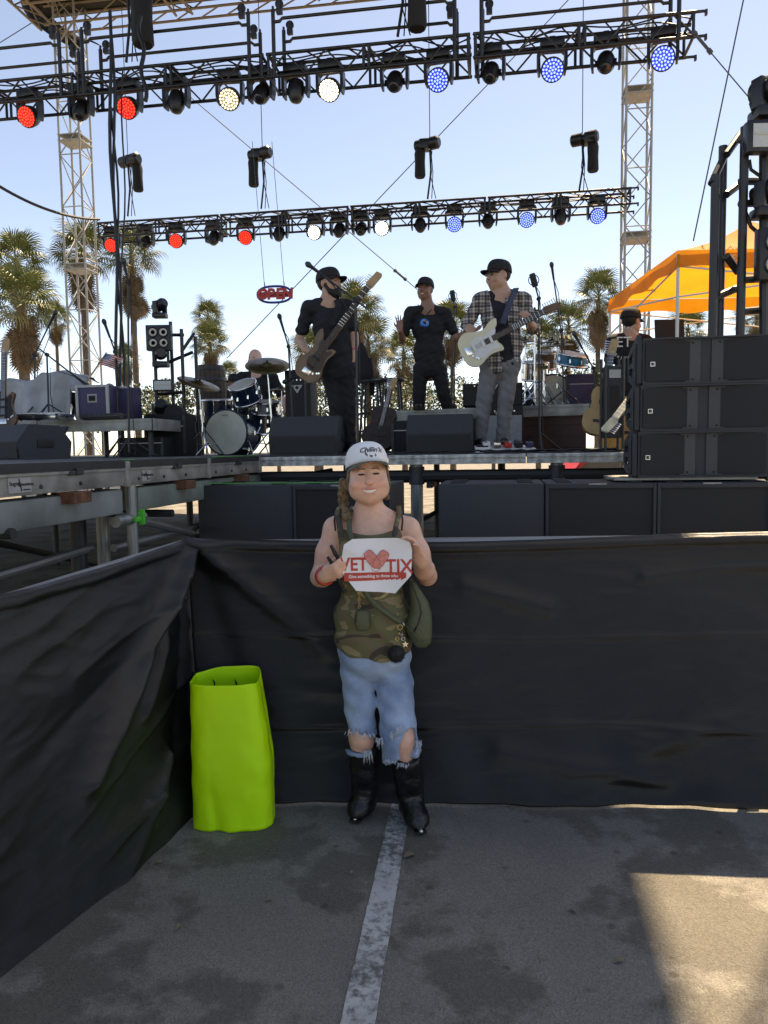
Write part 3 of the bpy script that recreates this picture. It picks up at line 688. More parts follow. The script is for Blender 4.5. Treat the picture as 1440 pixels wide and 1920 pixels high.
def barricade_left():
    o = Vector((CB.x, CB.y, 0)); t = thing('barricade', 'black scrim-covered barricade running beside the stage wing, with strong folds', 'fence', o)
    e = G(-40, 1880); topn = P(-40, 1122, e.y+.12); N = e-CB; Lx = N.length; ext = 1.35
    def f(i, j):
        s = i*ext; b = CB.lerp(e, s)-o; tp = CT.lerp(topn, s)-o; tp.z -= .05*math.sin(min(1, s)*math.pi)*.4
        p = tp.lerp(b, j); p.z = max(p.z, .012); x = s*Lx; z = p.z
        nr = Vector((.96, -.28, 0)); top = CT.z
        disp = .012*math.sin(x*4+z*2)+.010*math.sin(z*9+x*3)*j
        for (ax, az, bx, bz, a, wd) in ((.02, top, .80, .42, .085, .042), (.03, top, .46, .55, .05, .028), (.0, top, .25, .25, -.035, .07), (.1, .98, .85, .80, .012, .02), (.25, .85, 1.0, .62, -.03, .08),
                                        (.28, .33, .72, -.05, .030, .045), (.42, .22, .9, .16, .025, .06), (.05, .6, .9, .28, .010, .014), (.05, .35, .8, .1, .012, .03)):
            q, tt = seg(x, z, ax, az, bx, bz); disp += 1.25*a*math.exp(-(q/(wd*(.5+.8*tt)))**1.25)*(1-.45*tt)
        if j < .04: disp += .02*math.sqrt(max(0, 1-((j-.02)/.021)**2))
        disp += wrinkle(x, z)
        disp *= min(1, .25+s*6)
        return p+nr*disp
    MB().grid(f, 190, 130).build('scrim', 'scrim', t, True).modifiers.new('thick', 'SOLIDIFY').thickness = .003
    a = CT-o+Vector((-.02, 0, -.03)); b = CT.lerp(topn, ext)-o+Vector((-.02, 0, -.03)); rod('top_rail', a, b, .016, 'galv', t)
    for k in (.15, .6, 1.1):
        p = CB.lerp(e, k)-o; q = CT.lerp(topn, k)-o; rod('post', Vector((p.x-.12, p.y, 0)), Vector((q.x-.06, q.y, q.z-.05)), .016, 'galv', t)
barricade_front(); barricade_left()
# ================================================================== rolled poster
def poster():
    c = (G(368, 1545)+G(508, 1545))/2; wx = (G(508, 1545)-G(360, 1545)).length/2; c.y += .03
    m = mat('neon_green_card', (.56, .98, .010), .6, 0, .05, 3); n, L, b = nd(m)
    H = P(430, 1283, c.y-.1).z
    def f(i, j):
        th = 2*math.pi*i; ct, st = math.cos(th), math.sin(th); sg = lambda v, p: math.copysign(abs(v)**p, v)
        x = wx*sg(ct, .5); y = wx*.60*sg(st, .6); back = max(0, st)
        top = H-.012+back**.5*(.012+.016*(1+ct))+.002*math.sin(th*5)
        sh = max(0, j-.42)/.58
        if x > 0: x *= 1-.27*sh**1.25
        else: x *= 1-.03*sh
        y *= 1-.12*sh+.05*math.sin(j*5)*max(0, -st)
        if st < 0: y -= .014*math.exp(-((x-.01)/.02)**2)*math.exp(-(j/.16)**2)-.010*math.exp(-((x+.055+.05*j)/.018)**2)*math.exp(-(j/.3)**2)
        y += .003*mnoise.noise(Vector((x*14, j*7, 2)))+.001*mnoise.noise(Vector((x*40, j*22, st)))
        x += .004*mnoise.noise(Vector((st*3, j*8, 5)))
        return (x, y, top*j+.003+.012*(1-j)*(.5+.5*st)*0)
    t = thing('poster_roll', 'neon green poster board rolled into a tube standing on the asphalt', 'poster', c)
    o = MB().grid(f, 120, 60).build('card', m, t, True); o.modifiers.new('thick', 'SOLIDIFY').thickness = .0018
    ink = MB()
    for px, (dz) in ((400, .0), (441, .005)):
        p = P(px, 1284, c.y+.085)-c
        ink.tube([(p.x+.006*math.sin(k*.9), p.y-.0, p.z-.012+k*.009) for k in range(5)], [.0015, .003, .0035, .003, .0012], 6)
    ink.build('ink_mark', 'rubber', t)
poster()
def leaf(px, py, s, rz):
    p = G(px, py); q = MB().grid(lambda i, j: ((i-.5)*s, (j-.5)*s*.5*math.sin(math.pi*(.1+.8*i)), .006+.006*math.sin(i*3)+.004*j), 6, 4)
    o = q.build('dry_leaf', mat('dry_leaf', (.22, .17, .11), .8, 0, .2, 30), None, True, loc=p, rot=(0, 0, rz)); tag(o, 'small dry leaf lying on the asphalt', 'leaf', 'leaves on the asphalt')
for a in ((297, 1620, .03, .3), (767, 1607, .045, .5), (1075, 1710, .03, 2), (1160, 1805, .035, .2), (1015, 1800, .022, 1), (952, 1815, .03, 2.2), (335, 1742, .02, 1), (505, 1690, .025, .6), (870, 1530, .02, .2), (660, 1640, .02, .9)): leaf(*a)
# ================================================================== people: signed distance fields -> one continuous mesh
class Sdf:
    def __init__(s, lo, hi, h):
        s.lo = np.array(lo, float); s.h = h; s.n = np.ceil((np.array(hi)-s.lo)/h).astype(int)+1
        s.F = np.full(tuple(s.n), 9.0, np.float32)
    def _blk(s, a, b):
        i0 = np.clip(np.floor((np.array(a)-s.lo)/s.h).astype(int), 0, s.n-1); i1 = np.clip(np.ceil((np.array(b)-s.lo)/s.h).astype(int)+1, 1, s.n)
        if np.any(i1 <= i0): return None
        sl = tuple(slice(i0[k], i1[k]) for k in range(3))
        ax = [(s.lo[k]+s.h*np.arange(i0[k], i1[k])).astype(np.float32) for k in range(3)]
        return sl, ax[0][:, None, None], ax[1][None, :, None], ax[2][None, None, :]
    def _mix(s, sl, d, k, op):
        f = s.F[sl]
        if op == 'u':
            if k > 0: h = np.maximum(k-np.abs(f-d), 0)/k; s.F[sl] = np.minimum(f, d)-h*h*k*.25
            else: s.F[sl] = np.minimum(f, d)
        else:
            d = -d
            if k > 0: h = np.maximum(k-np.abs(f-d), 0)/k; s.F[sl] = np.maximum(f, d)+h*h*k*.25
            else: s.F[sl] = np.maximum(f, d)
    def cone(s, a, b, r1, r2, k=.02, op='u', fl=1.0, flax=None):
        a = np.array(a, float); b = np.array(b, float); m = max(r1, r2)+k+4*s.h
        B = s._blk(np.minimum(a, b)-m, np.maximum(a, b)+m)
        if B is None: return s
        sl, X, Y, Z = B; d = b-a; L2 = max(d@d, 1e-9)
        t = np.clip(((X-a[0])*d[0]+(Y-a[1])*d[1]+(Z-a[2])*d[2])/L2, 0, 1)
        ex, ey, ez = X-a[0]-t*d[0], Y-a[1]-t*d[1], Z-a[2]-t*d[2]
        if flax is not None:                         # flatten along an axis: scale that component up
            q = ex*flax[0]+ey*flax[1]+ez*flax[2]; g = (1/fl-1)*q; ex = ex+g*flax[0]; ey = ey+g*flax[1]; ez = ez+g*flax[2]
        s._mix(sl, np.sqrt(ex*ex+ey*ey+ez*ez)-(r1+t*(r2-r1)), k, op); return s
    def ell(s, c, r, k=.02, op='u', rot=None):
        c = np.array(c, float); r = np.array(r, float); m = r.max()+k+4*s.h
        B = s._blk(c-m, c+m)
        if B is None: return s
        sl, X, Y, Z = B; x, y, z = X-c[0], Y-c[1], Z-c[2]
        if rot is not None:
            q = np.array(rot.to_3x3() if hasattr(rot, 'to_3x3') else rot).T
            x, y, z = (q[0, 0]*x+q[0, 1]*y+q[0, 2]*z), (q[1, 0]*x+q[1, 1]*y+q[1, 2]*z), (q[2, 0]*x+q[2, 1]*y+q[2, 2]*z)
        k0 = np.sqrt((x/r[0])**2+(y/r[1])**2+(z/r[2])**2); k1 = np.sqrt((x/r[0]**2)**2+(y/r[1]**2)**2+(z/r[2]**2)**2)+1e-6
        s._mix(sl, k0*(k0-1)/k1, k, op); return s
    def fn(s, f, op='s', k=.004):                    # cut with a function of the full grid
        X, Y, Z = [(s.lo[i]+s.h*np.arange(s.n[i])).astype(np.float32) for i in range(3)]
        d = f(X[:, None, None], Y[None, :, None], Z[None, None, :])*np.ones(tuple(s.n), np.float32)
        s._mix((slice(None),)*3, d, k, op); return s
    def offset(s, f):
        X, Y, Z = [(s.lo[i]+s.h*np.arange(s.n[i])).astype(np.float32) for i in range(3)]
        s.F = s.F+f(X[:, None, None], Y[None, :, None], Z[None, None, :]).astype(np.float32); return s
    def mesh(s, name, m, smooth=True):               # naive surface nets
        F = np.pad(s.F, 1, constant_values=9.0); lo = s.lo-s.h
        S = F < 0
        c = S[:-1, :-1, :-1].astype(np.int8)
        for dx in (0, 1):
            for dy in (0, 1):
                for dz in (0, 1):
                    if dx+dy+dz: c = c+S[dx:S.shape[0]-1+dx, dy:S.shape[1]-1+dy, dz:S.shape[2]-1+dz]
        act = (c > 0) & (c < 8); I = np.argwhere(act); idx = np.full(act.shape, -1, np.int64); idx[act] = np.arange(len(I))
        acc = np.zeros((len(I), 3)); cnt = np.zeros(len(I))
        cor = [(a, b, d) for a in (0, 1) for b in (0, 1) for d in (0, 1)]
        for p in cor:
            for ax in range(3):
                if p[ax]: continue
                q = list(p); q[ax] = 1
                fa = F[I[:, 0]+p[0], I[:, 1]+p[1], I[:, 2]+p[2]]; fb = F[I[:, 0]+q[0], I[:, 1]+q[1], I[:, 2]+q[2]]
                w_ = (fa < 0) != (fb < 0); t = np.where(w_, fa/(fa-fb+1e-12), 0)
                pos = np.tile(np.array(p, float), (len(I), 1)); pos[:, ax] += t
                acc[w_] += pos[w_]; cnt[w_] += 1
        V = (I+acc/cnt[:, None])*s.h+lo
        quads = []
        for ax in range(3):
            u, v = (ax+1) % 3, (ax+2) % 3
            a = [slice(1, -1)]*3; b = [slice(1, -1)]*3; a[ax] = slice(0, -1); b[ax] = slice(1, None)
            fa = S[tuple(a)]; fb = S[tuple(b)]; E = np.argwhere(fa != fb)
            if not len(E): continue
            fl = fa[E[:, 0], E[:, 1], E[:, 2]]
            base = E.copy()
            for k in range(3):
                if k != ax: base[:, k] += 1
            def cell(du, dv):
                q = base.copy(); q[:, u] += du; q[:, v] += dv; return idx[q[:, 0], q[:, 1], q[:, 2]]
            Q = np.stack([cell(-1, -1), cell(0, -1), cell(0, 0), cell(-1, 0)], 1)
            Q[~fl] = Q[~fl][:, ::-1]; quads.append(Q)
        Q = np.concatenate(quads); Q = Q[(Q >= 0).all(1)]
        # a little Laplacian smoothing takes the voxel steps away
        E = np.concatenate([Q[:, [0, 1]], Q[:, [1, 2]], Q[:, [2, 3]], Q[:, [3, 0]]])
        for it in range(2):
            sm = np.zeros_like(V); ct = np.zeros(len(V))
            for a_, b_ in ((0, 1), (1, 0)): np.add.at(sm, E[:, a_], V[E[:, b_]]); np.add.at(ct, E[:, a_], 1)
            V = V*.5+.5*sm/np.maximum(ct, 1)[:, None]
        me = bpy.data.meshes.new(name); me.vertices.add(len(V)); me.vertices.foreach_set('co', V.astype(np.float32).ravel())
        me.loops.add(Q.size); me.loops.foreach_set('vertex_index', Q.astype(np.int32).ravel())
        me.polygons.add(len(Q)); me.polygons.foreach_set('loop_start', np.arange(0, Q.size, 4, dtype=np.int32))
        me.update(calc_edges=True); me.validate(); me.shade_smooth()
        if m is not None: me.materials.append(M[m] if isinstance(m, str) else m)
        s.V = V; return me
def vcol(me, V, fn, name='tint'):
    at = me.color_attributes.new(name, 'FLOAT_COLOR', 'POINT'); n = len(me.vertices)
    co = np.zeros(n*3, np.float32); me.vertices.foreach_get('co', co); c = fn(co.reshape(-1, 3)); at.data.foreach_set('color', np.concatenate([c, np.ones((n, 1))], 1).astype(np.float32).ravel())
def skin_mat(name, col):
    m = mat(name, col, .44, 0, .07, 45, .14, 260); n, L, b = nd(m)
    b.inputs['Subsurface Weight'].default_value = .12; b.inputs['Subsurface Radius'].default_value = (.012, .004, .002); b.inputs['Subsurface Scale'].default_value = .6
    src = b.inputs['Base Color'].links[0].from_socket
    a = n.new('ShaderNodeVertexColor'); a.layer_name = 'tint'; mx = n.new('ShaderNodeMix'); mx.data_type = 'RGBA'; mx.blend_type = 'MULTIPLY'; mx.inputs[0].default_value = 1
    L.new(src, mx.inputs[6]); L.new(a.outputs['Color'], mx.inputs[7]); L.new(mx.outputs[2], b.inputs['Base Color']); return m
def rotm(yaw, pitch=0, roll=0):      # head frame: yaw>0 turns the face to image right; faces -Y at 0
    return Matrix.Rotation(yaw, 3, 'Z') @ Matrix.Rotation(pitch, 3, 'X') @ Matrix.Rotation(roll, 3, 'Y')
def head(S, C, Rm, s=1.0, fat=1.0, beard=False, smile=0.0):
    q = lambda x, y, z: np.array(C)+np.array(Rm @ Vector((x*s, y*s, z*s)))
    e = lambda c, r, k=.02, op='u': S.ell(q(*c), [v*s for v in r], k*s, op, Rm)
    e((0, .012, .035), (.076, .096, .088), .02)                    # cranium
    e((0, -.03, -.02), (.066*fat, .062, .088), .03)                  # face
    e((0, -.045, -.082), (.036*fat, .036, .032), .035)               # chin
    for sx in (-1, 1):
        e((sx*.047*fat, -.012, -.058), (.024*fat, .045, .035), .03)     # jaw
        e((sx*.041*fat, -.068, -.032), (.024*fat, .020, .020), .022)        # cheek
        e((sx*.031, -.092, .008), (.017, .010, .009), .012, 's')     # eye socket
        e((sx*.031, -.080, .007), (.0145, .011, .010), .006)          # eyelids
        e((sx*.030, -.086, .026), (.020, .009, .006), .010)          # brow
        e((sx*.079, .012, -.005), (.010, .020, .031), .008)          # ear
        e((sx*.011, -.102, -.030), (.009, .010, .008), .008)         # nostril wing
    S.cone(q(0, -.090, .018), q(0, -.110, -.026), .009*s, .0145*s, .010*s)      # nose
    e((0, -.089, -.052), (.026, .012, .008), .010)                   # upper lip
    e((0, -.087, -.070), (.022, .012, .008), .010)                   # lower lip
    if smile:
        for i in range(-3, 4): e((i*.0098, -.103+abs(i)*.002, -.0675+(i*.0098)**2*12), (.0098, .016, .0075-abs(i)*.0014), .003, 's')
    return q
def hand(S, w_, d, nrm, L=.18, curl=(.3, .3, .3, .3), thumb=(.5, .3), side=1, k=.006, spread=.12, r=1.0):
    """w_: wrist, d: direction of the fingers, nrm: palm-side normal, side: +1/-1 where the thumb leaves"""
    w_ = np.array(w_, float); d = np.array(Vector(d).normalized()); nrm = np.array(nrm, float); nrm = nrm-d*(nrm@d); nrm /= np.linalg.norm(nrm); sd = np.cross(d, nrm)*side
    pl = L*.52; c = w_+d*pl*.5; tips = []
    rot = Matrix([[sd[i], nrm[i], d[i]] for i in range(3)])
    S.ell(c, (L*.24, L*.095, L*.31), .012, 'u', rot); S.cone(w_-d*.02, w_+d*.02, L*.145, L*.14, .015)
    lens = (.40, .45, .42, .33)
    for i in range(4):
        off = (.165, .055, -.055, -.155)[i]*L; p = w_+d*pl*(.94, 1.0, .97, .88)[i]+sd*off
        a = 0; dirv = d+sd*spread*(1.2-.8*i)*.5; dirv /= np.linalg.norm(dirv)
        S.cone(w_+d*pl*.45+sd*off*.8, p, L*.052*r, L*.050*r, k)
        for j, f in enumerate((.48, .29, .23)):
            a += curl[i]*(.9, 1.15, .8)[j]; dd = dirv*math.cos(a)+nrm*math.sin(a); q = p+dd*L*lens[i]*f
            S.cone(p, q, L*(.050-.004*j)*r, L*(.046-.005*j)*r, k); p = q
        tips.append(p)
    b = w_+d*pl*.22+sd*L*.15; t1 = d*.65+sd*thumb[0]+nrm*thumb[1]; t1 /= np.linalg.norm(t1); m_ = b+t1*L*.24; t2 = t1+d*.35+nrm*thumb[1]*.8-sd*thumb[0]*.4; t2 /= np.linalg.norm(t2)
    S.cone(w_+d*pl*.1+sd*L*.05, b, L*.085, L*.075, .012); S.cone(b, m_, L*.068*r, L*.058*r, k); S.cone(m_, m_+t2*L*.17, L*.056*r, L*.044*r, k)
    return tips
def limb(S, pts, rs, k=.03, op='u'):
    for i in range(len(pts)-1): S.cone(pts[i], pts[i+1], rs[i], rs[i+1], k, op)
def cap(t, C, Rm, s, m, bill_m, pitch=.0, size=1.0):
    hm = Matrix.Translation(Vector(C)) @ Rm.to_4x4() @ Matrix.Rotation(pitch, 4, 'X'); b = MB(); q = s*size
    n = 28
    def crown(i, j):
        a = i*2*math.pi; z = .022+.098*math.sin(j*math.pi/2)**.9; r = math.cos(j*math.pi/2)**.55 if j < .999 else .02
        x = .087*r*math.cos(a); y = .012+.107*r*math.sin(a)
        if y < 0: z += .012*(1-j)*abs(math.cos(a*1))*.0+.010*(-y/.1)*(1-j*.5)*.6
        return hm @ Vector((x*q, y*q, z*q))
    b.grid(crown, n, 12); c = b.build('cap', m, t, True); c.modifiers.new('thick', 'SOLIDIFY').thickness = -.002
    v = MB()
    def bill(i, j):
        a = math.pi*(1.12+.76*i); ca, sa = math.cos(a), math.sin(a); x = .087*ca*(1+.02*j); y = .012+.105*sa-.075*j*(abs(sa)**.7); z = .026-.014*j-.020*(ca*ca)*(.3+j*.6)
        return hm @ Vector((x*q, y*q, z*q))
    v.grid(bill, 20, 6).build('brim', bill_m, c, True).modifiers.new('thick', 'SOLIDIFY').thickness = .003
    MB().lathe([(.007*q, 0), (.006*q, .004*q), (.002*q, .006*q)], hm @ Vector((0, .012*q, .119*q)), None, 10).build('button', m, c, True)
    return c, hm
def loft(rows, n=20, pw=2.4):                         # rows: (center Vector, half-width x, half-depth y); superellipse rings
    b = MB(); N = len(rows)
    for c, rx, ry in rows:
        for i in range(n):
            a = 2*math.pi*i/n; ca, sa = math.cos(a), math.sin(a)
            b.v.append((c[0]+rx*math.copysign(abs(ca)**(2/pw), ca), c[1]+ry*math.copysign(abs(sa)**(2/pw), sa), c[2]))
    for k in range(N-1):
        for i in range(n): j = (i+1) % n; b.f.append((k*n+i, k*n+j, (k+1)*n+j, (k+1)*n+i))
    b.f.append(tuple(range(n))[::-1]); b.f.append(tuple((N-1)*n+i for i in range(n))); return b
def ring(c, axis, r, tr, n=16, m=6, flat=1.0):
    ax = Vector(axis).normalized(); u = ax.orthogonal().normalized(); v = ax.cross(u); c = Vector(c)
    b = MB()
    for i in range(n):
        a = 2*math.pi*i/n; e = u*math.cos(a)+v*math.sin(a)
        for k in range(m):
            t = 2*math.pi*k/m; b.v.append(tuple(c+e*(r+tr*math.cos(t))+ax*(tr*flat*math.sin(t))))
    for i in range(n):
        for k in range(m): b.f.append((i*m+k, ((i+1) % n)*m+k, ((i+1) % n)*m+(k+1) % m, i*m+(k+1) % m))
    return b
def denim(name, c1, c2):
    m = mat(name, c1, .8, 0, .1, 7, .25, 160, col2=c2, sheen=.2); return m
M['denim'] = denim('washed_denim', (.36, .48, .66), (.13, .21, .36)); M['fray'] = mat('frayed_denim', (.62, .68, .76), .9, 0, .1, 40, .3, 200)
def camo_mat():
    m = mat('camo_cotton', (.1, .1, .05), .85, 0, .1, 8, .2, 180); n, L, b = nd(m)
    tc = n.new('ShaderNodeTexCoord'); mp = n.new('ShaderNodeMapping'); mp.inputs['Scale'].default_value = (1, 1, 2.1); L.new(tc.outputs['Object'], mp.inputs['Vector'])
    no = n.new('ShaderNodeTexNoise'); no.inputs['Scale'].default_value = 8.5; no.inputs['Detail'].default_value = 1.6; no.inputs['Distortion'].default_value = .5; L.new(mp.outputs['Vector'], no.inputs['Vector'])
    r = n.new('ShaderNodeValToRGB'); r.color_ramp.interpolation = 'CONSTANT'; e = r.color_ramp.elements
    e[0].position = 0; e[0].color = (.06, .052, .036, 1); e[1].position = .40; e[1].color = (.155, .115, .068, 1)
    x = e.new(.50); x.color = (.13, .13, .06, 1); x = e.new(.60); x.color = (.27, .215, .12, 1)
    L.new(no.outputs['Fac'], r.inputs['Fac']); L.new(r.outputs['Color'], b.inputs['Base Color']); return m
M['camo'] = camo_mat()
M['olive'] = mat('olive_nylon', (.085, .10, .052), .55, 0, .1, 10, .15, 120); M['boot'] = mat('black_boot_leather', (.010, .010, .011), .32, 0, .3, 14, .3, 50)
M['capwhite'] = mat('white_cotton_cap', (.80, .80, .82), .8, 0, .03, 12, .15, 200); M['capunder'] = mat('cap_under', (.10, .12, .09), .8, 0, .1, 12)
M['hair'] = mat('dark_blond_hair', (.27, .17, .085), .5, 0, .35, 60, .6, 160); M['teeth'] = mat('teeth', (.82, .79, .70), .3, 0, .02, 10); M['eyedark'] = mat('eye_dark', (.03, .02, .018), .3, 0, .1, 10)
M['paper'] = mat('white_paper', (.80, .81, .84), .8, 0, .03, 6); M['printred'] = mat('print_red', (.62, .07, .05), .7, 0, .12, 60); M['printpink'] = mat('print_faded_red', (.74, .26, .22), .7, 0, .15, 90)
M['skin_f'] = skin_mat('fair_skin', (.80, .47, .345)); M['skin_m'] = skin_mat('tanned_skin', (.55, .32, .22)); M['skin_d'] = skin_mat('brown_skin', (.32, .16, .10))
def girl():
    Y0 = 3.08; B = G(722, 1545); B.y = Y0; B.z = 0
    t = thing('person', 'girl in white cap, camo tank top and ripped jeans holding a paper sign', 'person', B)
    q = lambda px, py, dy=0.0: np.array(P(px, py, Y0+dy)-B)
    HC = q(690, 893, -.05); HR = rotm(.06, R(-4), R(-3)); hs = .95
    S = Sdf((-.36, -.46, -.01), (.36, .22, 1.62), .0058)
    # torso
    S.ell(q(695, 1000), (.128, .088, .10), .03); S.ell(q(696, 1060, -.01), (.132, .10, .13), .04); S.ell(q(697, 1150), (.134, .104, .14), .05); S.ell(q(702, 1220), (.142, .104, .10), .05)
    limb(S, [q(692, 930, -.02), q(693, 960, -.01), q(695, 985, .01)], [.052, .054, .075], .03)
    sL, sR = q(629, 991, .01), q(765, 992, .01)
    S.cone(q(670, 972, .02), sL, .040, .042, .04); S.cone(q(720, 972, .02), sR, .040, .042, .04)
    eL, eR = q(600, 1082, .0), q(801, 1080, .0); wL, wR = q(612, 1079, -.22), q(787, 1048, -.22)
    for s_, e_, w_ in ((sL, eL, wL), (sR, eR, wR)):
        limb(S, [s_, (s_+e_)/2, e_], [.046, .045, .037], .03); limb(S, [e_, e_*.6+w_*.4, w_], [.037, .039, .026], .02)
    hand(S, wL, q(646, 1064, -.31)-wL, (.5, .2, .4), L=.155, curl=(.75, .8, .85, .9), thumb=(.25, .75), side=1)
    hand(S, wR, q(775, 1006, -.285)-wR, (-.75, -.6, .1), L=.158, curl=(.85, .45, .28, .30), thumb=(.45, .55), side=-1, spread=.35)
    for h_, k_, a_, r_ in ((q(668, 1262), q(678, 1382, -.02), q(682, 1500, .05), .080), (q(738, 1262), q(752, 1385, -.06), q(769, 1510, .0), .080)):
        limb(S, [h_, k_, a_], [r_*.70, .048, .036], .03)
    Q = head(S, HC, HR, hs, fat=1.17, smile=1)
    me = S.mesh('body', 'skin_f')
    inv = np.array(HR.transposed())
    def tint(v):
        l = (v-HC)@inv.T/hs; c = np.ones((len(v), 3))
        lips = np.exp(-((l[:, 0]/.029)**4+((l[:, 2]+.061)/.0165)**4+((l[:, 1]+.092)/.02)**4)); c *= 1-lips[:, None]*np.array([.12, .42, .38])
        for sx in (-1, 1):
            ck = np.exp(-(((l[:, 0]-sx*.04)/.024)**2+((l[:, 2]+.03)/.02)**2+((l[:, 1]+.075)/.03)**2)); c *= 1-ck[:, None]*np.array([.0, .20, .18])
        ns = np.exp(-((l[:, 0]/.014)**2+((l[:, 2]+.025)/.018)**2+((l[:, 1]+.112)/.02)**2)); c *= 1-ns[:, None]*np.array([0, .18, .16]); return c
    vcol(me, None, tint); body = link('body', me, t)
    Q2 = lambda x, y, z: Vector(Q(x, y, z))
    b = MB()
    for sx in (-1, 1): b.add(*ball(Q2(sx*.0305, -.0905, .0055), (.0150*hs, .005, .0042*hs), HR))
    b.build('eyes', 'eyedark', t, True)
    b = MB()
    for sx in (-1, 1): b.tube([Q2(sx*x, -.094+.35*(x-.03)**2*40*.02, z) for x, z in ((.013, .0255), (.024, .028), (.036, .0265), (.047, .020))], [.0018, .0028, .0026, .0012], 6)
    b.build('eyebrows', mat('brow_hair', (.22, .13, .075), .7, 0, .2, 60), t, True)
    MB().tube([Q2(x, -.0885+abs(x)*.28, -.0655+x*x*14) for x in (-.030, -.021, -.0105, 0, .0105, .021, .030)], [.002, .006, .0076, .0080, .0076, .006, .002], 8).build('teeth', 'teeth', t, True)
    # hair: sides and two braids
    S = Sdf(HC+np.array((-.14, -.12, -.26)), HC+np.array((.14, .16, .12)), .005)
    S.ell(np.array(Q(0, .03, .01)), (.083, .085, .085), .02, 'u', HR)
    for sx in (-1, 1):
        for k in range(5): S.cone(Q(sx*.078, -.035+.012*k, .03), Q(sx*.083, -.005+.012*k, -.05), .008, .009, .006)
    pts = [(645, 905), (641, 920), (645, 932), (642, 944)]
    for k in range(9):
        f = k/8; px = 646-3*math.sin(f*3)+(3.5 if k % 2 else -3.5); S.ell(q(px, 903+f*48, -.035+.004*k), (.017, .018, .016), .006)
    S.cone(q(646, 948, -.03), q(650, 970, -.065), .012, .019, .01); S.cone(q(650, 968, -.065), q(656, 975, -.075), .017, .006, .01)
    for k in range(6): S.ell(q(723+(2.5 if k % 2 else -2.5), 900+k*6.5, .0), (.013, .015, .013), .006)
    S.ell(np.array(Q(0, -.065, -.02)), (.066, .06, .085), .01, 's', HR)
    me = S.mesh('hair', 'hair'); link('hair', me, t)
    # cap with printed badge
    c, hm = cap(t, HC+np.array((0, .002, .016)), rotm(.13, R(-3), R(-4)), hs, 'capwhite', 'capunder', pitch=R(-9), size=1.03)
    qq = hs*1.03
    def on_cap(x, z, off):
        sn = min(.999, max(0, (z-.022)/.098))**(1/.9); r = math.sqrt(max(0, 1-sn*sn))**.55; y = .012-.107*math.sqrt(max(.0004, r*r-(x/.087)**2))-off
        if y < 0: z += .006*(-y/.1)*(1-.5*math.asin(sn)*2/math.pi)
        return hm @ Vector((x*qq, y*qq, z*qq))
    def print_on(me, off, cx, cz, sc, name, m, par=c):
        for v in me.vertices: v.co = on_cap(cx+v.co.x*sc, cz+v.co.y*sc, off+v.co.z)
        me.materials.clear(); me.materials.append(M[m] if isinstance(m, str) else m); link(name, me, par)
    b = MB()
    for r0, r1 in ((.024, .033),):
        for i in range(40):
            a0, a1 = 2*math.pi*i/40, 2*math.pi*(i+1)/40; o = len(b.v)
            b.v += [(r*math.cos(a), r*math.sin(a), 0) for r, a in ((r0, a0), (r1, a0), (r1, a1), (r0, a1))]; b.f.append((o, o+1, o+2, o+3))
    print_on(b.mesh('badge_ring', None), .0016, .012, .070, 1.0, 'badge_ring', mat('print_grey', (.18, .18, .19), .8, 0, .3, 120))
    for txt, sz, z, sh, mm in (("Chillin'it", .030, .070, .35, 'rubber'), ('COLD', .006, .0935, 0, 'capwhite'), ('DRINKS', .006, .0425, 0, 'capwhite')):
        if sz < .01: continue
        o = text_mesh(txt, sz, 'tmp', mm, None, (0, 0, 0), (0, 0, 0), sh, 0, .95, .0006); me = o.data; bpy.data.objects.remove(o); print_on(me, .003, .010, z, 1.0, 'cap_lettering', mm)
    # tank top
    S = Sdf((-.24, -.2, .58), (.24, .2, 1.32), .0062); g = .010
    S.ell(q(695, 1005), (.130+g, .090+g, .10), .03); S.ell(q(696, 1060, -.01), (.134+g, .102+g, .13), .04); S.ell(q(697, 1150), (.136+g, .108+g, .15), .05)
    S.cone(q(699, 1165), q(701, 1262), .148, .168, .05, 'u', .74, (0, 1, 0))
    zt = q(695, 1004, -.1)[2]; zh = q(700, 1243, -.12)[2]
    S.fn(lambda X, Y, Z: zt+.02*(np.abs(X-q(695, 1000)[0])/.1)**2-Z+.05*(Y > .0)*0)     # neckline
    S.fn(lambda X, Y, Z: Z-(zh+.022*(X/.16)**2+.004*np.sin(X*60)))          # hem (curved up at the sides)
    S.F = -S.F if False else S.F
    S.offset(lambda X, Y, Z: .0045*np.sin(Z*58+X*22+np.sin(X*20)*1.6)*(Z < 1.02)+.002*np.sin(Z*95-X*30)*(Z < .9)+0*Y)
    sh = link('tank_top', S.mesh('tank_top', 'camo'), t)
    for pts, w_ in (([q(640, 1010, -.11), q(637, 985, -.085), q(634, 963, -.03), q(640, 952, .03), q(648, 975, .10)], .024), ([q(739, 1010, -.115), q(743, 985, -.088), q(748, 962, -.03), q(746, 950, .03), q(740, 975, .10)], .021)):
        strap(pts, w_, .006).build('strap', 'camo', sh, True)
    for pts in ([q(629, 995, -.075), q(627, 975, -.05), q(630, 958, .0)], [q(753, 995, -.08), q(755, 975, -.05), q(752, 957, .0)]): MB().tube(pts, .0035, 6).build('bra_strap', 'rubber', sh, True)
    # printed emblem peeking out under the paper
    em = MB(); ec = q(701, 1106, -.13)
    for i in range(24):
        a0, a1 = math.pi+math.pi*i/24, math.pi+math.pi*(i+1)/24; o = len(em.v)
        for r, a in ((.050, a0), (.064, a0), (.064, a1), (.050, a1)): x, z = r*math.cos(a), .62*r*math.sin(a); em.v.append((ec[0]+x, ec[1]+.6*x*x*3, ec[2]+z))
        em.f.append((o, o+1, o+2, o+3))
    em.build('print', mat('tan_print', (.42, .34, .16), .8, 0, .2, 60), sh)
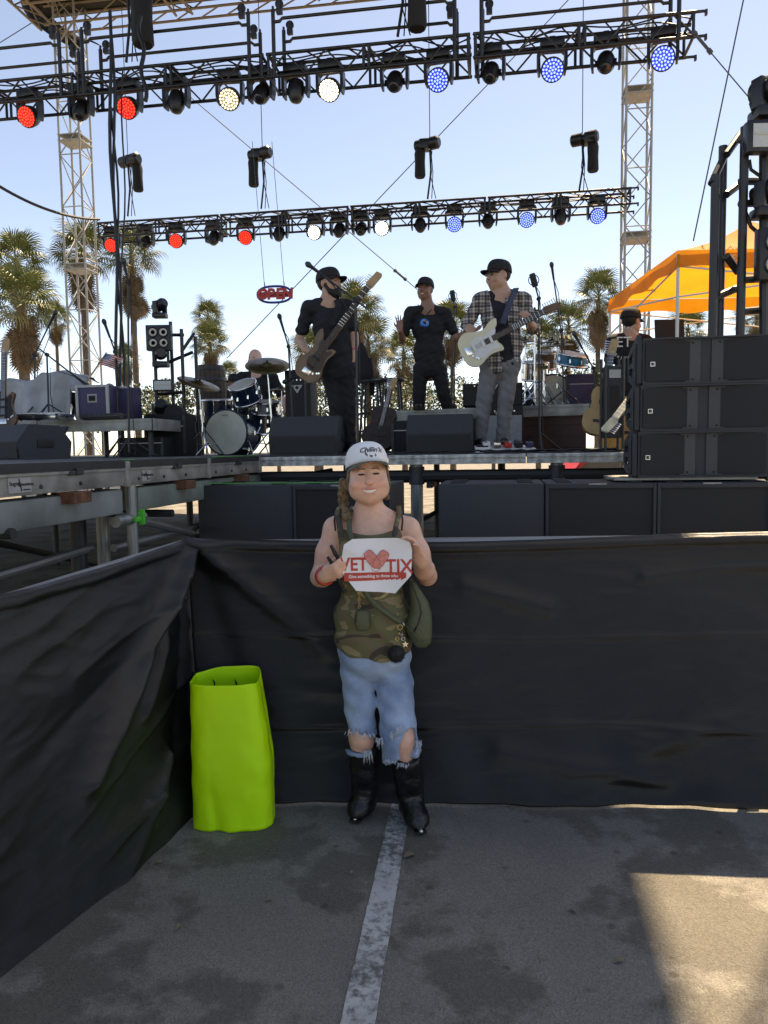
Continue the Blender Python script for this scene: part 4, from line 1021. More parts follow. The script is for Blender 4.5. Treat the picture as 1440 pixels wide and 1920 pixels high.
    # jeans
    S = Sdf((-.22, -.2, .22), (.24, .18, .86), .0058)
    kL, kR = q(679, 1382, -.02), q(748, 1385, -.06); hL, hR = q(671, 1262), q(738, 1262)
    S.ell(q(702, 1225), (.153, .114, .12), .04); S.cone(hL, kL, .072, .058, .012); S.cone(hR, kR, .077, .074, .012); S.cone(kR, q(755, 1434, -.045), .074, .082, .02)
    S.cone(kL, q(676, 1392, -.02), .060, .074, .02)
    ang = lambda X, Y, c: np.arctan2(Y-c[1], X-c[0])
    zL = q(676, 1374, -.08)[2]; zR = q(760, 1428, -.1)[2]; mid = q(712, 1380)[0]
    def hem(X, Y, Z):
        aL = ang(X, Y, kL); aR = ang(X, Y, kR); jl = zL+.010*np.sin(aL*9)+.006*np.sin(aL*23)+.02*np.cos(aL-2.6); jr = zR+.010*np.sin(aR*8+1)+.005*np.sin(aR*21)+.02*np.cos(aR+.5)
        return np.where(X < mid, Z-jl, Z-jr)
    S.fn(lambda X, Y, Z: hem(X, Y, Z)); hc = q(768, 1398, -.125); S.ell(hc, (.040, .085, .072), .004, 's', Matrix.Rotation(.25, 3, 'Y'))
    S.offset(lambda X, Y, Z: .003*np.sin(Z*75+X*34+np.sin(X*40))*(Z > .42)+.0025*np.sin(Z*42-X*55+Y*20))
    jn = link('jeans', S.mesh('jeans', 'denim'), t)
    S = Sdf(q(640, 1435, -.14), q(712, 1385, .1), .0055); S.cone(q(676, 1395, -.01), q(680, 1425, .0), .068, .060, .01); a_ = q(684, 1394, -.1)
    S.fn(lambda X, Y, Z: Z-(q(680, 1420, -.07)[2]+.012*np.sin(ang(X, Y, kL)*5)+.02*np.cos(ang(X, Y, kL)-1.9))); S.fn(lambda X, Y, Z: (q(680, 1398, -.08)[2]+.022*(X-q(678, 1400)[0])/-.05+.006*np.sin(X*300))-Z)
    link('torn_cuff', S.mesh('torn_cuff', 'denim'), jn)
    fr = MB(); rr = random.Random(3)
    def fray(px, py, dy, n, ln, spreadx):
        for k in range(n*2):
            p = Vector(q(px+rr.uniform(-spreadx, spreadx), py+rr.uniform(-3, 3), dy)); l = ln*rr.uniform(.5, 1.3); dx = rr.uniform(-.01, .01)
            fr.tube([p, p+Vector((dx*.5, -.006, -l*.5)), p+Vector((dx, -.004, -l))], [.0012, .001, .0006], 4)
    for a in ((660, 1370, -.085, 10, .016, 14), (690, 1376, -.09, 10, .018, 14), (738, 1372, -.13, 9, .03, 8), (712, 1385, -.11, 10, .03, 6), (748, 1362, -.14, 8, .035, 6), (729, 1424, -.115, 9, .015, 10), (755, 1432, -.12, 9, .015, 12), (785, 1390, -.10, 9, .02, 6), (690, 1408, -.08, 10, .045, 6), (785, 1400, -.08, 6, .03, 5)): fray(*a)
    fr.build('frayed_threads', 'fray', jn, True)['kind'] = 'stuff'
    # boots
    for hl, an, toe, heel, sd in ((q(684, 1408, .0), q(684, 1500, .05), q(668, 1543, -.02), None, 0), (q(763, 1428, -.045), q(770, 1512, -.005), q(788, 1568, -.13), None, 1)):
        S = Sdf(np.minimum(np.minimum(hl, an), toe)-.11, np.maximum(np.maximum(hl, an), toe)+.11, .0056)
        an2 = np.array((an[0], an[1], .115)); ball_ = np.array((toe[0]*.7+an[0]*.3, toe[1]*.62+an[1]*.38, .042)); tp = np.array((toe[0], toe[1], .024)); hb = np.array((an[0]-(toe[0]-an[0])*.12, an[1]+.028, .05))
        limb(S, [hl, (hl+an2)/2, an2], [.066, .060, .050], .02); S.cone(an2, hb, .048, .040, .02); S.cone(hb, ball_, .040, .043, .03); S.cone(ball_, tp, .041, .017, .03); S.cone(an2, ball_, .048, .040, .03)
        S.fn(lambda X, Y, Z: Z-(hl[2]+.025*np.abs(X-hl[0])/.05-.03), 's') if False else None
        S.fn(lambda X, Y, Z: (Z-hl[2]-.012-.02*np.abs(X-hl[0])/.05)*-1+0*Y, 's'); S.fn(lambda X, Y, Z: Z-.026+0*X+0*Y, 's')
        S.offset(lambda X, Y, Z: .0024*np.sin(Z*70+X*40)*(Z < .25)*(Z > .07))
        bo = link('boot', S.mesh('boot', 'boot'), t)
        fd = Vector((ball_[0]-hb[0], ball_[1]-hb[1], 0)).normalized(); ang_ = math.atan2(fd.y, fd.x)
        MB().box((hb[0], hb[1], .013), (.062, .056, .026), (0, 0, ang_), .006).build('heel', 'rubber', bo); MB().box(((ball_[0]+tp[0])/2-fd.x*.02, (ball_[1]+tp[1])/2-fd.y*.02, .016), (.115, .046, .010), (0, 0, ang_), .004).build('sole', 'rubber', bo)
        MB().add(*ball(Vector(tp)+fd*.010, (.012, .010, .009), Matrix.Rotation(ang_, 3, 'Z'))).build('toe_tip', 'silver', bo, True)
    # wristbands
    d = wL-eL; ring(wL-d*.10, d, .034, .005, 18, 6, 2.2).build('wristband', 'redband', t, True); ring(wL-d*.18, d, .036, .004, 18, 6, 1.6).build('bead_bracelet', 'boot', t, True)
    # ---------------- things she carries
    # the paper: drooping folded corners, creases
    pp = [(345, 1110), (350, 1190), (470, 1342), (790, 1368), (920, 1215), (928, 1015), (912, 945), (820, 912), (440, 920), (370, 965)]
    pl = [P(560+x/4.363, 800+y/4.363, Y0-.285) for x, y in pp]
    pc = sum(pl, Vector())/len(pl); pt = thing('paper_sign', 'creased white paper sheet with red VET TIX print, held by the girl', 'paper', pc)
    def pz(x, z): return .006*math.sin(x*30+1)+.007*abs(math.sin(z*22+x*9))+.004*abs(math.sin(x*24-z*6))+.25*x*x*.3-.004*abs(x-.03)
    bm = bmesh.new(); vs_ = [bm.verts.new((p.x-pc.x, 0, p.z-pc.z)) for p in pl]; bm.faces.new(vs_); bmesh.ops.triangulate(bm, faces=bm.faces)
    for _ in range(4): bmesh.ops.subdivide_edges(bm, edges=bm.edges, cuts=1, use_grid_fill=False); bmesh.ops.triangulate(bm, faces=bm.faces)
    for v in bm.verts: v.co.y = pz(v.co.x, v.co.z)
    bmesh.ops.recalc_face_normals(bm, faces=bm.faces); me = bpy.data.meshes.new('sheet'); bm.to_mesh(me); bm.free(); me.materials.append(M['paper']); so = link('sheet', me, pt); so.modifiers.new('thick', 'SOLIDIFY').thickness = .0006
    def stick(me, cx, cz, name, m, off=.0018):
        for v in me.vertices: x, z = cx+v.co.x, cz+v.co.y; v.co = (x, pz(x, z)-off-v.co.z, z)
        me.materials.clear(); me.materials.append(M[m]); link(name, me, pt)
    loc = lambda x, y: (lambda p: (p.x-pc.x, p.z-pc.z))(P(560+x/4.363, 800+y/4.363, Y0-.285))
    def word(txt, size, x, y, m, sx=1.0, sh=0, bold=.0015, off=.0018):
        o = text_mesh(txt, size, 'tmp', m, None, (0, 0, 0), (0, 0, 0), sh, 0, 1.0, bold); me = o.data; bpy.data.objects.remove(o)
        bm = bmesh.new(); bm.from_mesh(me); bmesh.ops.triangulate(bm, faces=bm.faces)
        for _ in range(3):
            le = [e for e in bm.edges if e.calc_length() > .009]
            if le: bmesh.ops.subdivide_edges(bm, edges=le, cuts=1); bmesh.ops.triangulate(bm, faces=bm.faces)
        bm.to_mesh(me); bm.free()
        for v in me.vertices: v.co.x *= sx
        stick(me, *loc(x, y), txt.split()[0].lower()+'_lettering', m, off)
    word('VET', .070, 452, 1132, 'printred', .86); word('TIX', .070, 822, 1147, 'printred', .92)
    x0, z0 = loc(372, 1198); x1, z1 = loc(880, 1258)
    b = MB(); o_ = 0
    for i in range(12):
        xa, xb = x0+(x1-x0)*i/12, x0+(x1-x0)*(i+1)/12; o_ = len(b.v); ce = .012*(i/11)**3; b.v += [(xa, z1, 0), (xb, z1+ce, 0), (xb, z0, 0), (xa, z0, 0)]; b.f.append((o_, o_+1, o_+2, o_+3))
    stick(b.mesh('tmp', None), 0, 0, 'red_banner', 'printred', .0016); word('Give something to those who', .0165, 612, 1226, 'paper', .93, 0, .0004, .0026)
    for (cx, cz, an_) in ((602, 1085, .62), (672, 1088, -.62)):
        xx, zz = loc(cx, cz); b = MB(); n_ = 24; pts = [(.018*math.copysign(abs(math.cos(a))**.45, math.cos(a)), .035*math.copysign(abs(math.sin(a))**.6, math.sin(a))) for a in [2*math.pi*i/n_ for i in range(n_)]]
        b.v = [(x*math.cos(an_)-z*math.sin(an_), x*math.sin(an_)+z*math.cos(an_), 0) for x, z in pts]; b.f = [tuple(range(n_))]
        me = b.mesh('tmp', None); stick(me, xx, zz, 'dog_tag_print', 'printpink', .006 if an_ > 0 else .0064)
        b2 = MB(); b2.tube([(x*1.02, z*1.02, 0) for x, z, _ in b.v], .0012, 4, True); stick(b2.mesh('tmp', None), xx, zz, 'tag_outline', 'printred', .005)
    xx, zz = loc(632, 1165); stick(MB().tube([(.016*math.cos(a), .010*math.sin(a), 0) for a in [math.pi+i*math.pi/10 for i in range(11)]], .001, 4).mesh('tmp', None), xx, zz, 'chain_print', 'printred', .001)
    # pens in her hand
    for (a, b2, r_, lab) in (((620, 1022), (645, 1068), .0075, 'long black marker pen held upright in the girl\'s hand'), ((614, 1044), (632, 1072), .0065, 'short black marker pen held in the girl\'s fist'), ((632, 1080), (646, 1110), .0085, 'black folded strap end hanging below the girl\'s fist')):
        p, e2 = P(*a, Y0-.262), P(*b2, Y0-.245); tt = thing('marker_pen' if r_ < .008 else 'folded_strap', lab, 'pen' if r_ < .008 else 'strap', e2); d = p-e2
        MB().bar((0, 0, 0), d*.62, r_, 10, r_*.95).build('barrel', 'rubber', tt, 40); MB().bar(d*.63, d, r_*1.08, 10, r_*.8).build('pen_cap' if r_ < .008 else 'strap_tip', 'boot', tt, 40)
    # shoulder bag
    bc = P(783, 1206, Y0-.07); bt = thing('shoulder_bag', 'olive green crossbody bag hanging at the girl\'s hip', 'bag', bc)
    rows = [(1084, 767, 773, .016), (1094, 768, 781, .028), (1106, 768, 789, .036), (1128, 770, 803, .042), (1150, 768, 809, .044), (1170, 758, 810, .044), (1190, 765, 810, .042), (1204, 773, 808, .036), (1213, 781, 800, .02)]
    loft([((P((a+b2)/2, y, Y0-.07)-bc), (b2-a)/2/461, d_) for y, a, b2, d_ in rows], 24).build('pouch_body', 'olive', bt, True)
    MB().tube([P(x, y, Y0-.118)-bc for x, y in ((771, 1090), (778, 1110), (786, 1130), (790, 1150), (783, 1172), (776, 1185))], .0022, 5).build('zip', 'boot', bt, True)
    MB().tube([P(x, y, Y0-.119)-bc for x, y in ((759, 1172), (772, 1182), (790, 1205), (806, 1203))], .0024, 5).build('piping', 'olive', bt, True)
    strap([P(x, y, Y0+d_)-bc for x, y, d_ in ((662, 950, .03), (656, 962, -.05), (655, 985, -.10), (658, 1010, -.125), (668, 1060, -.135), (684, 1108, -.138), (705, 1135, -.14), (735, 1158, -.138), (757, 1172, -.125))], .021, .004).build('strap', 'olive', bt, True)
    ring(P(757, 1170, Y0-.13)-bc, (1, 0, .6), .009, .0022).build('strap_ring', 'silver', bt, True)
    # little pouch on a gold chain
    pc2 = P(680, 1182, Y0-.155); pu = thing('coin_pouch', 'small olive green pouch hanging on a gold clip', 'pouch', pc2)
    loft([(P(680, y, Y0-.155)-pc2, w_/470, d_) for y, w_, d_ in ((1182, 9, .010), (1179, 13, .014), (1168, 15, .017), (1155, 15, .017), (1146, 13, .014), (1142, 9, .009))], 20, 3).build('pouch_body', 'olive', pu, True)
    MB().tube([P(x, y, Y0-.174)-pc2 for x, y in ((666, 1170), (667, 1150), (673, 1144), (687, 1144), (693, 1150), (694, 1170))], .0018, 5).build('zip', 'boot', pu)
    for k in range(5): ring(P(673+k*.2, 1112+k*6.5, Y0-.15)-pc2, (1, 0, 0) if k % 2 else (0, 1, .2), .0055, .0016, 12, 5).build('chain_link', 'gold', pu, True)
    # keys and pom-pom
    kc = P(743, 1226, Y0-.155); kt = thing('key_ring', 'black fur pom-pom key ring with gold and silver charms', 'key ring', kc)
    pm = MB(); rr = random.Random(9)
    for k in range(900):
        v = Vector((rr.gauss(0, 1), rr.gauss(0, 1), rr.gauss(0, 1))).normalized(); w_ = v.orthogonal().normalized()*.0016; r1 = .038+rr.uniform(-.003, .004); o_ = len(pm.v)
        pm.v += [tuple(v*.02+w_), tuple(v*.02-w_), tuple(v*r1+Vector((0, 0, -.002)))]; pm.f.append((o_, o_+1, o_+2))
    pm.add(*ball(Vector(), (.034, .034, .034), Matrix.Identity(3))); pm.build('pom_pom', 'bagblk', kt)
    for k, (px, py, m_) in enumerate(((750, 1176, 'gold'), (748, 1188, 'gold'), (745, 1198, 'gold'), (753, 1190, 'silver'), (756, 1198, 'silver'))): ring(P(px, py, Y0-.155)-kc, ((0, 1, 0), (1, .3, 0))[k % 2], .010 if k == 0 else .007, .0015, 14, 5).build('ring', m_, kt, True)
    st = []
    for i in range(10): a = math.pi/2+i*math.pi/5; r_ = .014 if i % 2 == 0 else .006; st.append((r_*math.cos(a), r_*math.sin(a)))
    MB().prism(st, .004, Matrix.Translation(P(760, 1208, Y0-.16)-kc)).build('star_charm', 'silver', kt)
def ball(c, r, Rm, n=12):
    vs, fs = [], []
    for j in range(n//2+1):
        for i in range(n): a = 2*math.pi*i/n; p = math.pi*j/(n//2); vs.append(Vector(c)+Rm @ Vector((r[0]*math.sin(p)*math.cos(a), r[1]*math.sin(p)*math.sin(a), r[2]*math.cos(p))))
    for j in range(n//2):
        for i in range(n): k = (i+1) % n; fs.append((j*n+i, j*n+k, (j+1)*n+k, (j+1)*n+i))
    return vs, fs
def strap(pts, w_, th):                                # flat band through points, lying in the X direction across
    pts = [Vector(p) for p in pts]; fine = []
    for i in range(len(pts)-1):
        p0, p1, p2, p3 = pts[max(0, i-1)], pts[i], pts[i+1], pts[min(len(pts)-1, i+2)]
        for k in range(6):
            t = k/6; fine.append(.5*((2*p1)+(p2-p0)*t+(2*p0-5*p1+4*p2-p3)*t*t+(3*p1-p0-3*p2+p3)*t**3))
    fine.append(pts[-1]); b = MB(); n = len(fine)
    for i, p in enumerate(fine):
        tg = (fine[min(i+1, n-1)]-fine[max(i-1, 0)]).normalized(); out = Vector((p.x*.6, p.y-.02, 0)); out = Vector((0, -1, 0)) if abs(tg.y) < .8 else Vector((0, 0, 1))
        sd = tg.cross(out).normalized(); nn = sd.cross(tg)
        for sx, sy in ((-1, -1), (1, -1), (1, 1), (-1, 1)): b.v.append(tuple(p+sd*sx*w_/2+nn*sy*th/2))
    for i in range(n-1):
        for k in range(4): l = (k+1) % 4; b.f.append((i*4+k, i*4+l, (i+1)*4+l, (i+1)*4+k))
    b.f += [(0, 1, 2, 3), tuple((n-1)*4+k for k in (3, 2, 1, 0))]; return b
girl()
# ================================================================== the band
def plaid_mat():
    m = mat('plaid_flannel', (.2, .2, .2), .85, 0, .1, 8, .2, 160); n, L, b = nd(m)
    tc = n.new('ShaderNodeTexCoord'); sp = n.new('ShaderNodeSeparateXYZ'); L.new(tc.outputs['Object'], sp.inputs[0])
    def band(o, f, ph):
        a = n.new('ShaderNodeMath'); a.operation = 'MULTIPLY_ADD'; L.new(sp.outputs[o], a.inputs[0]); a.inputs[1].default_value = f; a.inputs[2].default_value = ph
        s = n.new('ShaderNodeMath'); s.operation = 'SINE'; L.new(a.outputs[0], s.inputs[0]); return s.outputs[0]
    def add(a, c):
        x = n.new('ShaderNodeMath'); x.operation = 'ADD'; L.new(a, x.inputs[0]); L.new(c, x.inputs[1]); return x.outputs[0]
    f = add(add(band(0, 80, 0), band(2, 80, 1)), add(band(0, 200, .5), band(2, 200, 0)))
    r = n.new('ShaderNodeValToRGB'); e = r.color_ramp.elements; e[0].position = .1; e[0].color = (.04, .038, .045, 1); e[1].position = .9; e[1].color = (.50, .46, .40, 1)
    x = e.new(.45); x.color = (.12, .105, .10, 1); x = e.new(.6); x.color = (.26, .22, .20, 1)
    mr = n.new('ShaderNodeMapRange'); mr.inputs['From Min'].default_value = -3; mr.inputs['From Max'].default_value = 3; L.new(f, mr.inputs['Value'])
    L.new(mr.outputs[0], r.inputs['Fac']); L.new(r.outputs['Color'], b.inputs['Base Color']); return m
M['plaid'] = plaid_mat()
M['blackcloth'] = mat('black_cotton', (.014, .014, .016), .85, 0, .2, 12, .2, 90); M['navycloth'] = mat('dark_navy_cotton', (.016, .017, .024), .85, 0, .3, 60, .2, 90)
M['greyjean'] = mat('grey_denim', (.20, .20, .205), .85, 0, .12, 9, .25, 150); M['blackjean'] = mat('black_denim', (.012, .012, .015), .85, 0, .2, 12, .2, 90)
M['darkhair'] = mat('dark_hair', (.02, .013, .009), .6, 0, .3, 50, .5, 150); M['capblack'] = mat('black_cap', (.012, .012, .014), .8, 0, .15, 20, .15, 120)
def person(label, Y0, base, J, o):
    B = P(base, 850, Y0); B.z = o.get('z', DZ); t = thing('person', label, 'person', B)
    q = lambda k: np.array(P(J[k][0], J[k][1], Y0+(J[k][2] if len(J[k]) > 2 else 0))-B)
    hs = o.get('hs', 1.12); HC = q('head')+np.array((0, 0, -.025)); HR = rotm(o.get('yaw', 0), o.get('pitch', 0), o.get('roll', 0)); h = o.get('h', .0085)
    ks = [q(k) for k in J]; lo = np.min(ks, 0)-.2; hi = np.max(ks, 0)+.2; lo[2] = max(lo[2], 0.0); hi[2] += .05
    sL, sR, hL, hR = q('sL'), q('sR'), q('hL'), q('hR'); mid = (sL+sR)/2; pel = (hL+hR)/2; w_ = np.linalg.norm(sR-sL)/2; fat = o.get('fat', 1.0)
    chest = mid*.72+pel*.28; belly = mid*.3+pel*.7; rot = Matrix.Rotation(math.atan2((sR-sL)[1], (sR-sL)[0]), 3, 'Z')
    def torso(S, g):
        S.ell(chest, (w_*.90+g, .118*fat+g, .20), .06, 'u', rot); S.ell(belly, (max(.155, w_*.86)*fat+g, .120*fat+g, .20), .08, 'u', rot); S.ell(pel, (.165*fat+g, .118*fat+g, .15), .08, 'u', rot); S.ell(mid+np.array((0, .01, .0)), (.10, .075+g, .075), .04)
        for s_ in (sL, sR): S.cone(mid*.75+s_*.25+np.array((0, 0, .045)), s_, .055+g, .058+g, .05)
    def arm(S, g, frac, r=(.056, .046, .042, .029)):
        for a, b, c in (('sL', 'eL', 'wL'), ('sR', 'eR', 'wR')):
            a, b, c = q(a), q(b), q(c)
            if frac <= 1: S.cone(a, a+(b-a)*frac, r[0]+g, (r[0]*(1-frac)+r[1]*frac)+g*1.2, .03)
            else: S.cone(a, b, r[0]+g, r[1]+g, .03); S.cone(b, b+(c-b)*(frac-1), r[1]+g, r[2]+g, .02)
    S = Sdf(lo, hi, h); torso(S, -.012); limb(S, [HC*.5+(mid+np.array((0, 0, .06)))*.5, mid+np.array((0, 0, .03))], [.068, .095], .05)
    for a, b, c in (('sL', 'eL', 'wL'), ('sR', 'eR', 'wR')): a, b, c = q(a), q(b), q(c); limb(S, [a, b], [.052, .042], .03); limb(S, [b, b*.6+c*.4, c], [.042, .042, .028], .02)
    for a, b, c in (('hL', 'kL', 'aL'), ('hR', 'kR', 'aR')): limb(S, [q(a), q(b), q(c)], [.075, .05, .038], .03)
    for s_ in ('L', 'R'):
        hd = o['hand'+s_]; hand(S, q('w'+s_), hd[0], hd[1], L=.19, curl=hd[2], thumb=hd[3] if len(hd) > 3 else (.5, .4), side=hd[4] if len(hd) > 4 else 1, k=.005, r=1.1, spread=hd[5] if len(hd) > 5 else .12)
    Q = head(S, HC, HR, hs, o.get('face', 1.0), smile=o.get('smile', 0)); me = S.mesh('body', o['skin']); inv = np.array(HR.transposed())
    def tint(v):
        l = (v-HC)@inv.T/hs; lips = np.exp(-((l[:, 0]/.028)**4+((l[:, 2]+.061)/.013)**4+((l[:, 1]+.092)/.02)**4)); return 1-lips[:, None]*np.array([.15, .4, .38])
    vcol(me, None, tint); link('body', me, t)
    b = MB()
    for sx in (-1, 1): b.add(*ball(Vector(Q(sx*.031, -.089, .008)), (.012, .006, .005), HR))
    b.build('eyes', 'eyedark', t, True)
    if o.get('smile'): MB().add(*ball(Vector(Q(0, -.09, -.061)), (.022, .009, .006), HR)).build('teeth', 'teeth', t, True)
    # upper clothes
    S = Sdf(lo, hi, h); g = .012; torso(S, g); arm(S, g, o.get('sleeve', .75)); zt = mid[2]+.09; zb = pel[2]-o.get('hem', .07)
    S.fn(lambda X, Y, Z: zt-Z+0*X+0*Y); S.fn(lambda X, Y, Z: Z-zb-.01*np.sin(X*30)+0*Y)
    ph = o.get('seed', 1.0); S.offset(lambda X, Y, Z: .005*np.sin(Z*42+X*25+ph)*np.sin(X*19-Z*11+Y*14+ph)+.0025*np.sin(Z*88-X*37))
    if o.get('open'):                               # shirt worn open over a tee
        cx = (mid[0]+pel[0])/2-.005; fy = mid[1]; T = Sdf(lo, hi, h); T.F = S.F.copy()+.008; sh = link('t_shirt', T.mesh('t_shirt', 'navycloth'), t)
        S.fn(lambda X, Y, Z: np.maximum(np.abs(X-cx-.02+.15*(Z-belly[2]))-.062, Y-fy+.0), 's', .002)
    sh = link('shirt', S.mesh('shirt', o['shirt']), t)
    # trousers
    S = Sdf(lo, hi, h); S.ell(pel+np.array((0, 0, -.0)), (.175*fat, .125*fat, .14), .03)
    lw = o.get('leg', (.092, .072, .058))
    for a, b, c in (('hL', 'kL', 'aL'), ('hR', 'kR', 'aR')): a, b, c = q(a), q(b), q(c); S.cone(a, b, lw[0], lw[1], .025); S.cone(b, c, lw[1], lw[2], .02)
    S.fn(lambda X, Y, Z: pel[2]+.09-Z+0*X+0*Y); S.offset(lambda X, Y, Z: .005*np.sin(Z*48+X*60+ph)*np.sin(X*33-Z*21+Y*20)+.002*np.sin(Z*80+X*70))
    link('trousers', S.mesh('trousers', o['pants']), t)
    for a, d_ in (('aL', o.get('toeL', (-.05, -1))), ('aR', o.get('toeR', (.15, -1)))):
        a = q(a); d = np.array((d_[0], d_[1], 0)); d /= np.linalg.norm(d); S = Sdf(a-np.array((.22, .28, .2)), a+np.array((.22, .28, .12)), h*.8); z0 = max(.0, a[2]-.085)
        p0 = np.array((a[0], a[1], z0+.05))-d*.05; p1 = np.array((a[0], a[1], z0+.042))+d*.15; S.cone(p0, p1, .044, .038, .02); S.cone(a, p0, .045, .044, .03); S.fn(lambda X, Y, Z: Z-z0+0*X+0*Y)
        so = link('shoe', S.mesh('shoe', 'boot'), t); MB().box(((p0+p1)/2*np.array((1, 1, 0))+np.array((0, 0, z0+.012))), (.27, .088, .022), (0, 0, math.atan2(d[1], d[0])), .008).build('sole', o.get('sole', 'rubber'), so)
    if o.get('cap'): cap(t, HC+np.array((0, 0, .012)), rotm(o.get('capyaw', o.get('yaw', 0)), o.get('pitch', 0)), hs, 'capblack', 'capblack', pitch=R(-4), size=1.05)
    if o.get('hair') or o.get('beard'):
        S = Sdf(HC-.16, HC+.17, .006)
        if o.get('hair'): S.ell(Q(0, .03, .025), (.081*hs, .088*hs, .085*hs), .01, 'u', HR); S.ell(Q(0, -.075, -.015), (.075*hs, .075*hs, .10*hs), .01, 's', HR)
        if o.get('beard'):
            S.ell(Q(0, -.050, -.085), (.056*hs, .060*hs, .050*hs), .02, 'u', HR)
            for sx in (-1, 1): S.cone(Q(sx*.068, -.01, -.02), Q(sx*.050, -.045, -.075), .018*hs, .026*hs, .02)
            S.ell(Q(0, -.097, -.046), (.026*hs, .012*hs, .007*hs), .008, 'u', HR); S.ell(Q(0, -.108, -.062), (.02*hs, .012*hs, .008*hs), .004, 's', HR)
        link('hair' if not o.get('beard') else 'beard', S.mesh('hair', 'darkhair'), t)
    for k in o.get('bands', []):
        w2, e2 = q('w'+k), q('e'+k); ring(w2-(w2-e2)*.08, w2-e2, .034, .004, 16, 6, 2.2).build('wristband', 'pinkband', t, True)
    return t, q, Q, B
g_t, g_q, g_Q, g_B = person('guitarist in open plaid shirt, dark cap and sunglasses playing an ivory guitar', 7.35, 930,
    dict(head=(934, 513), sL=(901, 562), sR=(982, 562, .02), eL=(876, 608, .02), wL=(890, 634, -.20), eR=(1000, 616, .0), wR=(994, 606, -.20), hL=(920, 684), hR=(956, 684), kL=(908, 750, -.03), kR=(948, 750, -.03), aL=(900, 822, .0), aR=(942, 822, .02)),
    dict(skin='skin_m', shirt='plaid', pants='greyjean', yaw=-1.05, pitch=.02, sleeve=1.15, open=True, hem=.10, cap=True, hair=True, fat=1.12, face=1.1, leg=(.10, .076, .062), sole='white', bands='L',
         handL=((.5, -.25, -.75), (.2, .9, -.1), (.45, .45, .5, .5), (.5, .3), -1), handR=((-.4, -.3, .6), (-.3, .8, .1), (.8, .85, .9, .9), (.5, .6), 1)))
gl = MB()
for sx in (-1, 1): gl.add(*ball(Vector(g_Q(sx*.032, -.101, .010)), (.024, .006, .018), rotm(-1.05)))
gl.tube([g_Q(-.06, -.096, .016), g_Q(0, -.108, .014), g_Q(.06, -.096, .016)], .004, 5).tube([g_Q(.058, -.095, .016), g_Q(.08, .01, .012)], .003, 5).tube([g_Q(-.058, -.095, .016), g_Q(-.08, .01, .012)], .003, 5).build('sunglasses', 'glass', g_t, True)
b_t, b_q, b_Q, b_B = person('bearded bass player in dark navy shirt and black cap looking sideways', 7.30, 628,
    dict(head=(618, 528), sL=(579, 578, -.02), sR=(654, 578, .02), eL=(561, 637, .05), wL=(574, 657, -.14), eR=(664, 632, .02), wR=(664, 658, -.02), hL=(619, 694), hR=(650, 694), kL=(630, 760, -.04), kR=(653, 760), aL=(634, 828, .0), aR=(656, 830, .02)),
    dict(skin='skin_m', shirt='navycloth', pants='blackjean', yaw=.95, pitch=-.05, sleeve=.68, hem=.12, cap=True, hair=True, beard=True, smile=1, seed=2.2, bands='R',
         handL=((.85, -.2, -.3), (.1, .9, -.3), (.5, .5, .55, .6), (.4, .3), 1), handR=((-.05, -.1, -1), (-.9, .1, 0), (.25, .25, .3, .3), (.3, .4), 1)))
m_t, m_q, m_Q, m_B = person('man in black tee and cap with one hand raised, blue tape roll round his neck', 9.6, 806,
    dict(head=(797, 540), sL=(769, 586), sR=(836, 588, .02), eL=(754, 638, -.02), wL=(750, 618, -.20), eR=(856, 634, .0), wR=(880, 622, -.10), hL=(789, 692), hR=(823, 692), kL=(786, 740, -.02), kR=(832, 738, -.02), aL=(785, 777), aR=(844, 777, .02)),
    dict(skin='skin_d', shirt='blackcloth', pants='blackjean', yaw=-.45, pitch=-.06, sleeve=.72, hem=.10, cap=True, hair=True, smile=1, seed=4.1, z=RZ, leg=(.10, .082, .07), bands='L',
         handL=((-.05, .1, 1), (.1, -1, .1), (.25, .2, .25, .3), (.6, .2), -1, .4), handR=((.9, -.1, .25), (0, -.5, .8), (.3, .3, .3, .3), (.4, .3), 1)))
ln = MB().tube([m_q('sL')+np.array((.10, -.02, .09)), np.array(P(790, 590, 9.43)-m_B), np.array(P(793, 602, 9.42)-m_B)], .006, 6).tube([m_q('sR')+np.array((-.13, -.02, .10)), np.array(P(800, 590, 9.43)-m_B), np.array(P(796, 602, 9.42)-m_B)], .006, 6); ln.build('lanyard', 'blackcloth', m_t)
rp = P(796, 606, 9.40); tr = thing('tape_roll', 'roll of bright blue tape hanging on the man in black', 'tape', rp); ring((0, 0, 0), (.35, -.8, .5), .045, .012, 20, 6, 2.4).build('tape', mat('blue_tape', (.03, .25, .75), .5, 0, .05, 10), tr, True); ring((0, 0, 0), (.35, -.8, .5), .034, .004, 20, 5, 4).build('core', 'white', tr)
MB().tube([(0, 0, 0), (.03, 0, .05), (.0, .0, .09)], .004, 5).build('hook', 'rubber', tr)
t_t, t_q, t_Q, t_B = person('technician in black tee printed ET, seen from behind under the orange tent', 8.6, 1180,
    dict(head=(1184, 600, -.02), sL=(1150, 640), sR=(1212, 640), eL=(1140, 690, .05), wL=(1150, 715, .2), eR=(1222, 690, .06), wR=(1230, 710, .25), hL=(1166, 730), hR=(1196, 730), kL=(1164, 780), kR=(1198, 780), aL=(1162, 832), aR=(1200, 832)),
    dict(skin='skin_m', shirt='blackcloth', pants='blackjean', yaw=2.2, pitch=.1, sleeve=.7, hem=.1, cap=True, capyaw=2.2, hair=True, seed=5.5, handL=((.2, .9, -.2), (0, 0, -1), (.4, .4, .4, .4)), handR=((.2, .9, -.2), (0, 0, -1), (.4, .4, .4, .4)), toeL=(-.1, 1), toeR=(.1, 1)))
pr = Vector(P(1170, 642, 8.44))-t_B
text_mesh('ET', .16, 'shirt_lettering', 'white', t_t, pr, (R(90), 0, 0), 0, .001)
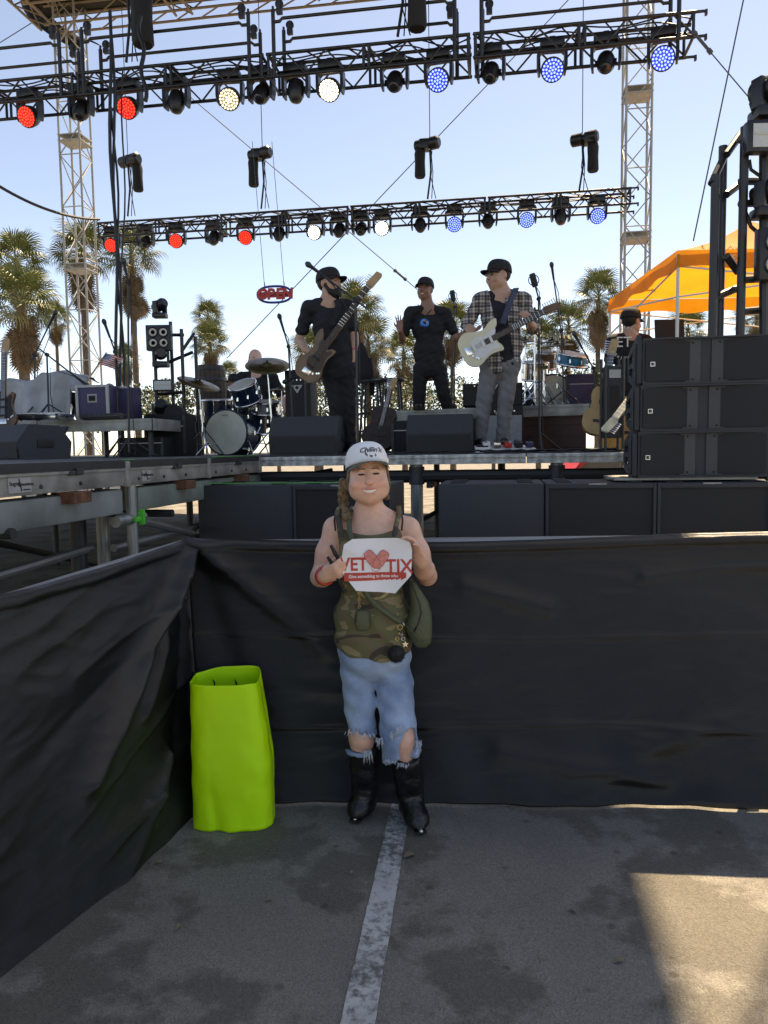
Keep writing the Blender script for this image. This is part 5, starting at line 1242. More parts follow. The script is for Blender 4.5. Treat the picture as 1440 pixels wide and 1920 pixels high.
for k, ch in enumerate('Entertainment Technology'):
    if ch != ' ':
        a = R(150-k*12.5); text_mesh(ch, .052, 'shirt_lettering', 'white', t_t, pr+Vector((.17*math.cos(a), .0, .17*math.sin(a))), (R(90), a-math.pi/2 if False else -(a-math.pi/2), 0), 0, .001)
person('bald drummer in black shirt seated behind the blue drum kit', 10.7, 490,
    dict(head=(478, 670), sL=(452, 708), sR=(512, 708), eL=(440, 752, -.05), wL=(450, 748, -.25), eR=(532, 752, -.05), wR=(538, 772, -.22), hL=(470, 790), hR=(500, 790), kL=(455, 790, -.4), kR=(520, 790, -.4), aL=(452, 838, -.38), aR=(524, 838, -.38)),
    dict(skin='skin_f', shirt='blackcloth', pants='blackjean', yaw=-.3, sleeve=.7, h=.010, seed=3.3, bands='R', handL=((.3, -.9, .1), (0, 0, -1), (.9, .9, .9, .9)), handR=((-.2, -.9, .1), (0, 0, -1), (.9, .9, .9, .9))))
person('seated stagehand in dark cap half hidden behind the drums', 12.2, 436,
    dict(head=(440, 716), sL=(420, 742), sR=(462, 742), eL=(414, 772), wL=(424, 790, -.2), eR=(470, 772), wR=(462, 790, -.2), hL=(430, 800), hR=(452, 800), kL=(426, 800, -.4), kR=(456, 800, -.4), aL=(424, 838, -.4), aR=(458, 838, -.4)),
    dict(skin='skin_d', shirt='blackcloth', pants='blackjean', yaw=-.8, sleeve=.7, h=.012, cap=True, hair=True, seed=6.3, handL=((.3, -.9, .1), (0, 0, -1), (.6, .6, .6, .6)), handR=((-.3, -.9, .1), (0, 0, -1), (.6, .6, .6, .6))))
# ================================================================== instruments and gear
def frame3(o, xd, nd_):                               # matrix: X along xd, -Y towards nd_
    x = Vector(xd).normalized(); y = -Vector(nd_).normalized(); y = (y-x*y.dot(x)).normalized(); z = x.cross(y)
    m = Matrix.Identity(4)
    for i in range(3): m[i][0], m[i][1], m[i][2], m[i][3] = x[i], y[i], z[i], o[i]
    return m
def smooth_poly(pts, n=6):
    out = []; N = len(pts)
    for i in range(N):
        p0, p1, p2, p3 = [Vector((*pts[(i+k-1) % N], 0)) for k in range(4)]
        for k in range(n):
            t = k/n; v = .5*((2*p1)+(p2-p0)*t+(2*p0-5*p1+4*p2-p3)*t*t+(3*p1-p0-3*p2+p3)*t**3); out.append((v.x, v.y))
    return out
ELEC = [(-.22, 0), (-.205, .11), (-.12, .165), (-.02, .13), (.06, .115), (.13, .15), (.20, .155), (.185, .10), (.13, .05), (.125, -.04), (.145, -.09), (.14, -.135), (.07, -.125), (0, -.125), (-.12, -.165), (-.205, -.11)]
BASSB = [(-.25, .0), (-.235, .11), (-.13, .175), (-.02, .125), (.08, .115), (.18, .165), (.27, .15), (.22, .09), (.14, .045), (.13, -.04), (.17, -.10), (.16, -.145), (.06, -.12), (-.03, -.13), (-.14, -.175), (-.235, -.11)]
ACOU = [(-.28, 0), (-.265, .12), (-.18, .19), (-.07, .185), (.0, .13), (.06, .125), (.14, .14), (.21, .11), (.225, 0), (.21, -.11), (.14, -.14), (.06, -.125), (.0, -.13), (-.07, -.185), (-.18, -.19), (-.265, -.12)]
def guitar(label, body, head_, nrm, shape, col, L, guard=None, neck='maple', board='dkwood', headc='maple', th=.045, acoustic=False, pegs=6):
    t = thing('guitar', label, 'guitar', body); X = (head_-body); X = X.normalized(); mx = frame3((0, 0, 0), X, nrm)
    pb = smooth_poly(shape)
    MB().prism(pb, th, mx).build('body', col, t, 50)
    if guard: MB().prism(smooth_poly([(x*.62+.03, z*.62-.02) for x, z in shape]), .004, mx @ Matrix.Translation((0, -th/2-.002, 0))).build('pickguard', guard, t)
    x0 = shape[8][0] if not acoustic else .10; hl = .17
    MB().box((0, 0, 0), (L-hl-x0+.05, .022, .05)).mesh
    def bx(name, c, d, m, bev=.0): return MB().box((0, 0, 0), d, None, bev).add([], []).build(name, m, t, 40 if bev else False) if False else place(MB().box(c, d, None, bev), name, m)
    def place(mb, name, m):
        mb.v = [tuple(mx @ Vector(v)) for v in mb.v]; return mb.build(name, m, t, 40)
    place(MB().box(((x0+L-hl)/2-.02, -.006, 0), (L-hl-x0+.06, .024, .052), None, .006), 'neck', neck)
    place(MB().box(((x0+L-hl)/2-.05, -th/2-.006 if not acoustic else -th/2-.004, 0), (L-hl-x0+.12, .006, .052)), 'fretboard', board)
    fr = MB()
    for k in range(12): fr.box((L-hl-(L-hl-x0)*(1-.92**k)*1.05, -th/2-.0095, 0), (.004, .002, .05))
    place(fr, 'frets', 'silver')['kind'] = 'stuff'
    place(MB().prism([(L-hl, -.026), (L-hl+.02, -.035), (L-.02, -.045), (L, -.03), (L-.01, .02), (L-hl+.03, .04), (L-hl, .026)], .016, Matrix.Translation((0, -.004, 0))), 'headstock', headc)
    for k in range(pegs): place(MB().bar((L-hl+.03+k*.022, 0, .02), (L-hl+.03+k*.022, 0, .062), .004, 6).box((L-hl+.03+k*.022, 0, .064), (.012, .008, .014)), 'tuning_peg', 'silver')
    if acoustic:
        place(MB().lathe([(.048, -.001), (.048, .001)], (.06, -th/2-.002, 0), (R(90), 0, 0), 24), 'sound_hole', 'rubber'); place(MB().box((-.12, -th/2-.004, 0), (.025, .008, .15)), 'bridge', 'dkwood')
    else:
        for x in (-.09, -.0, .08)[:2 if pegs == 4 else 3]: place(MB().box((x, -th/2-.007, 0), (.025, .012, .075), None, .003), 'pickup', 'white' if guard == 'white' else 'rubber')
        place(MB().box((-.15, -th/2-.005, 0), (.05, .01, .08), None, .002), 'bridge', 'chrome')
        for z in (-.06, -.09, -.105): place(MB().lathe([(.011, 0), (.009, .014)], (-.08-z*.8-.1, -th/2, z), (R(90), 0, 0), 10), 'knob', 'chrome')
    for k in range(4 if pegs == 4 else 6): place(MB().bar((-.15, -th/2-.012, (k-2.5)*.0075), (L-hl+.04, -th/2-.012, (k-2.5)*.006), .0009, 4), 'string', 'silver')
    return t
def gstrap(t, pts, m): strap([Vector(p)-t.location for p in pts], .055, .004).build('strap', m, t, True)
BASSB = [(x*.92, z*.78) for x, z in BASSB]
bs = P(594, 672, 7.09); bt_ = guitar('brown burst bass guitar slung on the bearded bass player', bs, P(704, 520, 7.0), (0, -1, .15), BASSB, 'brownburst' if M.setdefault('brownburst', mat('natural_burst', (.22, .12, .06), .3, 0, .3, 5, col2=(.05, .025, .016))) else 0, .96, 'dkwood', headc='maple', pegs=4)
gstrap(bt_, [P(622, 610, 7.06), P(630, 590, 7.10), P(634, 572, 7.16), P(630, 562, 7.26), P(622, 560, 7.40)], 'blackcloth')
gt_ = guitar('ivory electric guitar with white pickguard played by the plaid-shirted guitarist', P(906, 645, 7.08), P(1040, 574, 7.0), (0, -1, .12), ELEC, 'ivory', .77, 'white', headc='brown', neck='brown')
gstrap(gt_, [P(942, 607, 7.05), P(950, 585, 7.08), P(958, 562, 7.13), P(966, 545, 7.24), P(968, 540, 7.36)], mat('slate_strap', (.05, .06, .10), .8, 0, .1, 20))
guitar('sunburst bass guitar leaning at the edge of the keyboard riser', P(8, 765, 7.9), P(10, 640, 8.05), (0, -1, .1), BASSB, 'brownburst', .75, 'rubber')
guitar('dark brown acoustic guitar on a floor stand by the stools', P(716, 800, 8.6), P(738, 712, 8.8), (-.2, -1, .2), ACOU, 'dkwood', .62, None, 'dkwood', acoustic=True, th=.09)
guitar('natural acoustic guitar hanging behind the black rack post beside the speaker stack', P(1131, 768, 6.85), P(1150, 640, 6.95), (-.25, -1, .1), [(x*.86, z*.86) for x, z in ACOU], 'spruce', .66, None, 'dkwood', acoustic=True, th=.10)
guitar('second natural acoustic guitar tucked behind the first on the rack', P(1162, 790, 7.05), P(1160, 660, 7.2), (-.2, -1, .1), ACOU, 'spruce', .50, None, 'dkwood', acoustic=True, th=.10)
guitar('electric guitar hung upside down with pale yellow headstock beside the speaker stack', P(1226, 690, 6.6), P(1106, 848, 6.1), (-.4, -1, .3), ELEC, 'rubber', .86, None, 'ivory', 'ivory', 'ivory')
gk = thing('guitar_rack', 'black guitar rack case beside the stacked line array', 'rack', P(1150, 850, 6.6)); gk.location.z = DZ
for x in (-.075, .075):
    for y in (-.02, .12): rod('upright', (x, y, 0), (x, y, .80), .012, 'black', gk)
cube('panel', (0, .05, .42), (.13, .14, .62), 'spk', gk, None, .01); cube('badge', (.0, -.024, .66), (.10, .006, .07), 'alu', gk); cube('vent', (0, -.023, .45), (.07, .006, .22), 'grille', gk)
# ---- microphone stands
def mic_stand(base, top, boom=None, label='', Yb=8.0, Yt=None, mic='dyn', tripod=True, z=DZ, side=-1):
    b = P(*base, Yb); b.z = z; tp = P(*top, Yt or Yb)-b; t = thing('microphone_stand', label, 'mic stand', b)
    rod('pole', (0, 0, .05), tp, .011, 'steel', t)
    if tripod:
        for k in range(3): a = k*2.094+.4; rod('leg', (0, 0, .2), (.28*math.cos(a), .28*math.sin(a), .01), .008, 'steel', t, 6)
    else: MB().lathe([(.14, 0), (.14, .02), (.02, .04), (.02, .08)]).build('base', 'steel', t, 40)
    e = tp
    if boom:
        e = P(*boom, Yt or Yb)-b; d = (e-tp); rod('boom', tp-d*.35, e, .009, 'steel', t); MB().lathe([(.022, -.02), (.022, .02)], tp, (R(90), 0, 0), 10).build('clutch', 'rubber', t)
    d = (e-tp).normalized() if boom else Vector((0, -.6, .8))
    q = d.to_track_quat('Z', 'Y').to_matrix()
    if mic == 'dyn':
        MB().lathe([(.012, -.02), (.016, .12), (.02, .14)], e, q, 10).build('microphone', 'rubber', t, 40); MB().lathe([(.02, .14), (.026, .155), (.026, .175), (.012, .195)], e, q, 12).build('mic_grille', 'steel', t, True)
    else: MB().lathe([(.03, -.02), (.034, .0), (.034, .10), (.03, .12)], e, q, 12).build('microphone', 'rubber', t, 40); ring(e+q @ Vector((0, 0, .05)), (0, 1, 0), .055, .005).build('shock_mount', 'rubber', t)
    MB().tube([e, e*.8+tp*.2+Vector((.04, 0, -.05)), tp*.8+Vector((.03, 0, 0)), tp*.4+Vector((.025, 0, 0)), Vector((.05, .05, .02)), Vector((.3, .15, .015))], .005, 5).build('cable', 'cable', t)
mic_stand((672, 840), (666, 562), (606, 517), 'boom microphone stand reaching to the bearded bass player', 6.98, 6.95, tripod=False)
mic_stand((552, 842), (541, 650), (532, 620), 'straight microphone stand between the drums and the bass player', 8.6); mic_stand((575, 842), (572, 700), (560, 705), 'low microphone stand with dark mic behind the wedge monitor', 8.4)
mic_stand((1012, 838), (1010, 560), (1003, 534), 'tall stand with round studio microphone behind the guitarist', 8.2, mic='lg'); mic_stand((1058, 752), (1052, 620), (1038, 522), 'boom microphone stand beside the blue snare drum', 9.3, z=RZ)
mic_stand((846, 778), (852, 576), (850, 562), 'studio microphone stand behind the man in black', 10.2, mic='lg', z=RZ); mic_stand((66, 790), (65, 665), (92, 610), 'boom microphone stand over the silver tarp', 8.9, z=P(150, 788, 8.5).z)
mic_stand((92, 790), (88, 665), (140, 705), 'second boom microphone stand over the silver tarp', 8.7, z=P(150, 788, 8.5).z); mic_stand((242, 848), (240, 530), (238, 520), 'very tall straight microphone stand beside the hanging cables', 7.9); mic_stand((222, 800), (216, 660), (205, 630), 'boom microphone stand above the purple road case', 8.5)
mic_stand((1118, 770), (1112, 690), (1090, 650), 'short boom stand beside the drum riser case', 8.9, z=RZ)
# ---- drums
def drum(label, c, axis, r, dep, shell, top='head', legs=0, lugs=8):
    t = thing('drum', label, 'drum', c); q = Vector(axis).normalized().to_track_quat('Z', 'Y').to_matrix()
    MB().lathe([(r, 0), (r, dep)], (0, 0, 0), q, 32).build('shell', shell, t, 40); MB().lathe([(r*.97, dep+.004), (r*.97, dep+.012)], (0, 0, 0), q, 32).build('head', top, t, 40)
    for z in (.0, dep): ring(q @ Vector((0, 0, z)), axis, r+.008, .008, 32, 6, 2.0).build('hoop', 'chrome' if r < .25 else shell, t, True)
    for k in range(lugs):
        a = 2*math.pi*k/lugs; p = q @ Vector(((r+.012)*math.cos(a), (r+.012)*math.sin(a), 0)); d = q @ Vector((0, 0, dep)); rod('lug_rod', p, p+d, .005, 'chrome', t, 6); MB().box(p+d*.5, (.022, .022, .05), None, .004).build('lug', 'chrome', t)
    for k in range(legs): a = k*2.094+.5; rod('leg', q @ Vector(((r+.01)*math.cos(a), (r+.01)*math.sin(a), dep*.3)), Vector(((r+.04)*math.cos(a), (r+.04)*math.sin(a), DZ-c[2])), .009, 'chrome', t)
    return t
bd = P(424, 811, 9.45); fx = Vector((-.22, -1, .03)).normalized()
d0 = drum('blue bass drum with cream head and dark centre patch', bd-fx*.44, fx, .278, .44, 'drumblue'); hc = fx*.4525; q_ = fx.to_track_quat('Z', 'Y').to_matrix()
MB().lathe([(.075, .002), (.072, .006)], hc+q_ @ Vector((.0, 0, 0))+Vector((.09, 0, -.02)), q_, 20).build('port_patch', 'rubber', d0)
text_mesh('REMO', .03, 'head_lettering', 'rubber', d0, hc+fx*.006+Vector((-.0, 0, .21)), (R(90), 0, R(-12)), 0, .0005)
for sx in (-1, 1): rod('spur', hc*.85+Vector((sx*.25, 0, -.1)), hc*1.1+Vector((sx*.36, -.05, -.29)), .01, 'chrome', d0)
drum('blue rack tom tilted over the bass drum', P(466, 752, 9.5), (-.25, -.45, .9), .165, .22, 'drumblue'); drum('blue floor tom standing left of the bass drum', P(409, 800, 9.9), (0, -.1, 1), .19, .34, 'drumblue', legs=3)
drum('chrome snare drum between the tom and the stands', P(499, 775, 9.7), (.05, -.2, 1), .17, .14, 'chrome'); drum('blue floor tom behind the bass drum', P(470, 812, 9.9), (.1, -.1, 1), .2, .34, 'drumblue', legs=3)
def cym_stand(label, base, top, Y, r, tilt, z=DZ, m='bronze'):
    b = P(*base, Y); b.z = z; tp = P(*top, Y)-b; t = thing('cymbal_stand', label, 'cymbal', b); rod('pole', (0, 0, .08), tp*.6, .013, 'chrome', t); rod('pole', tp*.58, tp, .009, 'chrome', t)
    for k in range(3): a = k*2.094+.9; rod('leg', (0, 0, .34), (.30*math.cos(a), .30*math.sin(a), .01), .010, 'chrome', t); rod('leg', (0, 0, .12), (.18*math.cos(a), .18*math.sin(a), .14), .006, 'chrome', t)
    for z_ in (.36, .6): MB().lathe([(.022, -.03), (.022, .03)], tp*z_, None, 10).build('clamp', 'chrome', t, 40)
    MB().lathe([(.012, .03), (.05, .028), (.06, .012), (r*.7, .004), (r, -.012), (r, -.014), (r*.7, 0), (.06, .008)], tp, Euler(tilt).to_matrix(), 36).build('cymbal', m, t, True); MB().lathe([(.012, .028), (.016, .04), (.006, .06)], tp, Euler(tilt).to_matrix(), 10).build('wing_nut', 'rubber', t)
cym_stand('wide dark ride cymbal on a chrome stand in front of the drummer', (514, 850), (501, 684), 9.35, .27, (R(28), R(4), 0)); cym_stand('dark crash cymbal on a chrome stand beside the barrel', (383, 850), (373, 718), 9.2, .26, (R(14), R(20), 0)); cym_stand('hi-hat cymbals on a stand beside the drummer', (528, 846), (527, 730), 9.8, .18, (R(6), 0, 0))
for i, (px, py, pz_, rr_) in enumerate(((1003, 585, 745, .22), (1045, 647, 748, .2), (985, 640, 745, .2), (1020, 690, 748, .0), (1062, 700, 750, .0), (1035, 640, 750, .18))):
    cym_stand(['cymbal on a chrome stand behind the guitarist\'s shoulder', 'flat cymbal on a chrome stand beside the blue snare', 'cymbal on a chrome stand behind the plaid shirt', 'low chrome stand on the drum riser', 'short chrome stand near the riser edge', 'middle cymbal on a chrome stand on the drum riser'][i], (px, pz_), (px, py), 9.6+.2*(i % 3), max(rr_, .06), (R(8), R(-5), 0), RZ)
drum('bright blue snare drum on the riser', P(1070, 683, 9.4), (.15, -.3, 1), .18, .12, 'cyan'); drum('silver tom on the riser beside the guitarist', P(1003, 712, 9.9), (0, -.2, 1), .16, .22, 'chrome', lugs=6); drum('clear orange tom on the riser', P(1022, 690, 10.1), (0, -.25, 1), .15, .2, 'brownburst', lugs=6); drum('large dark drum shell on the riser', P(1030, 745, 10.2), (-.1, -1, 0), .26, .4, 'rubber')
# ---- wedges, amps, cases, stools, pedals
def wedge(x0, x1, yt, yb, Y, label, rz=-YAW, slant=1):
    a, b = P(x0, yb, Y), P(x1, yb, Y); w_ = (b-a).length; c = (a+b)/2; h = P(x0, yt, Y).z-DZ+.02; t = thing('wedge_monitor', label, 'monitor', (c.x, c.y, DZ), rz, 'stage wedge monitors')
    prof = [(0, 0), (-.02, h*.52), (.10, h), (.40, h*.98), (.52, h*.5), (.5, 0)]; n = len(prof); m = MB(); m.add([(-w_/2, y, z) for y, z in prof]+[(w_/2, y, z) for y, z in prof], [tuple(range(n)), tuple(range(2*n-1, n-1, -1))]+[(i, i+n, (i+1) % n+n, (i+1) % n) for i in range(n)]); m.build('cabinet', 'spk', t)
    cube('side_handle', (w_/2+.003, .25, h*.45), (.008, .16, .07), 'rubber', t, None, .003); cube('base_plate', (0, -.012, h*.26), (w_*.96, .012, h*.42), 'grille', t); cube('grille', (0, .47, h*.74), (w_*.92, .02, h*.5), 'grille', t, (R(-32), 0, 0))
    for s in (-1, 1): cube('corner', (s*w_*.46, -.022, h*.26), (.03, .006, .03), 'rubber', t)
wedge(503, 634, 785, 851, 7.0, 'black wedge monitor in front of the bearded bass player'); wedge(762, 885, 781, 848, 7.0, 'black wedge monitor in front of the guitarist and the man in black'); wedge(-70, 62, 802, 853, 6.6, 'black wedge monitor beside the water bottle', rz=R(-30))
def amp(x0, x1, yt, yb, Y, label, grill, z0=None):
    a, b = P(x0, yb, Y), P(x1, yb, Y); w_ = (b-a).length; h = P(x0, yt, Y).z-a.z; t = thing('guitar_amplifier', label, 'amplifier', ((a.x+b.x)/2, Y, z0 if z0 else a.z), -YAW)
    MB().box((0, .17, h/2), (w_, .34, h), None, .012).build('cabinet', 'bagblk', t, 40); cube('grille_cloth', (0, -.006, h*.42), (w_*.94, .012, h*.74), grill, t); cube('control_panel', (0, -.006, h*.88), (w_*.94, .012, h*.14), 'rubber', t)
    MB().prism([(-.07, .04), (.07, .04), (0, -.06)], .01, Matrix.Translation((0, -.016, h*.78))).build('logo_plate', 'alu', t); MB().lathe([(.02, 0), (.02, .006)], (0, -.022, h*.79), (R(90), 0, 0), 14).build('logo_dot', 'rubber', t)
    for k in range(5): MB().lathe([(.01, 0), (.009, .014)], (-w_*.3+k*w_*.15, -.012, h*.88), (R(90), 0, 0), 8).build('knob', 'silver', t)
    cube('handle', (0, .17, h+.012), (.2, .03, .02), 'rubber', t, None, .005); return t
MS = M.setdefault('silvercloth', mat('silver_grille_cloth', (.30, .31, .32), .7, 0, .1, 30, .2, 300))
amp(900, 980, 760, 846, 8.3, 'silver-grilled guitar amplifier behind the guitarist', 'silvercloth', DZ); amp(868, 979, 719, 762, 8.5, 'black guitar amplifier with silver badge standing on the silver-grilled one', 'grille', P(868, 762, 8.5).z); amp(536, 585, 688, 846, 9.4, 'tall black bass amplifier behind the bass player', 'grille', DZ)
def stool(px, py, Y, label):
    s = P(px, py, Y); t = thing('bar_stool', label, 'stool', (s.x, s.y, RZ if px > 740 else DZ)); h = s.z-t.location.z
    MB().lathe([(.16, -.035), (.17, -.02), (.17, 0), (.15, .008)], (0, 0, h), None, 24).build('seat', 'steel', t, 40)
    for k in range(4): a = k*math.pi/2+.6; rod('leg', (.13*math.cos(a), .13*math.sin(a), h-.03), (.2*math.cos(a), .2*math.sin(a), 0), .016, 'steel', t)
    for z_ in (.3, .55): ring((0, 0, h*z_), (0, 0, 1), .2-.07*z_, .008, 20, 6).build('foot_ring', 'steel', t)
stool(696, 714, 9.9, 'dark bar stool holding a draped jacket'); stool(735, 711, 9.9, 'bare dark bar stool beside the man in black')
j = P(684, 716, 9.9); jt = thing('draped_jacket', 'dark jacket draped over a bar stool behind the bass player', 'jacket', j); loft([((0, 0, -.02), .10, .12), ((0, 0, .12), .10, .11), ((-.01, 0, .28), .085, .09), ((-.03, 0, .42), .06, .07), ((-.04, 0, .5), .03, .03)], 18).build('jacket_body', 'blackcloth', jt, True); loft([((.09, -.03, -.18), .03, .04), ((.09, -.03, .05), .04, .05), ((.06, -.02, .3), .04, .05)], 12).build('sleeve', 'blackcloth', jt, True)
pb = P(952, 836, 7.0); pbt = thing('pedalboard', 'white pedalboard crowded with small effects pedals at the guitarist\'s feet', 'pedalboard', (pb.x, pb.y, DZ)); cube('board', (0, .08, .035), (.50, .28, .025), 'white', pbt, (R(7), 0, 0), .004)
for s in (-1, 1): cube('foot', (s*.2, .1, .012), (.04, .22, .02), 'white', pbt)
for k in range(9): cube('pedal', (-.2+.1*(k % 5)+.02*(k > 4), -.0+.13*(k > 4), .068+.012*(k > 4)), (.065, .10, .045), ['white', 'silver', 'redplas', 'grille', 'case', 'white', 'brown', 'silver', 'grille'][k], pbt, (R(7), 0, 0), .006); MB().lathe([(.008, 0), (.007, .012)], (-.2+.1*(k % 5), .0+.13*(k > 4), .09+.012*(k > 4)), None, 8).build('knob', 'rubber', pbt)
pb = P(905, 836, 6.95); pbt = thing('volume_pedal', 'small white effects pedal beside the guitarist\'s shoe', 'pedal', (pb.x, pb.y, DZ)); cube('housing', (0, .03, .03), (.14, .12, .05), 'white', pbt, (R(8), 0, 0), .006); cube('treadle', (0, .03, .062), (.1, .1, .012), 'rubber', pbt, (R(10), 0, 0))
LZ = P(150, 788, 8.5).z
rc = P(175, 785, 8.45); t = thing('road_case', 'purple road case with metal edges on the riser', 'case', (rc.x, rc.y, LZ), -YAW); w_, h_ = .36, P(175, 722, 8.45).z-LZ
cube('shell', (0, .18, h_/2), (w_, .36, h_), 'case', t, None, .006)
for x in (-1, 1):
    for y in (0, .36): cube('edge_strip', (x*w_/2, y, h_/2), (.03, .03, h_), 'alu', t, None, .004)
for z_ in (.012, h_-.012):
    for y in (-.002, .362): cube('edge_strip', (0, y, z_), (w_, .022, .026), 'alu', t)
MB().box((0, -.004, h_*.62), (.11, .008, .09), None, .003).build('handle_dish', 'alu', t); MB().box((0, -.010, h_*.62), (.08, .006, .06)).build('handle_recess', 'rubber', t); rod('handle', (-.03, -.016, h_*.62), (.03, -.016, h_*.62), .008, 'rubber', t)
rc = P(216, 785, 8.7); t = thing('road_case', 'second purple case behind the first with a towel over it', 'case', (rc.x, rc.y, LZ), -YAW); cube('shell', (0, .15, .19), (.34, .34, .38), 'case', t, None, .006); MB().grid(lambda i, k: (-.08+.14*i+.01*math.sin(k*6), -.03-.01*math.sin(i*9), .40-.34*k+.02*math.sin(i*5)), 8, 10).build('towel', 'silvercloth', t, True); cube('edge_strip', (0, -.02, .37), (.34, .02, .025), 'alu', t)
def tarp():
    c = P(70, 785, 8.9); t = thing('tarp_cover', 'silver grey tarp draped over keyboards on the riser', 'tarp', (c.x, c.y, LZ)); w_ = P(140, 785, 8.9).x-P(15, 785, 8.9).x
    def f(i, k):
        x = -w_/2*1.1+w_*1.35*i; top = .50-.05*math.sin(i*7)+.04*math.sin(i*2+.5); z = top*(1-max(0, k-.4)/.6*(1.0 if i < .8 else .35)); y = (.5-.5*min(1, k/.4))*.7+.02*math.sin(i*23+k*5)*(k > .4)-.06*max(0, k-.4)+.03*math.sin(i*11)*max(0, k-.4)
        return (x+.04*math.sin(k*9)*.3, y, max(.01, z+.012*math.sin(i*17+k*13)+.02*math.sin(i*31+k*7)*math.sin(k*17+i*9)))
    MB().grid(f, 40, 26).build('sheet', 'tarp', t, True).modifiers.new('t', 'SOLIDIFY').thickness = .003
    cube('keyboard', (.0, .35, .30), (w_*.95, .3, .12), 'rubber', t, None, .01)
    for s in (-1, 1): rod('stand_leg', (s*w_*.4, .2, 0), (s*w_*.4, .4, .3), .02, 'rubber', t); rod('stand_leg', (s*w_*.4, .45, 0), (s*w_*.4, .25, .3), .02, 'rubber', t)
tarp()
def flag():
    a, b = P(162, 706, 8.5), P(198, 662, 8.5); t = thing('small_flag', 'small striped American flag on a tilted stick above the road case', 'flag', a); d = b-a; rod('stick', (0, 0, -.05), d*1.05, .005, 'maple', t)
    L_, H_ = .20, .13; u = Vector((.98, 0, -.2)); v = -d.normalized()
    def pt(i, j): return d+u*(L_*i)+v*(H_*j*1.2)+Vector((0, .015*math.sin(i*8+j), -.02*i*i))
    for k in range(13): MB().grid(lambda i, j: pt(i if k > 6 else .42+.58*i, (k+j)/13), 8, 1).build('stripe', 'redplas' if k % 2 == 0 else 'white', t)
    MB().grid(lambda i, j: pt(i*.42, j*7/13), 4, 4).build('canton', 'blueplas', t)
    for k in range(20): p = pt(.05+.08*(k % 5), (k//5+.5)*7/13/4)+Vector((0, -.003, 0)); MB().lathe([(.006, 0), (.006, .001)], p, (R(90), 0, 0), 5).build('star', 'white', t)
flag()
bt = P(74, 851, 6.75); t = thing('water_bottle', 'clear plastic water bottle standing at the wing edge', 'bottle', (bt.x, bt.y, DZ)); wm = mat('clear_plastic', (.75, .8, .82), .08, 0, .02, 5); n_, L_, b_ = nd(wm); b_.inputs['Transmission Weight'].default_value = .85
MB().lathe([(.03, 0), (.033, .01), (.033, .06), (.031, .07), (.033, .08), (.033, .14), (.022, .175), (.013, .19), (.013, .2)], n=18).build('bottle_body', wm, t, 40); MB().lathe([(.0335, .075), (.0335, .125)], n=18).build('label', 'cyan', t); MB().lathe([(.015, .2), (.015, .218)], n=14).build('screw_cap', 'white', t)
for k, (px, py, Y, w_, h_, m_, lab) in enumerate(((30, 772, 8.0, .42, .05, 'rubber', 'flat black keyboard controller on the riser edge'), (190, 778, 8.3, .5, .05, 'rubber', 'black mixing pedalboard in front of the road case'), (90, 765, 8.1, .22, .06, 'silver', 'small silver effects box by the tarp'), (760, 850, 8.3, .3, .35, 'bagblk', 'black equipment case on the deck behind the stand'), (262, 800, 8.7, .55, .22, 'bagblk', 'open black case full of cables beside the riser'), (310, 820, 9.0, .5, .5, 'bagblk', 'black bass cabinet beside the light ladder'), (1090, 722, 9.6, .35, .42, 'case', 'purple case on the drum riser'), (995, 740, 10.4, .6, .3, 'bagblk', 'black case behind the riser drums'))):
    p = P(px, py, Y); z_ = LZ if k < 3 else (RZ if k > 5 else DZ); t = thing('equipment_case', lab, 'case', (p.x, Y, z_), -YAW); cube('shell', (0, .15, h_/2), (w_, .3, h_), m_, t, None, .01); cube('lid_line', (0, -.003, h_*.7), (w_*.98, .008, .012), 'alu' if k > 2 else 'steel', t)
    for s in (-1, 1): cube('corner', (s*(w_/2-.012), -.002, h_*.5), (.03, .01, h_*.9), 'steel', t)
    if k < 3:
        for i in range(8): cube('key', (-w_*.42+i*w_*.12, .08, h_+.006), (w_*.1, .14, .012), 'white' if k != 1 else 'steel', t)
def barrel():
    p = P(396, 742, 10.9); z = p.z; t = thing('wooden_barrel', 'old wooden barrel standing behind the drums', 'barrel', (p.x, p.y, DZ)); h = P(396, 686, 10.9).z-DZ; r = .225
    N = 18; pr = [(.84, .0), (.94, .2), (1, .5), (.94, .8), (.84, 1)]; h0 = h-.72
    for k in range(N):
        b = MB(); a0, a1 = 2*math.pi*k/N+.012, 2*math.pi*(k+1)/N-.012
        for s, z_ in pr:
            for a in (a0, a1): b.v += [(r*s*math.cos(a), r*s*math.sin(a), h0+z_*.72), ((r*s-.025)*math.cos(a), (r*s-.025)*math.sin(a), h0+z_*.72)]
        for i in range(4): o = i*4; b.f += [(o, o+2, o+6, o+4), (o+1, o+5, o+7, o+3), (o, o+4, o+5, o+1), (o+2, o+3, o+7, o+6)]
        b.f += [(0, 1, 3, 2), (16, 18, 19, 17)]; b.build('stave', 'barrelwood' if M.setdefault('barrelwood', mat('barrel_oak', (.09, .06, .04), .7, 0, .3, 10, .3, 40)) else 0, t)
    for z_, s in ((.06, .885), (.27, .975), (.73, .975), (.94, .885)): MB().lathe([(r*s-.004, -.022), (r*s+.006, -.022), (r*s+.006, .022), (r*s-.004, .022)], (0, 0, h0+z_*.72), None, 28).build('hoop', 'steel', t, 40)
    MB().lathe([(r*.8, 0), (r*.8, .02)], (0, 0, h0+.68), None, 24).build('barrel_head', 'barrelwood', t)
    b = MB()
    for x in (-.2, .2):
        for y in (-.2, .2): b.bar((x, y, 0), (x, y, h0), .03)
    b.box((0, 0, h0-.02), (.5, .5, .04)); b.build('stand', 'steel', t)
barrel()
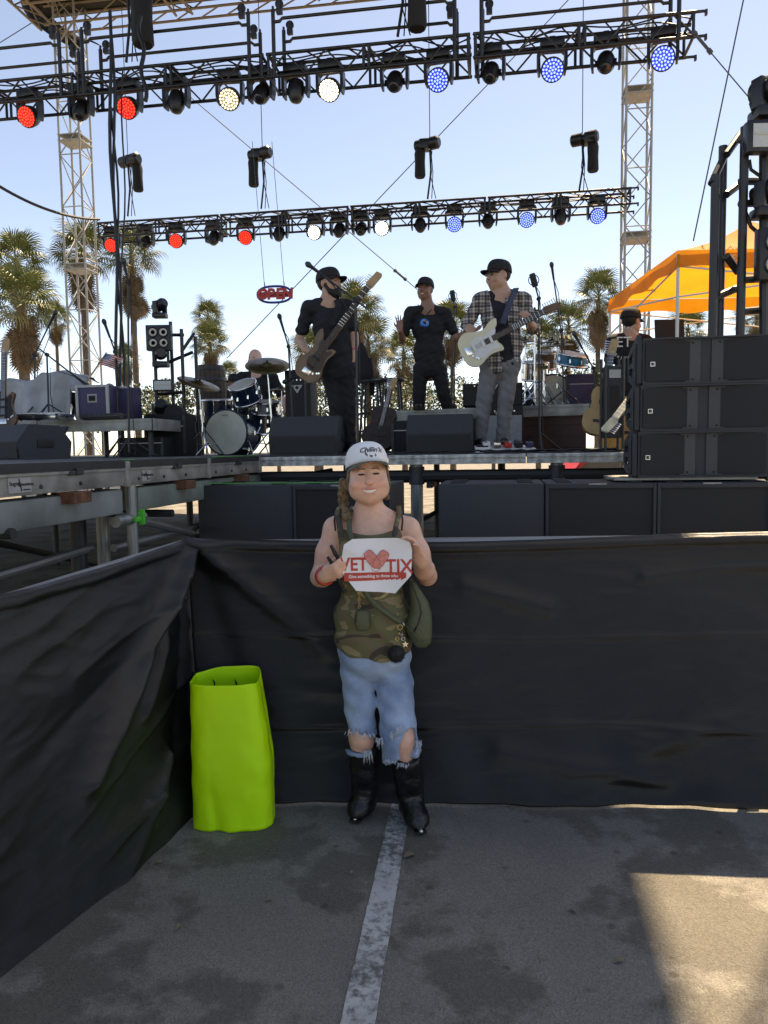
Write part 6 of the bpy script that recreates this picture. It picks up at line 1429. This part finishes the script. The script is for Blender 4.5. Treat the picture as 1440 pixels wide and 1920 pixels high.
def open_sign():
    c = P(515, 552, 10.2); t = thing('open_sign', 'red and blue OPEN neon sign hanging from two wires', 'sign', c); s = 1/139.2; ry = R(0)
    MB().lathe([(.225, -.015), (.225, .015)], n=40).mesh
    b = MB(); pts = [(.225*math.copysign(abs(math.cos(a))**.75, math.cos(a)), .105*math.sin(a)) for a in [2*math.pi*i/36 for i in range(36)]]
    b.tube([(x, 0, z) for x, z in pts], .016, 6, True).build('oval_tube', 'blueplas', t, True)
    x = -.165
    for ch in ('O', 'P', 'E', 'N'):
        text_mesh(ch, .185, 'letter', 'redplas', t, (x, -.012, -.002), (R(90), 0, 0), .12, .014, 1, .009); x += .11
    MB().box((0, .012, 0), (.47, .008, .075)).build('backing_bar', 'redplas', t)
    for dx, px in ((-.125, 497), (.13, 533)): e = P(px, 440, 10.4)-c; rod('hanging_wire', (dx, 0, .10), Vector((e.x, e.y, e.z+1.2)), .004, 'wire', t, 5); MB().tube([(dx, 0, .09), (dx+.006, 0, .13), (dx, 0, .17)], .006, 5).build('wire_clip', 'steel', t)
    t.rotation_euler = (0, R(-3), R(8))
open_sign()
# ---- light ladders at both sides
def blinder(t, c, rows, cols, s=.15, ry=0):
    w_, h_ = cols*s, rows*s; b = MB().box((0, 0, 0), (w_+.05, .10, h_+.05), None, .01); o = b.build('blinder_housing', 'fixture', t, 40, loc=c, rot=(0, 0, ry))
    for i in range(cols):
        for j in range(rows): MB().lathe([(s*.40, 0), (s*.42, .01), (s*.2, -.0)], ((i-(cols-1)/2)*s, -.051, (j-(rows-1)/2)*s), (R(90), 0, 0), 20).build('reflector', 'head', o, True); ring(((i-(cols-1)/2)*s, -.055, (j-(rows-1)/2)*s), (0, 1, 0), s*.43, .008, 20, 5).build('bezel', 'fixture', o)
def strobe(t, c, w_, h_): o = MB().box((0, 0, 0), (w_, .09, h_), None, .008).build('strobe_housing', 'fixture', t, 40, loc=c); cube('diffuser', (0, -.047, .0), (w_*.84, .008, h_*.74), mat('frosted_panel', (.55, .58, .56), .35, 0, .05, 40), o); cube('tube_line', (0, -.053, .01), (w_*.8, .004, .012), 'head', o)
def mover(t, c, s=1.0, tilt=60, pan=40):
    o = MB().box((0, 0, 0), (.30*s, .24*s, .10*s), None, .02).build('mover_base', 'fixture', t, 40, loc=c); y = MB()
    for k in (-1, 1): y.box((k*.14*s, 0, .17*s), (.05*s, .12*s, .26*s), None, .015)
    y.box((0, 0, .055*s), (.30*s, .1*s, .03*s)); y.build('mover_yoke', 'fixture', o, 40, rot=(0, 0, R(pan))); MB().lathe([(.05*s, -.18*s), (.11*s, -.15*s), (.125*s, .0), (.12*s, .12*s), (.09*s, .17*s)], (0, 0, .22*s), Euler((R(tilt), 0, R(pan))).to_matrix(), 22).build('mover_head', 'fixture', o, 40)
def ladder(px_posts, ytop, Y, z0, label, r=.03):
    a = P(px_posts[0], 700, Y); t = thing('light_ladder', label, 'light stand', (a.x, Y, z0)); xs = [P(p, 700, Y+.0).x-a.x for p in px_posts]; zt = [P(p, y, Y).z-z0 for p, y in zip(px_posts, ytop)]
    for i, (x, z) in enumerate(zip(xs, zt)): rod('upright', (x, .12*(i % 2), 0), (x, .12*(i % 2), z), r, 'black', t, 10)
    return t, xs, zt, a
lt, xs, zt, la = ladder((292, 318, 343, 364), (640, 600, 617, 628), 9.3, DZ, 'black light ladder with floodlights beside the barrel', .022)
L3 = lambda px, py, dy=0: P(px, py, 9.3+dy)-Vector((la.x, 9.3, DZ))
for y1, y2, a, b in ((628, 628, 300, 345), (690, 660, 290, 362), (740, 735, 290, 345), (660, 625, 340, 364), (790, 790, 292, 364), (836, 836, 285, 364)): rod('rung', L3(a, y1), L3(b, y2, .1), .02, 'black', lt)
blinder(lt, L3(299, 634, -.1), 2, 2, .125); strobe(lt, L3(307, 723, -.12), .24, .14); mover(lt, L3(300, 592), .55, 70, 60); mover(lt, L3(302, 684, -.1), .6, 90, 20); mover(lt, L3(304, 790, -.1), .7, 60, 10); MB().lathe([(.12, 0), (.12, .1), (.05, .1)], L3(330, 778, -.1), (R(90), 0, 0), 20).build('speaker_cone', 'grille', lt)
rt, xs, zt, lb = ladder((1334, 1360, 1386), (328, 262, 238), 5.75, DZ, 'tall black light ladder with floodlights behind the stacked line array', .032)
R3 = lambda px, py, dy=0: P(px, py, 5.75+dy)-Vector((lb.x, 5.75, DZ))
for p1, p2 in (((1334, 345), (1362, 285)), ((1362, 290), (1390, 250)), ((1362, 365), (1388, 345)), ((1388, 340), (1436, 340)), ((1388, 262), (1440, 258)), ((1388, 382), (1440, 380)), ((1388, 525), (1440, 522)), ((1386, 585), (1440, 580)), ((1336, 560), (1384, 540)), ((1362, 480), (1384, 510)), ((1336, 640), (1440, 640))): rod('rung', R3(*p1), R3(*p2, .1), .028, 'black', rt)
rod('upright', R3(1432, 640), R3(1432, 180), .034, 'black', rt); rod('upright', R3(1432, 640)*Vector((1, 1, 0)) if False else Vector((R3(1432, 640).x, 0, 0)), R3(1432, 640), .034, 'black', rt)
strobe(rt, R3(1450, 258, -.1), .40, .22); blinder(rt, R3(1446, 478, -.1), 2, 1, .16); mover(rt, R3(1442, 215), .8, 100, 20); mover(rt, R3(1440, 400, -.05), .7, 80, 30)
MB().tube([R3(1405, 300), R3(1408, 318), R3(1425, 330)], .012, 6).tube([R3(1395, 390), R3(1408, 425), R3(1425, 440)], .014, 6).tube([R3(1425, 170), R3(1406, 195), R3(1412, 214), R3(1428, 214)], .008, 5).build('cable', 'cable', rt)
# ---- laptop desk under the tent
p = P(1262, 690, 8.3); t = thing('mixing_desk', 'dark mixing desk on legs beside the technician', 'desk', (p.x, p.y, DZ)); hz = P(1262, 650, 8.3).z-DZ
cube('desk_top', (0, .2, hz), (.7, .5, .08), 'rubber', t, (R(6), 0, 0), .01)
for x in (-.3, .3):
    for y in (0, .4): rod('leg', (x, y, 0), (x, y, hz-.05), .02, 'steel', t)
for k in range(10): cube('fader', (-.3+.066*k, .06, hz+.05), (.02, .03, .02), 'silver', t)
lp = thing('laptop', 'open black laptop standing on the mixing desk', 'laptop', p+Vector((-.02, .05, hz+DZ-p.z+.06))); cube('base', (0, .12, .01), (.30, .22, .02), 'rubber', lp, None, .004); cube('screen_lid', (0, .02, .13), (.32, .012, .23), 'bagblk', lp, (R(-8), 0, 0), .004)
# ================================================================== tent
def tent():
    c0 = P(1272, 470, 7.7); cl = P(1160, 552, 9.8); ze = c0.z; m = mat('orange_canopy', (.80, .33, .03), .7, 0, .08, 4, .1, 20); n, L, b = nd(m)
    tr = n.new('ShaderNodeBsdfTranslucent'); src = b.inputs['Base Color'].links[0].from_socket; L.new(src, tr.inputs['Color']); mx = n.new('ShaderNodeMixShader'); mx.inputs[0].default_value = .5; out = n['Material Output']
    L.new(b.outputs[0], mx.inputs[1]); L.new(tr.outputs[0], mx.inputs[2]); L.new(mx.outputs[0], out.inputs['Surface'])
    t = thing('canopy_tent', 'orange pop-up canopy tent with white legs on the side wing', 'tent', (c0.x, c0.y, DZ))
    e = Vector((cl.x-c0.x, cl.y-c0.y, 0)); s = 2.5; v = e.normalized(); u = Vector((v.y, -v.x, 0)); H = ze-DZ; cor = [Vector((0, 0, H)), v*s+Vector((0, 0, H)), v*s+u*s+Vector((0, 0, H)), u*s+Vector((0, 0, H))]
    if u.x < 0: u = -u; cor[2] = v*s+u*s+Vector((0, 0, H)); cor[3] = u*s+Vector((0, 0, H))
    apex = (cor[0]+cor[2])/2+Vector((0, 0, .62))
    def sag(p, k): return p+Vector((0, 0, -.05*math.sin(math.pi*k)))
    for i in range(4):
        a, b_ = cor[i], cor[(i+1) % 4]
        MB().grid(lambda x, y: a.lerp(b_, x).lerp(apex, y)+Vector((0, 0, -.07*math.sin(math.pi*y)*math.sin(math.pi*x)-.05*math.sin(math.pi*y))), 14, 14).build('roof_panel', m, t, True)
        MB().grid(lambda x, y: a.lerp(b_, x)+Vector((0, 0, -.17*y-.02*math.sin(x*19)*y))+(a.lerp(b_, x)-apex)*Vector((1, 1, 0))*.012*(1+y*math.sin(x*14)), 24, 3).build('valance', m, t, True)
        nrm = (a+b_)/2-apex; nrm.z = 0; nrm.normalize()
        rod('leg', a*Vector((1, 1, 0)), a-Vector((0, 0, .03)), .018, 'white', t); rod('truss_bar', a-Vector((0, 0, .15)), b_-Vector((0, 0, .45)), .01, 'white', t, 6); rod('truss_bar', b_-Vector((0, 0, .15)), a-Vector((0, 0, .45)), .01, 'white', t, 6)
    p = cor[0].lerp(cor[3], .20); wp = mat('print_pale', (.85, .62, .35), .7, 0, .05, 10); nrm = Vector((v.x, v.y, 0))*-1; rz = math.atan2(u.y, u.x)
    text_mesh('QUEST', .085, 'lettering', wp, t, p+nrm*.05+Vector((0, 0, -.095)), (R(90), 0, rz), .15, .001); MB().tube([p+nrm*.05+u*x+Vector((0, 0, z)) for x, z in ((-.07, -.04), (-.01, .02), (.02, -.01), (.04, .01), (.08, -.04))], .006, 5).build('logo_peak', wp, t)
tent()
def side_wing():
    o = SP(6.5, 0); t = thing('stage_wing', 'side stage wing deck under the orange tent', 'stage', (o.x, o.y, 0), -YAW)
    for i in range(4):
        for j in range(4): cube('deck_panel', (.6+1.22*i, .9+1.22*j, DZ-.03), (1.21, 1.21, .05), 'decktop', t)
    for x in (.2, 2.4, 4.8):
        for y in (.5, 2.5, 5): rod('leg', (x, y, 0), (x, y, DZ-.06), .04, 'steel', t)
side_wing()
# ladder / rack plinths that stand forward of the deck
b = P(1386, 640, 5.75); t = thing('speaker_scaffold', 'black steel scaffold behind the line array carrying the light ladder', 'scaffold', (b.x, 5.9, 0), -YAW); cube('top', (0, 0, DZ-.03), (1.3, .62, .05), 'decktop', t)
for x in (-.6, .6):
    for y in (-.27, .27): rod('leg', (x, y, 0), (x, y, DZ-.06), .03, 'steel', t)
# ================================================================== palms
M['palm'] = mat('palm_leaf', (.19, .20, .07), .5, 0, .3, 3, col2=(.08, .11, .035)); M['palmdry'] = mat('dry_palm_thatch', (.24, .165, .09), .9, 0, .3, 6, .4, 30, col2=(.12, .08, .045)); M['trunk'] = mat('palm_trunk', (.20, .145, .10), .9, 0, .3, 5, .6, 14, col2=(.10, .07, .05)); M['palmyel'] = mat('yellow_old_leaf', (.34, .29, .11), .5, 0, .25, 3)  # palmyel: yellower leaf colour for some of the lowest fronds
def frond_mesh(name, m, L=1.0, petiole=.9, droop=.5, seed=0):
    rr = random.Random(seed); b = MB(); b.tube([(0, 0, 0), (petiole*.5, 0, .04), (petiole, 0, 0)], [.03, .022, .012], 5)
    N = 26
    for k in range(N):
        a = R(-125+250*k/(N-1)); l = L*(.72+.28*math.cos(a*.5))*rr.uniform(.88, 1.08); dirv = Vector((math.cos(a), math.sin(a), 0)); sd = Vector((-math.sin(a), math.cos(a), 0)); w_ = .030*L; o = len(b.v); fold = .02*(1 if k % 2 else -1)
        p0 = Vector((petiole, 0, 0)); p1 = p0+dirv*l*.5+Vector((0, 0, fold-.04*droop)); p2 = p0+dirv*l*.82+Vector((0, 0, -.22*droop*l)); p3 = p0+dirv*l*.95+Vector((0, 0, -.55*droop*l))
        b.v += [tuple(p0), tuple(p1-sd*w_*1.2), tuple(p1+sd*w_*1.2), tuple(p2-sd*w_*.7), tuple(p2+sd*w_*.7), tuple(p3)]; b.f += [(o, o+1, o+2), (o+1, o+3, o+4, o+2), (o+3, o+5, o+4)]
    return b.mesh(name, m)
FR_ = [frond_mesh('frond', 'palm', 1.0, .9, .5, 1), frond_mesh('frond', 'palm', 1.05, 1.0, .8, 2), frond_mesh('frond', 'palmyel', .95, .9, 1.0, 3)]; DRY = frond_mesh('dead_frond', 'palmdry', .95, .8, .6, 4)
def palm(px, py, Y, size, label, skirt=1.0, seed=0, lean=0.0, n=34):
    rr = random.Random(seed); c = P(px, py, Y); t = thing('palm_tree', label, 'palm', (c.x, c.y, 0), rr.uniform(0, 6), 'palms behind the stage'); h = c.z
    b = MB(); K = 22
    for k in range(K+1):
        f = k/K; b.v += [((.26-.10*f)*size*.75*(1+.10*(k % 2))*math.cos(a)+lean*f*f, (.26-.10*f)*size*.75*(1+.10*(k % 2))*math.sin(a), h*f) for a in [2*math.pi*i/12 for i in range(12)]]
    for k in range(K):
        for i in range(12): j = (i+1) % 12; b.f.append((k*12+i, k*12+j, (k+1)*12+j, (k+1)*12+i))
    b.build('trunk', 'trunk', t)
    def put(name, me, az, el, z, s, roll=0): 
        o = link(name, me, t, (lean, 0, z), None); o.rotation_mode = 'QUATERNION'; o.rotation_quaternion = (Matrix.Rotation(az, 3, 'Z') @ Matrix.Rotation(-el, 3, 'Y') @ Matrix.Rotation(roll, 3, 'X')).to_quaternion(); o.scale = (s, s, s)
    for k in range(n):
        el = R(88-125*(k/n)**.8+rr.uniform(-8, 8)); s = size*rr.uniform(.85, 1.1); put('frond', FR_[2] if k > n*.8 and rr.random() < .6 else FR_[k % 2], k*2.4+rr.uniform(-.3, .3), el, h+.1-.25*size*(k/n), s, rr.uniform(-.5, .5))
    for k in range(int(20*skirt)): put('dead_frond', DRY, k*2.4+rr.uniform(-.4, .4), R(-62-rr.uniform(0, 24)), h-.3*size-1.1*size*skirt*rr.random(), size*rr.uniform(.75, 1.0), rr.uniform(-1, 1))
for i, a in enumerate(((30, 490, 44, 1.6, 'tall shaggy palm at the left, behind its twin', 1.2), (42, 565, 38, 1.65, 'broad palm with thick brown skirt left of the tower', 1.6), (104, 598, 52, 1.15, 'small distant palm between the broad palm and the tower', .9), (152, 475, 46, 1.75, 'palm seen through the silver lattice tower', 1.3), (246, 478, 46, 1.65, 'tall palm with long brown skirt behind the hanging cables', 1.8),
                      (390, 596, 50, 1.15, 'palm rising behind the wooden barrel', .6), (394, 642, 46, 1.25, 'leafy palm just below the one behind the barrel', 1.0), (664, 585, 42, 1.5, 'palm crown behind the bass player', 1.0), (690, 640, 44, 1.5, 'lower palm between the bass player and the stools', 1.2), (757, 664, 46, 1.5, 'shaggy palm left of the man in black', 1.4), (848, 612, 46, 1.5, 'palm between the man in black and the guitarist', 1.0),
                      (1122, 556, 42, 1.4, 'tall palm with drooping skirt beside the orange tent', 1.7), (1066, 612, 46, 1.5, 'leafy palm behind the riser drums', .8), (1010, 640, 48, 1.4, 'palm crown behind the riser cymbals', .8), (1290, 622, 40, 1.2, 'low palm seen under the orange tent', .8), (1420, 590, 40, 1.3, 'low palm behind the light ladder under the tent', .8), (236, 676, 56, 1.2, 'small palm low behind the tall microphone stand', 1.0), (430, 705, 54, .9, 'little palm right of the wooden barrel', .5), (590, 660, 46, 1.4, 'palm peeking out left of the bass player', .8))):
    palm(a[0], a[1], a[2], a[3]*(.64 if i < 5 else .62), a[4], a[5], seed=i+3, n=30)
def shrub(px, py, Y, r, label, seed):
    c = P(px, py, Y); rr = random.Random(seed); t = thing('shrub', label, 'shrub', (c.x, c.y, 0), 0, 'shrubs behind the stage'); b = MB()
    for k in range(1500):
        v = Vector((rr.gauss(0, 1), rr.gauss(0, 1), rr.gauss(0, 1))).normalized(); q = 1-.5*rr.random()**2; lump = 1+.22*math.sin(v.x*7+seed)*math.sin(v.z*6+v.y*5); p = Vector((v.x*r*1.2, v.y*r, max(.1, c.z-r*.2+v.z*r*.75)))*1; p = Vector((v.x*r*1.2*q*lump, v.y*r*q*lump, max(.15, (c.z-r*.5)+v.z*r*q*lump)))
        s = .11*rr.uniform(.6, 1.3); u = Vector((rr.gauss(0, 1), rr.gauss(0, 1), rr.gauss(0, 1))).normalized(); w_ = u.orthogonal().normalized(); o = len(b.v); b.v += [tuple(p-u*s), tuple(p+w_*s*.5), tuple(p+u*s), tuple(p-w_*s*.5)]; b.f.append((o, o+1, o+2, o+3))
    f = b.build('foliage', mat('shrub_leaf%d' % (seed % 3), [(.09, .12, .04), (.13, .135, .05), (.075, .10, .045)][seed % 3], .6, 0, .35, 2), t); f['kind'] = 'stuff'; MB().bar((0, 0, 0), (0, 0, max(.5, c.z-r*.6)), .12, 8, .06).build('stem', 'trunk', t)
for i, (px, py, Y, r) in enumerate(((270, 735, 40, 1.5), (330, 722, 44, 1.7), (440, 728, 42, 1.6), (520, 735, 42, 1.5), (600, 730, 42, 1.5), (700, 712, 44, 1.8), (770, 722, 42, 1.5), (850, 715, 44, 1.7), (925, 720, 44, 1.6), (1090, 690, 42, 1.7), (1150, 700, 42, 1.7), (1240, 690, 44, 1.9), (1340, 680, 44, 2.0), (1430, 690, 42, 1.8), (190, 745, 44, 1.6), (60, 750, 42, 1.7))):
    shrub(px, py+10, Y, r*.72, ['olive', 'yellow green', 'dark green'][i % 3]+' shrub on the skyline behind '+['the light ladder\'s foot', 'the light ladder beside the barrel', 'the drummer', 'the tall bass amplifier', 'the bass player', 'the bar stools', 'the man in black\'s raised arm', 'the man in black and the guitarist', 'the plaid-shirted guitarist', 'the drum riser\'s purple case', 'the hanging acoustic guitar', 'the open laptop', 'the tent leg and light ladder uprights', 'the floodlights above the line array', 'the small flag', 'the silver tarp'][i], i)
# ---- parked vehicles beyond the stage
def car(px, Y, m, label, rz):
    p = G(px, 900); p = Vector((P(px, 860, Y).x, Y, 0)); t = thing('parked_car', label, 'car', p, rz); pr = [(-2.1, .35), (-2.15, .75), (-1.5, .9), (-.9, 1.4), (.7, 1.42), (1.35, .95), (2.05, .82), (2.1, .35)]
    MB().prism(smooth_poly(pr, 4), 1.7).build('body', m, t, 40); MB().prism([(-1.3, .92), (-.82, 1.34), (.62, 1.36), (1.15, .95)], 1.72).build('windows', 'glass', t)
    for x in (-1.3, 1.3):
        for y in (-.82, .82): w_ = MB().lathe([(.32, -.1), (.34, 0), (.32, .1)], (x, y, .34), (R(90), 0, 0), 22).build('wheel', 'rubber', t, 40); MB().lathe([(.19, -.11), (.19, .11)], (x, y, .34), (R(90), 0, 0), 16).build('rim', 'alu', w_)
car(1150, 21, 'redplas', 'red car parked behind the stage, seen below the deck', .1); car(140, 26, 'white', 'white car parked far behind the stage wing scaffolding', .3)
